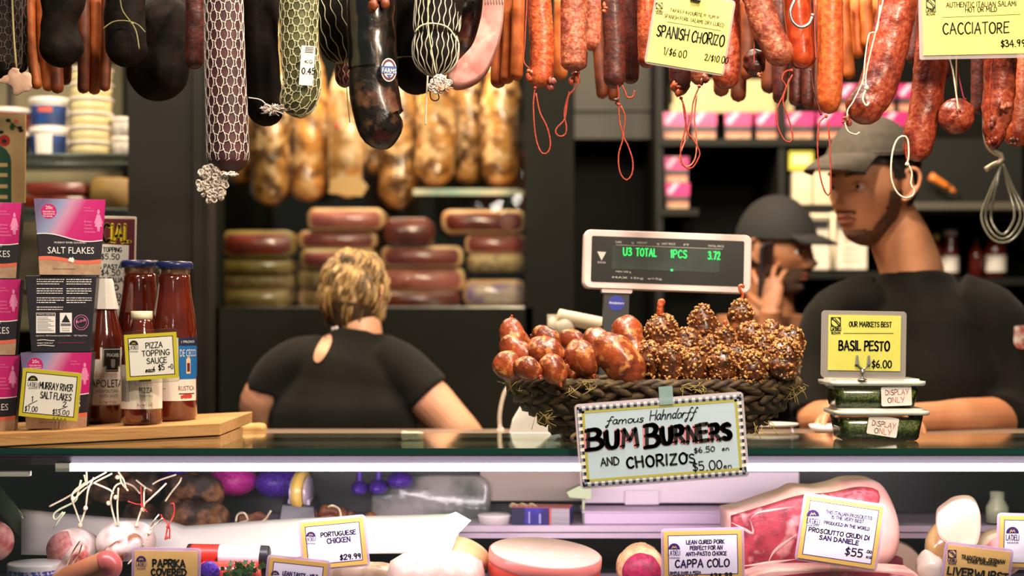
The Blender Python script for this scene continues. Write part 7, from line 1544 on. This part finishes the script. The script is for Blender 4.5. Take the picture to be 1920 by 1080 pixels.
mb.caps([P(112, 1096, Y), P(140, 1050, Y), P(158, 1018, Y)], K(20, Y), .5, 1.6, 16, nz=.006, nsc=60); o = mb.build('wrapped_meat', mat('net wrapped pink fat', '#e8c8b8', '#b85048', scale=40, thr=(.5, .65), rough=.5), origin=P(140, 1050, Y)); tag(o, 'white and red marbled meat tip tied with cord before the cut salami', 'meat'); cstr(o, [[(122, 1068), (136, 1036), (150, 1014)], [(126, 1070), (146, 1042), (154, 1020)]], 2.765, 1.8)
Y = 2.78; c = P(60, 1072, Y); mb = MB(); R = K(52, Y); mb.lathe([(0, -.06), (R * .85, -.06), (R, .0), (R * .96, .002), (0, .002)], c=(c.x, c.y + .02, P(0, 1060, Y).z), n=32); o = mb.build('dip_tub', M_TUBW, origin=c); tag(o, 'clear dip tub with blue lettered band at the bottom left corner', 'tub')
mb = MB(); [mb.add([Vector((c.x + (R + .001) * .97 * sin(a), c.y + .02 - (R + .001) * .97 * cos(a), P(0, 1060, Y).z + q)) for a, q in ((-1.3 + i * .2, -.03), (-1.1 + i * .2, -.03), (-1.1 + i * .2, -.008), (-1.3 + i * .2, -.008))], [(0, 1, 2, 3)]) for i in range(13)]; mb.build('label_band', mat('blue band', '#4050a8', '#d8d8e8', scale=150, thr=(.5, .55)), o)
Y = 2.84; mb = MB(); mb.caps([P(-20, 1015, Y), P(-4, 1015, Y + .05)], K(40, Y), .8, .8, 24); o = mb.build('cut_salami', mat('red marbled cut', '#b05048', '#d8a090', scale=40), origin=P(-10, 1015, Y)); tag(o, 'red marbled salami end cut off by the left picture edge', 'salami')
Y = 2.87; c = P(84, 1070, Y); mb = MB(); mb.ball(c, (K(36, Y), .04, K(18, Y)), 20, 12, nz=.1, nsc=30); o = mb.build('salami_end', PK, origin=c); tag(o, 'pale pink salami end lying behind the dip tub', 'salami')
# herb crusted dried meats
for i, (pts, r, Y, lb) in enumerate([([(206, 905), (250, 915), (300, 905)], 26, 3.10, 'dark herb crusted meat behind the cords, left'), ([(300, 950), (360, 968), (432, 968)], 26, 3.06, 'large brown crusted dried meat in front of the tape dispenser'), ([(310, 912), (370, 915), (420, 935)], 27, 3.10, 'upper brown crusted dried meat under the strip light'), ([(160, 935), (190, 925), (210, 935)], 22, 3.1, 'small crusted dried meat far behind the cords'),
        ([(236, 950), (262, 965), (300, 968)], 24, 3.12, 'near black crusted meat behind the red knotted cord'), ([(448, 975), (475, 972), (505, 975)], 14, 3.045, 'small rusty dried meat with pale cord, left of the tape dispenser'), ([(594, 968), (630, 964), (650, 972)], 15, 3.045, 'small rusty dried meat right of the tape dispenser'), ([(650, 968), (690, 975), (700, 960)], 11, 3.04, 'thin dried meat piece with a white tip behind the chicken card')]):
    q = [P(x, y, Y) for x, y in pts]; mb = MB(); mb.caps(q, K(r, Y), 1, 1, 24, N=34, nz=.016, nsc=34, seed=i); o = mb.build('dried_meat', HERB if i < 5 else mat('rusty dried meat', '#8c4a24', '#5c2c18', scale=40, rough=.6, bump=.003, bscale=70), origin=q[0]); tag(o, lb, 'dried meat', 'crusted dried meats')
    if i == 5: cstr(o, [[(442, 978), (446, 965), (458, 962), (464, 975), (450, 980)], [(478, 982), (496, 975), (508, 958)]], 3.02, 2.6)
    if i == 6: cstr(o, [[(640, 972), (636, 955), (624, 948), (616, 950)]], 3.02, 2.6)
    if i == 4: cstr(o, [[(255, 900), (270, 912), (284, 920)], [(235, 905), (250, 912), (262, 925)], [(286, 908), (300, 900), (330, 890)], [(310, 940), (320, 925), (336, 905), (340, 896)]], 2.92, 2.2)
# violet and magenta reflections of the strip light, built as solid blobs
MG = mat('magenta reflection tint', '#e03aa8', '#b01c80', scale=200, rough=.4, bump=.001, bscale=300); VI = mat('violet reflection and disc', '#6a3cc0', '#3c2080', scale=200, rough=.4, bump=.001, bscale=300)
for i, (x, y, rx, ry, m, lb) in enumerate([(436, 900, 46, 30, MG, 'magenta reflection blob under the strip light'), (520, 905, 42, 28, VI, 'violet reflection blob left of the tape roll'), (330, 905, 30, 26, VI, 'violet reflection blob behind the crusted dried meats'), (674, 915, 16, 13, VI, 'small violet oval reflection blob, left of a pair'), (710, 913, 17, 13, VI, 'small violet oval reflection blob, right of a pair'), (750, 900, 24, 16, VI, 'dim violet reflection blob right of the pair')]):
    Y = 3.22; c = P(x, y, Y); mb = MB(); mb.ball(c, (K(rx, Y), .05, K(ry, Y)), 28, 18, nz=.12, nsc=20); mb.caps([c + Vector((0, 0, K(ry, Y) * .8)), Vector((c.x, c.y, 1.19))], .006, .5, .5, 8); o = mb.build('reflection_blob', m, origin=c); tag(o, lb, 'reflection', 'violet and magenta reflection blobs at the back of the counter')
# tape dispenser
Y = 3.09; c = P(562, 985, Y); root = empty('tape_dispenser', c, 'black tape dispenser holding a roll of yellowish tape', 'tape dispenser'); kk = Y / F
mb = MB(); mb.add([Vector(p) for p in ((-38 * kk, -.03, 0), (38 * kk, -.03, 0), (38 * kk, .07, 0), (-38 * kk, .07, 0), (-32 * kk, -.02, 42 * kk), (30 * kk, -.02, 38 * kk), (30 * kk, .06, 50 * kk), (-32 * kk, .06, 50 * kk))], [(0, 3, 2, 1), (4, 5, 6, 7), (0, 1, 5, 4), (1, 2, 6, 5), (2, 3, 7, 6), (3, 0, 4, 7)], 0, False); mb.box((0, .02, -.03), (.06, .09, .06)); mb.build('dispenser_base', M_CART, root, local=True, bevel=.003)
mb = MB(); Rz = Matrix.Rotation(radians(90), 3, 'Y') @ Matrix.Rotation(0, 3, 'Z'); mb.lathe([(.024, -.009), (.040, -.009), (.040, .009), (.024, .009)], n=36, R=Matrix.Rotation(radians(72), 3, 'Z') @ Matrix.Rotation(radians(90), 3, 'X') if False else Matrix.Rotation(radians(90 - 10), 3, 'Z') @ Matrix.Rotation(radians(90), 3, 'X'), c=(2 * kk, .01, 62 * kk)); mb.build('tape_roll', mat('yellow tape', '#d8b050', '#e8c878', scale=30, rough=.35, coat=.3), root, local=True)
mb = MB()
for sx in (-1, 1): mb.lathe([(0, -.002), (.032, -.002), (.032, .002), (0, .002)], n=30, R=Matrix.Rotation(radians(80), 3, 'Z') @ Matrix.Rotation(radians(90), 3, 'X'), c=(2 * kk + sx * .013, .01, 60 * kk)); mb.box((sx * .018, .012, 30 * kk), (.006, .05, .04))
mb.build('roll_holder', mat('silver cheek', '#c0b0c0', rough=.3, metal=.3), root, local=True)
# sheets of paper
mb = MB(); n = 24; v = []; f = []
for i in range(n + 1):
    t = i / n; x = 40 + t * 820
    for j in range(9):
        s_ = j / 8; yy = (985 - 26 * t ** 3 + 6 * sin(t * 7)) * (1 - s_) + (1072 - 30 * t + 10 * sin(t * 5 + 1)) * s_ if t > .35 else (955 + 60 * t + 3 * sin(t * 9)) * (1 - s_) + (1040 + 20 * t) * s_
        Yp = 3.015 - .08 * s_ - .015 * sin(t * 6) * s_; v.append(P(x, yy, Yp))
for i in range(n):
    for j in range(8): a = i * 9 + j; f.append((a, a + 9, a + 10, a + 1))
mb.add(v, f); o = mb.build('paper_sheet', mat('waxed paper', '#d8d2ca', rough=.5), origin=P(450, 1050, 2.87)); sd = o.modifiers.new('t', 'SOLIDIFY'); sd.thickness = .001; tag(o, 'long curling white waxed paper sheet lying along the counter, left of the mortadella', 'paper')
mb = MB(); mb.prism(pz([(770, 990), (855, 958), (884, 974), (858, 1000), (846, 1034), (700, 1030)], 2.90), 2.885, 2.888); o = mb.build('paper_sheet', M_PAPER, origin=P(820, 1030, 2.887)); tag(o, 'torn white paper corner standing up at the right end of the waxed sheet', 'paper')
# red packet, parsley
Y = 2.82; c = P(440, 1042, Y); mb = MB(); mb.caps([P(352, 1040, Y), P(505, 1044, Y)], K(20, Y), .4, .4, 24); o = mb.build('wrapped_roll', mat('white wrap', '#f0e8ec', rough=.35, coat=.3), origin=c); tag(o, 'white wrapped meat roll with black and red printed end', 'meat roll')
mb = MB(); mb.caps([P(348, 1040, Y - .001), P(412, 1041, Y - .001)], K(20.6, Y), .3, .01, 24); mb.build('printed_end', mat('red black print', '#c83020', '#20181c', scale=24, thr=(.45, .5), rough=.4), o); mb = MB(); mb.caps([P(488, 1043, Y), P(508, 1044, Y)], K(20.6, Y), .01, .3, 24); mb.build('cap_end', M_CART, o)
Y = 2.80; mb = MB(); mb.caps([P(372, 1078, Y), P(490, 1080, Y)], K(26, Y), .4, .4, 24); o = mb.build('wrapped_roll', mat('red wrap', '#e04a38', '#c83028', scale=20, rough=.3, coat=.5), origin=P(430, 1078, Y)); tag(o, 'red wrapped meat roll under the white one, purple disc at its end', 'meat roll'); mb = MB(); mb.ball(P(392, 1072, Y - .024), (K(20, Y), .006, K(20, Y)), 20, 10); mb.build('purple_disc', VI, o)
mb = MB(); rnd = random.Random(2)
for i in range(60):
    x, y = 452 + rnd.gauss(0, 15), 1076 + rnd.uniform(-18, 14); Y = 2.765 + rnd.uniform(-.01, .01); c = P(x, y, Y); R = Euler((rnd.uniform(-.8, .8), rnd.uniform(-3, 3), 0)).to_matrix()
    mb.prism([(0, 0), (.004, .003), (.003, .006), (.006, .008), (.002, .009), (0, .014), (-.002, .009), (-.006, .008), (-.003, .006), (-.004, .003)], -.0004, .0004, R=R, c=c)
for i in range(6): mb.sweep([P(455 + i * 2, 1100, 2.77), P(446 + i * 5, 1080, 2.765), P(440 + i * 7, 1062, 2.76)], .0008, 5, N=4)
o = mb.build('parsley_sprig', M_LEAF, origin=P(455, 1090, 2.765)); tag(o, 'green parsley sprig at the bottom between two price cards', 'parsley')
# chicken roll, bun, mortadella
WHR = mat('white chicken roll', '#eed6c8', '#e4c0b0', scale=60, rough=.45, sss=.1, col3='#d8a8a0', scale3=40, thr3=(.66, .72))
Y = 2.85; c = P(818, 1075, Y); mb = MB(); mb.caps([c + Vector((0, -.06, .004)), c + Vector((0, .07, 0))], K(90, Y), .45, .45, 40, flat=.5); mb.v = [Vector((p.x, p.y, c.z + (p.z - c.z) * 1.0)) for p in mb.v]
mb = MB(); R = K(92, Y); mb.lathe([(0, -.03), (R, -.03), (R * 1.0, .0), (R * .93, .022), (R * .7, .034), (R * .3, .040), (0, .041)], c=c, n=40, sy=.6, nz=.002, nsc=30); o = mb.build('poultry_roll', WHR, origin=c); tag(o, 'broad pale domed poultry roll left of the mortadella', 'meat roll')
Y = 2.93; c = P(872, 1040, Y); mb = MB(); mb.ball(c, (K(50, Y), .05, K(30, Y)), 28, 16, R=Euler((0, radians(22), 0)).to_matrix(), nz=.05, nsc=30); o = mb.build('cured_fat_piece', mat('peach rind', '#ecd0a8', '#dca878', scale=12, rough=.5), origin=c); tag(o, 'peach coloured rounded piece between paper corner and mortadella', 'meat')
Y = 2.88; c = P(590, 1070, Y)
mb = MB(); mb.caps([P(540, 1076, 2.9), P(590, 1064, 2.9), P(760, 1078, 2.9)], K(20, 2.9), .8, .8, 20, nz=.003, nsc=40); o = mb.build('meat_piece', mat('tan wrapped meat', '#b09070', '#d8b8a0', scale=20, rough=.4, coat=.5), origin=P(590, 1064, 2.9)); tag(o, 'tan meat piece under the chicken price card', 'meat')
Y = 2.88; c = P(1023, 1036, Y); R = K(106, Y); Rt = Euler((radians(7), radians(5), 0)).to_matrix(); mb = MB(); mb.lathe([(0, -.07), (R * .98, -.07), (R * 1.0, -.03), (R, -.004), (R * .985, 0)], c=c, n=56, R=Rt); o = mb.build('mortadella', mat('salmon red casing', '#d8452c', '#cc3a26', scale=6, rough=.3, coat=.5), origin=c); tag(o, 'large cut mortadella cylinder with salmon red casing', 'mortadella')
mb = MB(); mb.lathe([(R * .985, -.001), (R * .97, .0012), (0, .0016)], c=c, n=56, R=Rt); mb.build('cut_face', mat('mortadella cut', '#eec4b4', '#f6e4da', scale=26, thr=(.62, .68), rough=.45, sss=.1), o); mb = MB(); mb.lathe([(R * 1.002, -.020), (R * 1.008, -.014), (R * 1.004, -.001), (R * .985, .0006)], c=c, n=56, R=Rt); mb.build('casing_band', mat('pale salmon casing', '#e88074', rough=.35, coat=.4), o)
# cappa colo
Y = 2.86; c = P(1202, 1068, Y); R = K(42, Y); mb = MB(); mb.sweep([c + Vector((0, -.01, 0)), c + Vector((.0, .03, 0)), c + Vector((.01, .12, -.01))], [R, R * 1.04, R], 30, N=8, nz=.004, nsc=60); o = mb.build('cured_neck', mat('cream seasoned rind', '#e0b888', '#c89060', scale=50, rough=.7, bump=.002, bscale=120), origin=c); tag(o, 'cured pork neck with raspberry red cut face, left of its price card', 'cured meat')
mb = MB(); mb.lathe([(0, 0), (R * .86, 0), (R * .88, .002), (0, .004)], n=30, R=Matrix.Rotation(radians(90), 3, 'X'), c=c + Vector((0, -.0105, -.004)), nz=.002, nsc=60); mb.build('cut_face', mat('raspberry meat', '#b0184c', '#8c1038', scale=90, rough=.5, bump=.0008, bscale=200), o)
# prosciutto
Y = 2.90; HAM = mat('prosciutto meat', '#a83642', '#7c1c2c', scale=34, thr=(.42, .62), rough=.42, bump=.0022, bscale=70, col3='#e49c98', scale3=16, thr3=(.55, .66), sss=.05); FATW = mat('prosciutto fat', '#e8beb0', '#d89c90', scale=14, rough=.4, sss=.15)
out = [(1366, 962), (1400, 955), (1450, 938), (1480, 928), (1500, 918), (1540, 920), (1580, 912), (1600, 905), (1640, 904), (1662, 912), (1680, 940), (1694, 980), (1696, 1020), (1686, 1050), (1650, 1078), (1600, 1110), (1480, 1130), (1380, 1120), (1368, 1040)]
oo = [(p.x, p.z) for p in catmull([P(x, y, Y) for x, y in out + out[:1]], 90)[:-1]]; mb = MB(); mb.pillow(oo, Y, Y + .12, .045, 8); o = mb.build('prosciutto_ham', FATW, origin=(P(1530, 0, Y).x, Y, ZD)); tag(o, 'big prosciutto leg with marbled red cut face and thick white fat at right', 'ham')
inn = [(1372, 968), (1440, 948), (1500, 930), (1560, 924), (1610, 914), (1648, 920), (1650, 945), (1640, 958), (1600, 958), (1640, 980), (1650, 1010), (1646, 1040), (1600, 1090), (1480, 1118), (1386, 1110), (1374, 1040)]
oo = [(p.x, p.z) for p in catmull([P(x, y, Y - .003) for x, y in inn + inn[:1]], 80)[:-1]]; mb = MB(); mb.pillow(oo, Y - .004, Y + .010, .010, 4); mb.build('cut_face', HAM, o)
mb = MB()
for ps, r in (([(1408, 972), (1420, 962), (1450, 956), (1490, 950)], 4), ([(1372, 980), (1395, 992), (1412, 1000), (1408, 978)], 5), ([(1440, 1056), (1452, 1034), (1480, 1012), (1494, 1002)], 6), ([(1384, 1062), (1430, 1058), (1496, 1048)], 7), ([(1540, 926), (1600, 945), (1642, 946)], 4)): mb.sweep([P(x, y, Y - .004) for x, y in ps], [(K(.6, Y), .001), (K(r * .6, Y), .0012), (K(.5, Y), .001)], 8, N=12, up=(0, 1, 0))
mb.build('fat_veins', FATW, o)
Y = 2.80; mb = MB(); mb.prism([(p.x, p.z) for p in catmull([P(x, y, Y) for x, y in [(1404, 1080), (1450, 1068), (1560, 1066), (1680, 1068), (1722, 1078), (1720, 1130), (1410, 1130), (1404, 1080)]], 40)[:-1]], Y, Y + .07); o = mb.build('ham_slab', FATW, origin=P(1560, 1120, Y), bevel=.004); tag(o, 'fat edged ham slab at the bottom under the prosciutto card', 'ham'); mb = MB(); mb.prism([(p.x, p.z) for p in catmull([P(x, y, Y) for x, y in [(1416, 1084), (1560, 1072), (1712, 1082), (1710, 1130), (1420, 1130), (1416, 1084)]], 40)[:-1]], Y - .003, Y + .001); mb.build('cut_face', HAM, o)
Y = 3.05; c = P(1672, 1080, Y); mb = MB(); R = K(62, Y); mb.sweep([c, c + Vector((.01, .05, 0))], [R, R], 36, N=3); o = mb.build('rolled_ham', mat('cream ham rind', '#ecc8b0', rough=.45, coat=.3), origin=c); tag(o, 'round ham with cream rind and dark red cut face, right of the prosciutto card', 'ham'); mb = MB(); mb.lathe([(0, 0), (R * .8, 0), (R * .82, .003), (0, .004)], n=36, R=Matrix.Rotation(radians(90), 3, 'X'), c=c + Vector((-.006, -.001, -.01))); mb.build('cut_face', mat('dark ham cut', '#9c3c4c', '#c88088', scale=16, thr=(.5, .7), rough=.4), o)
# turkey breast and pink ham right
Y = 2.87; c = P(1806, 980, Y); TB = mat('pale turkey', '#f0cdb8', '#e8b8a0', scale=16, rough=.45, sss=.1)
mb = MB(); mb.prism([(p.x - c.x, p.z - c.z) for p in catmull([P(x, y, Y) for x, y in [(1758, 962), (1772, 950), (1792, 937), (1822, 936), (1836, 958), (1836, 1000), (1826, 1022), (1790, 1022), (1766, 1012), (1757, 990), (1758, 962)]], 48)[:-1]], -.02, .06, c=c, R=Euler((0, 0, radians(-14))).to_matrix()); o = mb.build('turkey_breast', TB, origin=c, bevel=.012); tag(o, 'pale smooth turkey breast block near the right edge', 'meat')
Y = 2.93; c = P(1775, 1025, Y); mb = MB(); mb.ball(c, (K(42, Y), .04, K(48, Y)), 24, 16, nz=.08, nsc=30); o = mb.build('wrapped_meat', mat('yellowish film wrap', '#d8b478', '#c89858', scale=14, rough=.2, coat=.9), origin=c); tag(o, 'yellowish film wrapped piece behind the turkey breast', 'meat')
Y = 2.86; c = P(1742, 1064, Y); mb = MB(); mb.ball(c, (K(24, Y), .03, K(30, Y)), 20, 12, nz=.25, nsc=50); o = mb.build('crumpled_film', mat('clear crumpled film', '#e0d4c4', rough=.15, coat=1, alpha=.6), origin=c); tag(o, 'crumpled clear film beside the yellow liver sausage card', 'film')
Y = 2.92; c = P(1880, 1040, Y); R = K(40, Y); mb = MB(); mb.sweep([c, c + Vector((.01, .07, 0))], [R, R], 32, N=3); o = mb.build('pink_ham', TB, origin=c); tag(o, 'round pink ham partly hidden by the rightmost price card', 'ham'); mb = MB(); mb.lathe([(0, 0), (R * .88, 0), (R * .9, .002), (0, .003)], n=32, R=Matrix.Rotation(radians(90), 3, 'X'), c=c + Vector((0, -.001, 0))); mb.build('cut_face', mat('pink ham cut', '#e08c94', '#e8a4a4', scale=14, rough=.4), o)
Y = 3.14; c = P(1870, 985, Y); mb = MB(); mb.lathe([(0, 0), (.022, 0), (.022, .03), (.014, .045), (.014, .06), (0, .062)], c=(c.x, c.y, P(0, 985, 3.1).z + .001), n=24); o = mb.build('small_bottle', mat('pale green bottle', '#c0c4a0', rough=.3), origin=(c.x, c.y, P(0, 985, 3.1).z)); tag(o, 'small pale bottle standing on the rear shelf at far right', 'bottle')
# rear shelf goods
zs = P(0, 985, 3.1).z - .0035
c = Vector((P(928, 0, 3.16).x, 3.16, zs)); mb = MB(); R = K(32, 3.16); mb.lathe([(0, 0), (R * .9, 0), (R, .014), (R * 1.03, .016), (R * .9, .019), (0, .021)], c=c, n=30); o = mb.build('round_white_tub', M_WHITE, origin=c); tag(o, 'low round white tub on the rear shelf left of the blue box', 'tub')
kk = 3.16 / F; c = Vector((P(1018, 0, 3.16).x, 3.16, zs)); root = empty('gift_box', c, 'small open blue and violet carton with gold ribbon on the rear shelf', 'carton', None, (0, 0, radians(-8)))
mb = MB(); mb.box((0, 0, 16 * kk), (108 * kk, .06, 32 * kk)); mb.build('carton', [mat('violet blue carton', '#4038a8', '#302468', scale=20, rough=.4)], root, local=True, bevel=.001); mb = MB(); mb.box((36 * kk, -.0308, 16 * kk), (34 * kk, .001, 31 * kk)); mb.build('silver_panel', M_ALU, root, local=True); mb = MB(); mb.box((17 * kk, -.031, 16 * kk), (3 * kk, .001, 31 * kk)); mb.box((0, 0, 32.3 * kk), (106 * kk, .056, .001)); mb.build('red_edge', M_SALM, root, local=True)
mb = MB(); mb.box((-43 * kk, -.031, 16 * kk), (24 * kk, .001, 31 * kk)); mb.build('dark_panel', mat('indigo panel', '#1c1640'), root, local=True); mb = MB(); mb.box((-22 * kk, -.0312, 14 * kk), (3 * kk, .001, 22 * kk)); mb.box((-2 * kk, -.0312, 12 * kk), (4 * kk, .001, 18 * kk)); mb.build('pale_print', mat('pale violet print', '#a8a0e0'), root, local=True)
mb = MB()
for i in range(3): mb.sweep([(-.062 + .018 * i, -.02, 31 * kk), (-.056 + .018 * i, -.028, 38 * kk), (-.046 + .018 * i, -.024, 33 * kk)], (lambda t: (.004, .0008)), 8, N=8)
mb.build('ribbon', mat('gold ribbon', '#d8c090', rough=.3, metal=.4), root, local=True)
a, b = P(1095, 984, 3.15), P(1372, 962, 3.15); mb = MB(); mb.box(((a.x + b.x) / 2, 3.19, zs + .011), (b.x - a.x, .09, .022)); mb.box(((a.x + b.x) / 2, 3.19, zs + .024), (b.x - a.x + .01, .10, .004)); o = mb.build('lilac_tray', mat('lilac plastic tray', '#e4cce4', rough=.35), origin=((a.x + b.x) / 2, 3.19, zs), bevel=.002); tag(o, 'long lilac plastic tray on the rear shelf below the large sign', 'tray')
a, b = P(1092, 944, 3.22), P(1500, 885, 3.22); mb = MB(); mb.box(((a.x + b.x) / 2, 3.26, (a.z + b.z) / 2), (b.x - a.x, .07, b.z - a.z)); mb.box((a.x + .12, 3.222, a.z + .012), (.07, .006, .03)); o = mb.build('plastic_crate', mat('pale pink plastic', '#f0e2e8', rough=.45), origin=((a.x + b.x) / 2, 3.26, a.z), bevel=.004); tag(o, 'pale pink plastic crate hung behind the large sign inside the counter', 'crate')
c = P(1085, 920, 3.15); mb = MB(); mb.prism([(p.x - c.x, p.z - c.z) for p in [P(x, y, 3.15) for x, y in ((1062, 922), (1086, 910), (1108, 914), (1108, 935), (1068, 932))]], -.01, .03, c=c); mb.sweep([c + Vector((.01, .01, -.005)), Vector((c.x + .01, 3.16, zs))], .003, 6, N=2); o = mb.build('green_wedge', mat('pale green plastic', '#c4d8a8', rough=.4), origin=c); tag(o, 'pale green wedge shaped tag beside the pink crate', 'tag')
a, b = P(760, 980, 3.25), P(892, 905, 3.25); mb = MB(); mb.rbox(((a.x + b.x) / 2 - .02, 3.27, (a.z + b.z) / 2), (b.x - a.x + .1, .05, b.z - a.z + .03), .03, smooth=True); o = mb.build('film_bag', mat('milky film bag', '#a8a49c', '#6c7468', scale=14, rough=.2, coat=.8, bump=.006, bscale=20), origin=((a.x + b.x) / 2, 3.27, a.z)); tag(o, 'milky film bag behind the paper corner, left of the beige panel', 'bag')
# ---- price cards in the counter
def ccard(lb, cx, cy, Y, w, h, ang, style, texts, logo=None, group='price cards inside the glass counter', logo_kind='deli', yaw=0):
    if style == 'orange': s, f = sign('price_card', lb, cx, cy, Y, w + 12, h + 12, ang, M_ORB, (w, h), cat='price card', group=group, sleeve_m=MATS.get('pink sleeve') or mat('pink sleeve', '#e0c0dc', rough=.25, alpha=.6, coat=.5), yaw=yaw)
    else: s, f = sign('price_card', lb, cx, cy, Y, w + 10, h + 10, ang, M_ORBD, (w, h), cat='price card', border=9, inner=mat('lilac white card', '#f6eef8', rough=.6), line=(mat('amber border', '#e6b85a'), M_PURP), group=group, sleeve_m=MATS.get('pink sleeve') or mat('pink sleeve', '#e0c0dc', rough=.25, alpha=.6, coat=.5), yaw=yaw)
    mb = MB()
    if logo: (deli_logo if logo_kind == 'deli' else farm_logo)(f, mb, logo[0], logo[1], logo[2], *((0, 1, 0) if logo_kind == 'deli' else (0, 1)))
    for t in texts: f.hand(mb, t[0], t[1], t[2], t[3], t[4], t[5] * 1.5, 2 if len(t) > 6 else 0, jit=.06, seed=int(t[1]))
    mb.build('lettering', [M_PURP, M_ORB, M_INK], s, local=True)
    k = f.k; mb = MB(); mb.box((0, .003, -(h / 2 + 14) * k), (18 * k, .003, 34 * k)); mb.box((0, .008, -(h / 2 + 32) * k), (30 * k, .02, 3 * k)); mb.build('clear_stand', M_TUB, s, local=True); return s
ccard('chicken price card, white with amber border, standing before the waxed paper', 626, 1019, 2.80, 118, 88, -5.5, 'w', [('PORTUGUESE', 602, 1007, 667, 8, 1.3), ('CHICKEN', 614, 1019, 657, 9, 1.3), ('$29.99', 638, 1050, 677, 9, 1.4)], (583, 1006, 18))
ccard('low card with only its lean and tasty heading in view at the bottom edge', 556, 1096, 2.77, 110, 92, 6, 'w', [('LEAN TASTY & MILD', 530, 1078, 596, 7, 1.1)], (516, 1078, 16))
ccard('plain orange paprika covered price card at lower left', 311, 1078, 2.765, 118, 90, 1, 'orange', [('PAPRIKA', 287, 1062, 347, 13, 2.0, 1), ('COVERED', 284, 1078, 349, 12, 2.0, 1)], (265, 1052, 19))
ccard('cappa colo price card, tall with amber border, in the middle', 1318, 1040, 2.77, 146, 90, -1.2, 'w', [('LEAN CURED PORK', 1287, 1020, 1358, 7, 1), ('PERFECT FOR AN', 1294, 1031, 1354, 7, 1), ('ANTI-PASTO CHOICE', 1286, 1042, 1362, 7, 1), ('CAPPA COLO', 1266, 1064, 1367, 14, 1.7), ('SIMPLE OVER A PIZZA', 1256, 1076, 1314, 4, .8), ('OR TAKE A SALAD', 1262, 1083, 1308, 4, .8), ('$38.99', 1332, 1083, 1372, 8, 1.3)], (1264, 1030, 22))
ccard('tilted prosciutto price card with five text lines in front of the big leg', 1576, 998, 2.78, 146, 118, 8.5, 'w', [('THIS ITALIAN PROSCIUTTO', 1548, 962, 1634, 6, .9), ('IS THE VERY BEST', 1559, 972, 1619, 6, .9), ('PRODUCED IN THE WORLD', 1545, 982, 1630, 6, .9), ('PROSCIUTTO CRUDI DI', 1516, 996, 1629, 8, 1.3), ('SAN DANIELE', 1536, 1011, 1609, 8, 1.3), ('$55', 1584, 1040, 1616, 14, 1.6), ('.00', 1623, 1036, 1634, 5, 1), ('KG', 1624, 1046, 1634, 4, .9)], (1524, 968, 24))
ccard('plain orange liver sausage price card at lower right', 1832, 1066, 2.765, 118, 76, 7, 'orange', [('TRADITIONAL GERMAN', 1802, 1047, 1883, 7, 1.0, 1), ('"LIVER SAUSAGE"', 1812, 1054, 1871, 6, 1.0, 1), ('LIVERWURST', 1776, 1076, 1888, 14, 2.2, 1)], (1785, 1042, 16), logo_kind='farm')
ccard('rightmost price card, amber bordered, cut by the picture edge', 1932, 1016, 2.775, 116, 96, 1.5, 'w', [('LA', 1950, 1010, 1960, 8, 1.2)], (1898, 1000, 24))
mb = MB(); q = P(1595, 1068, 2.775); mb.box(q, (.028, .003, .02));
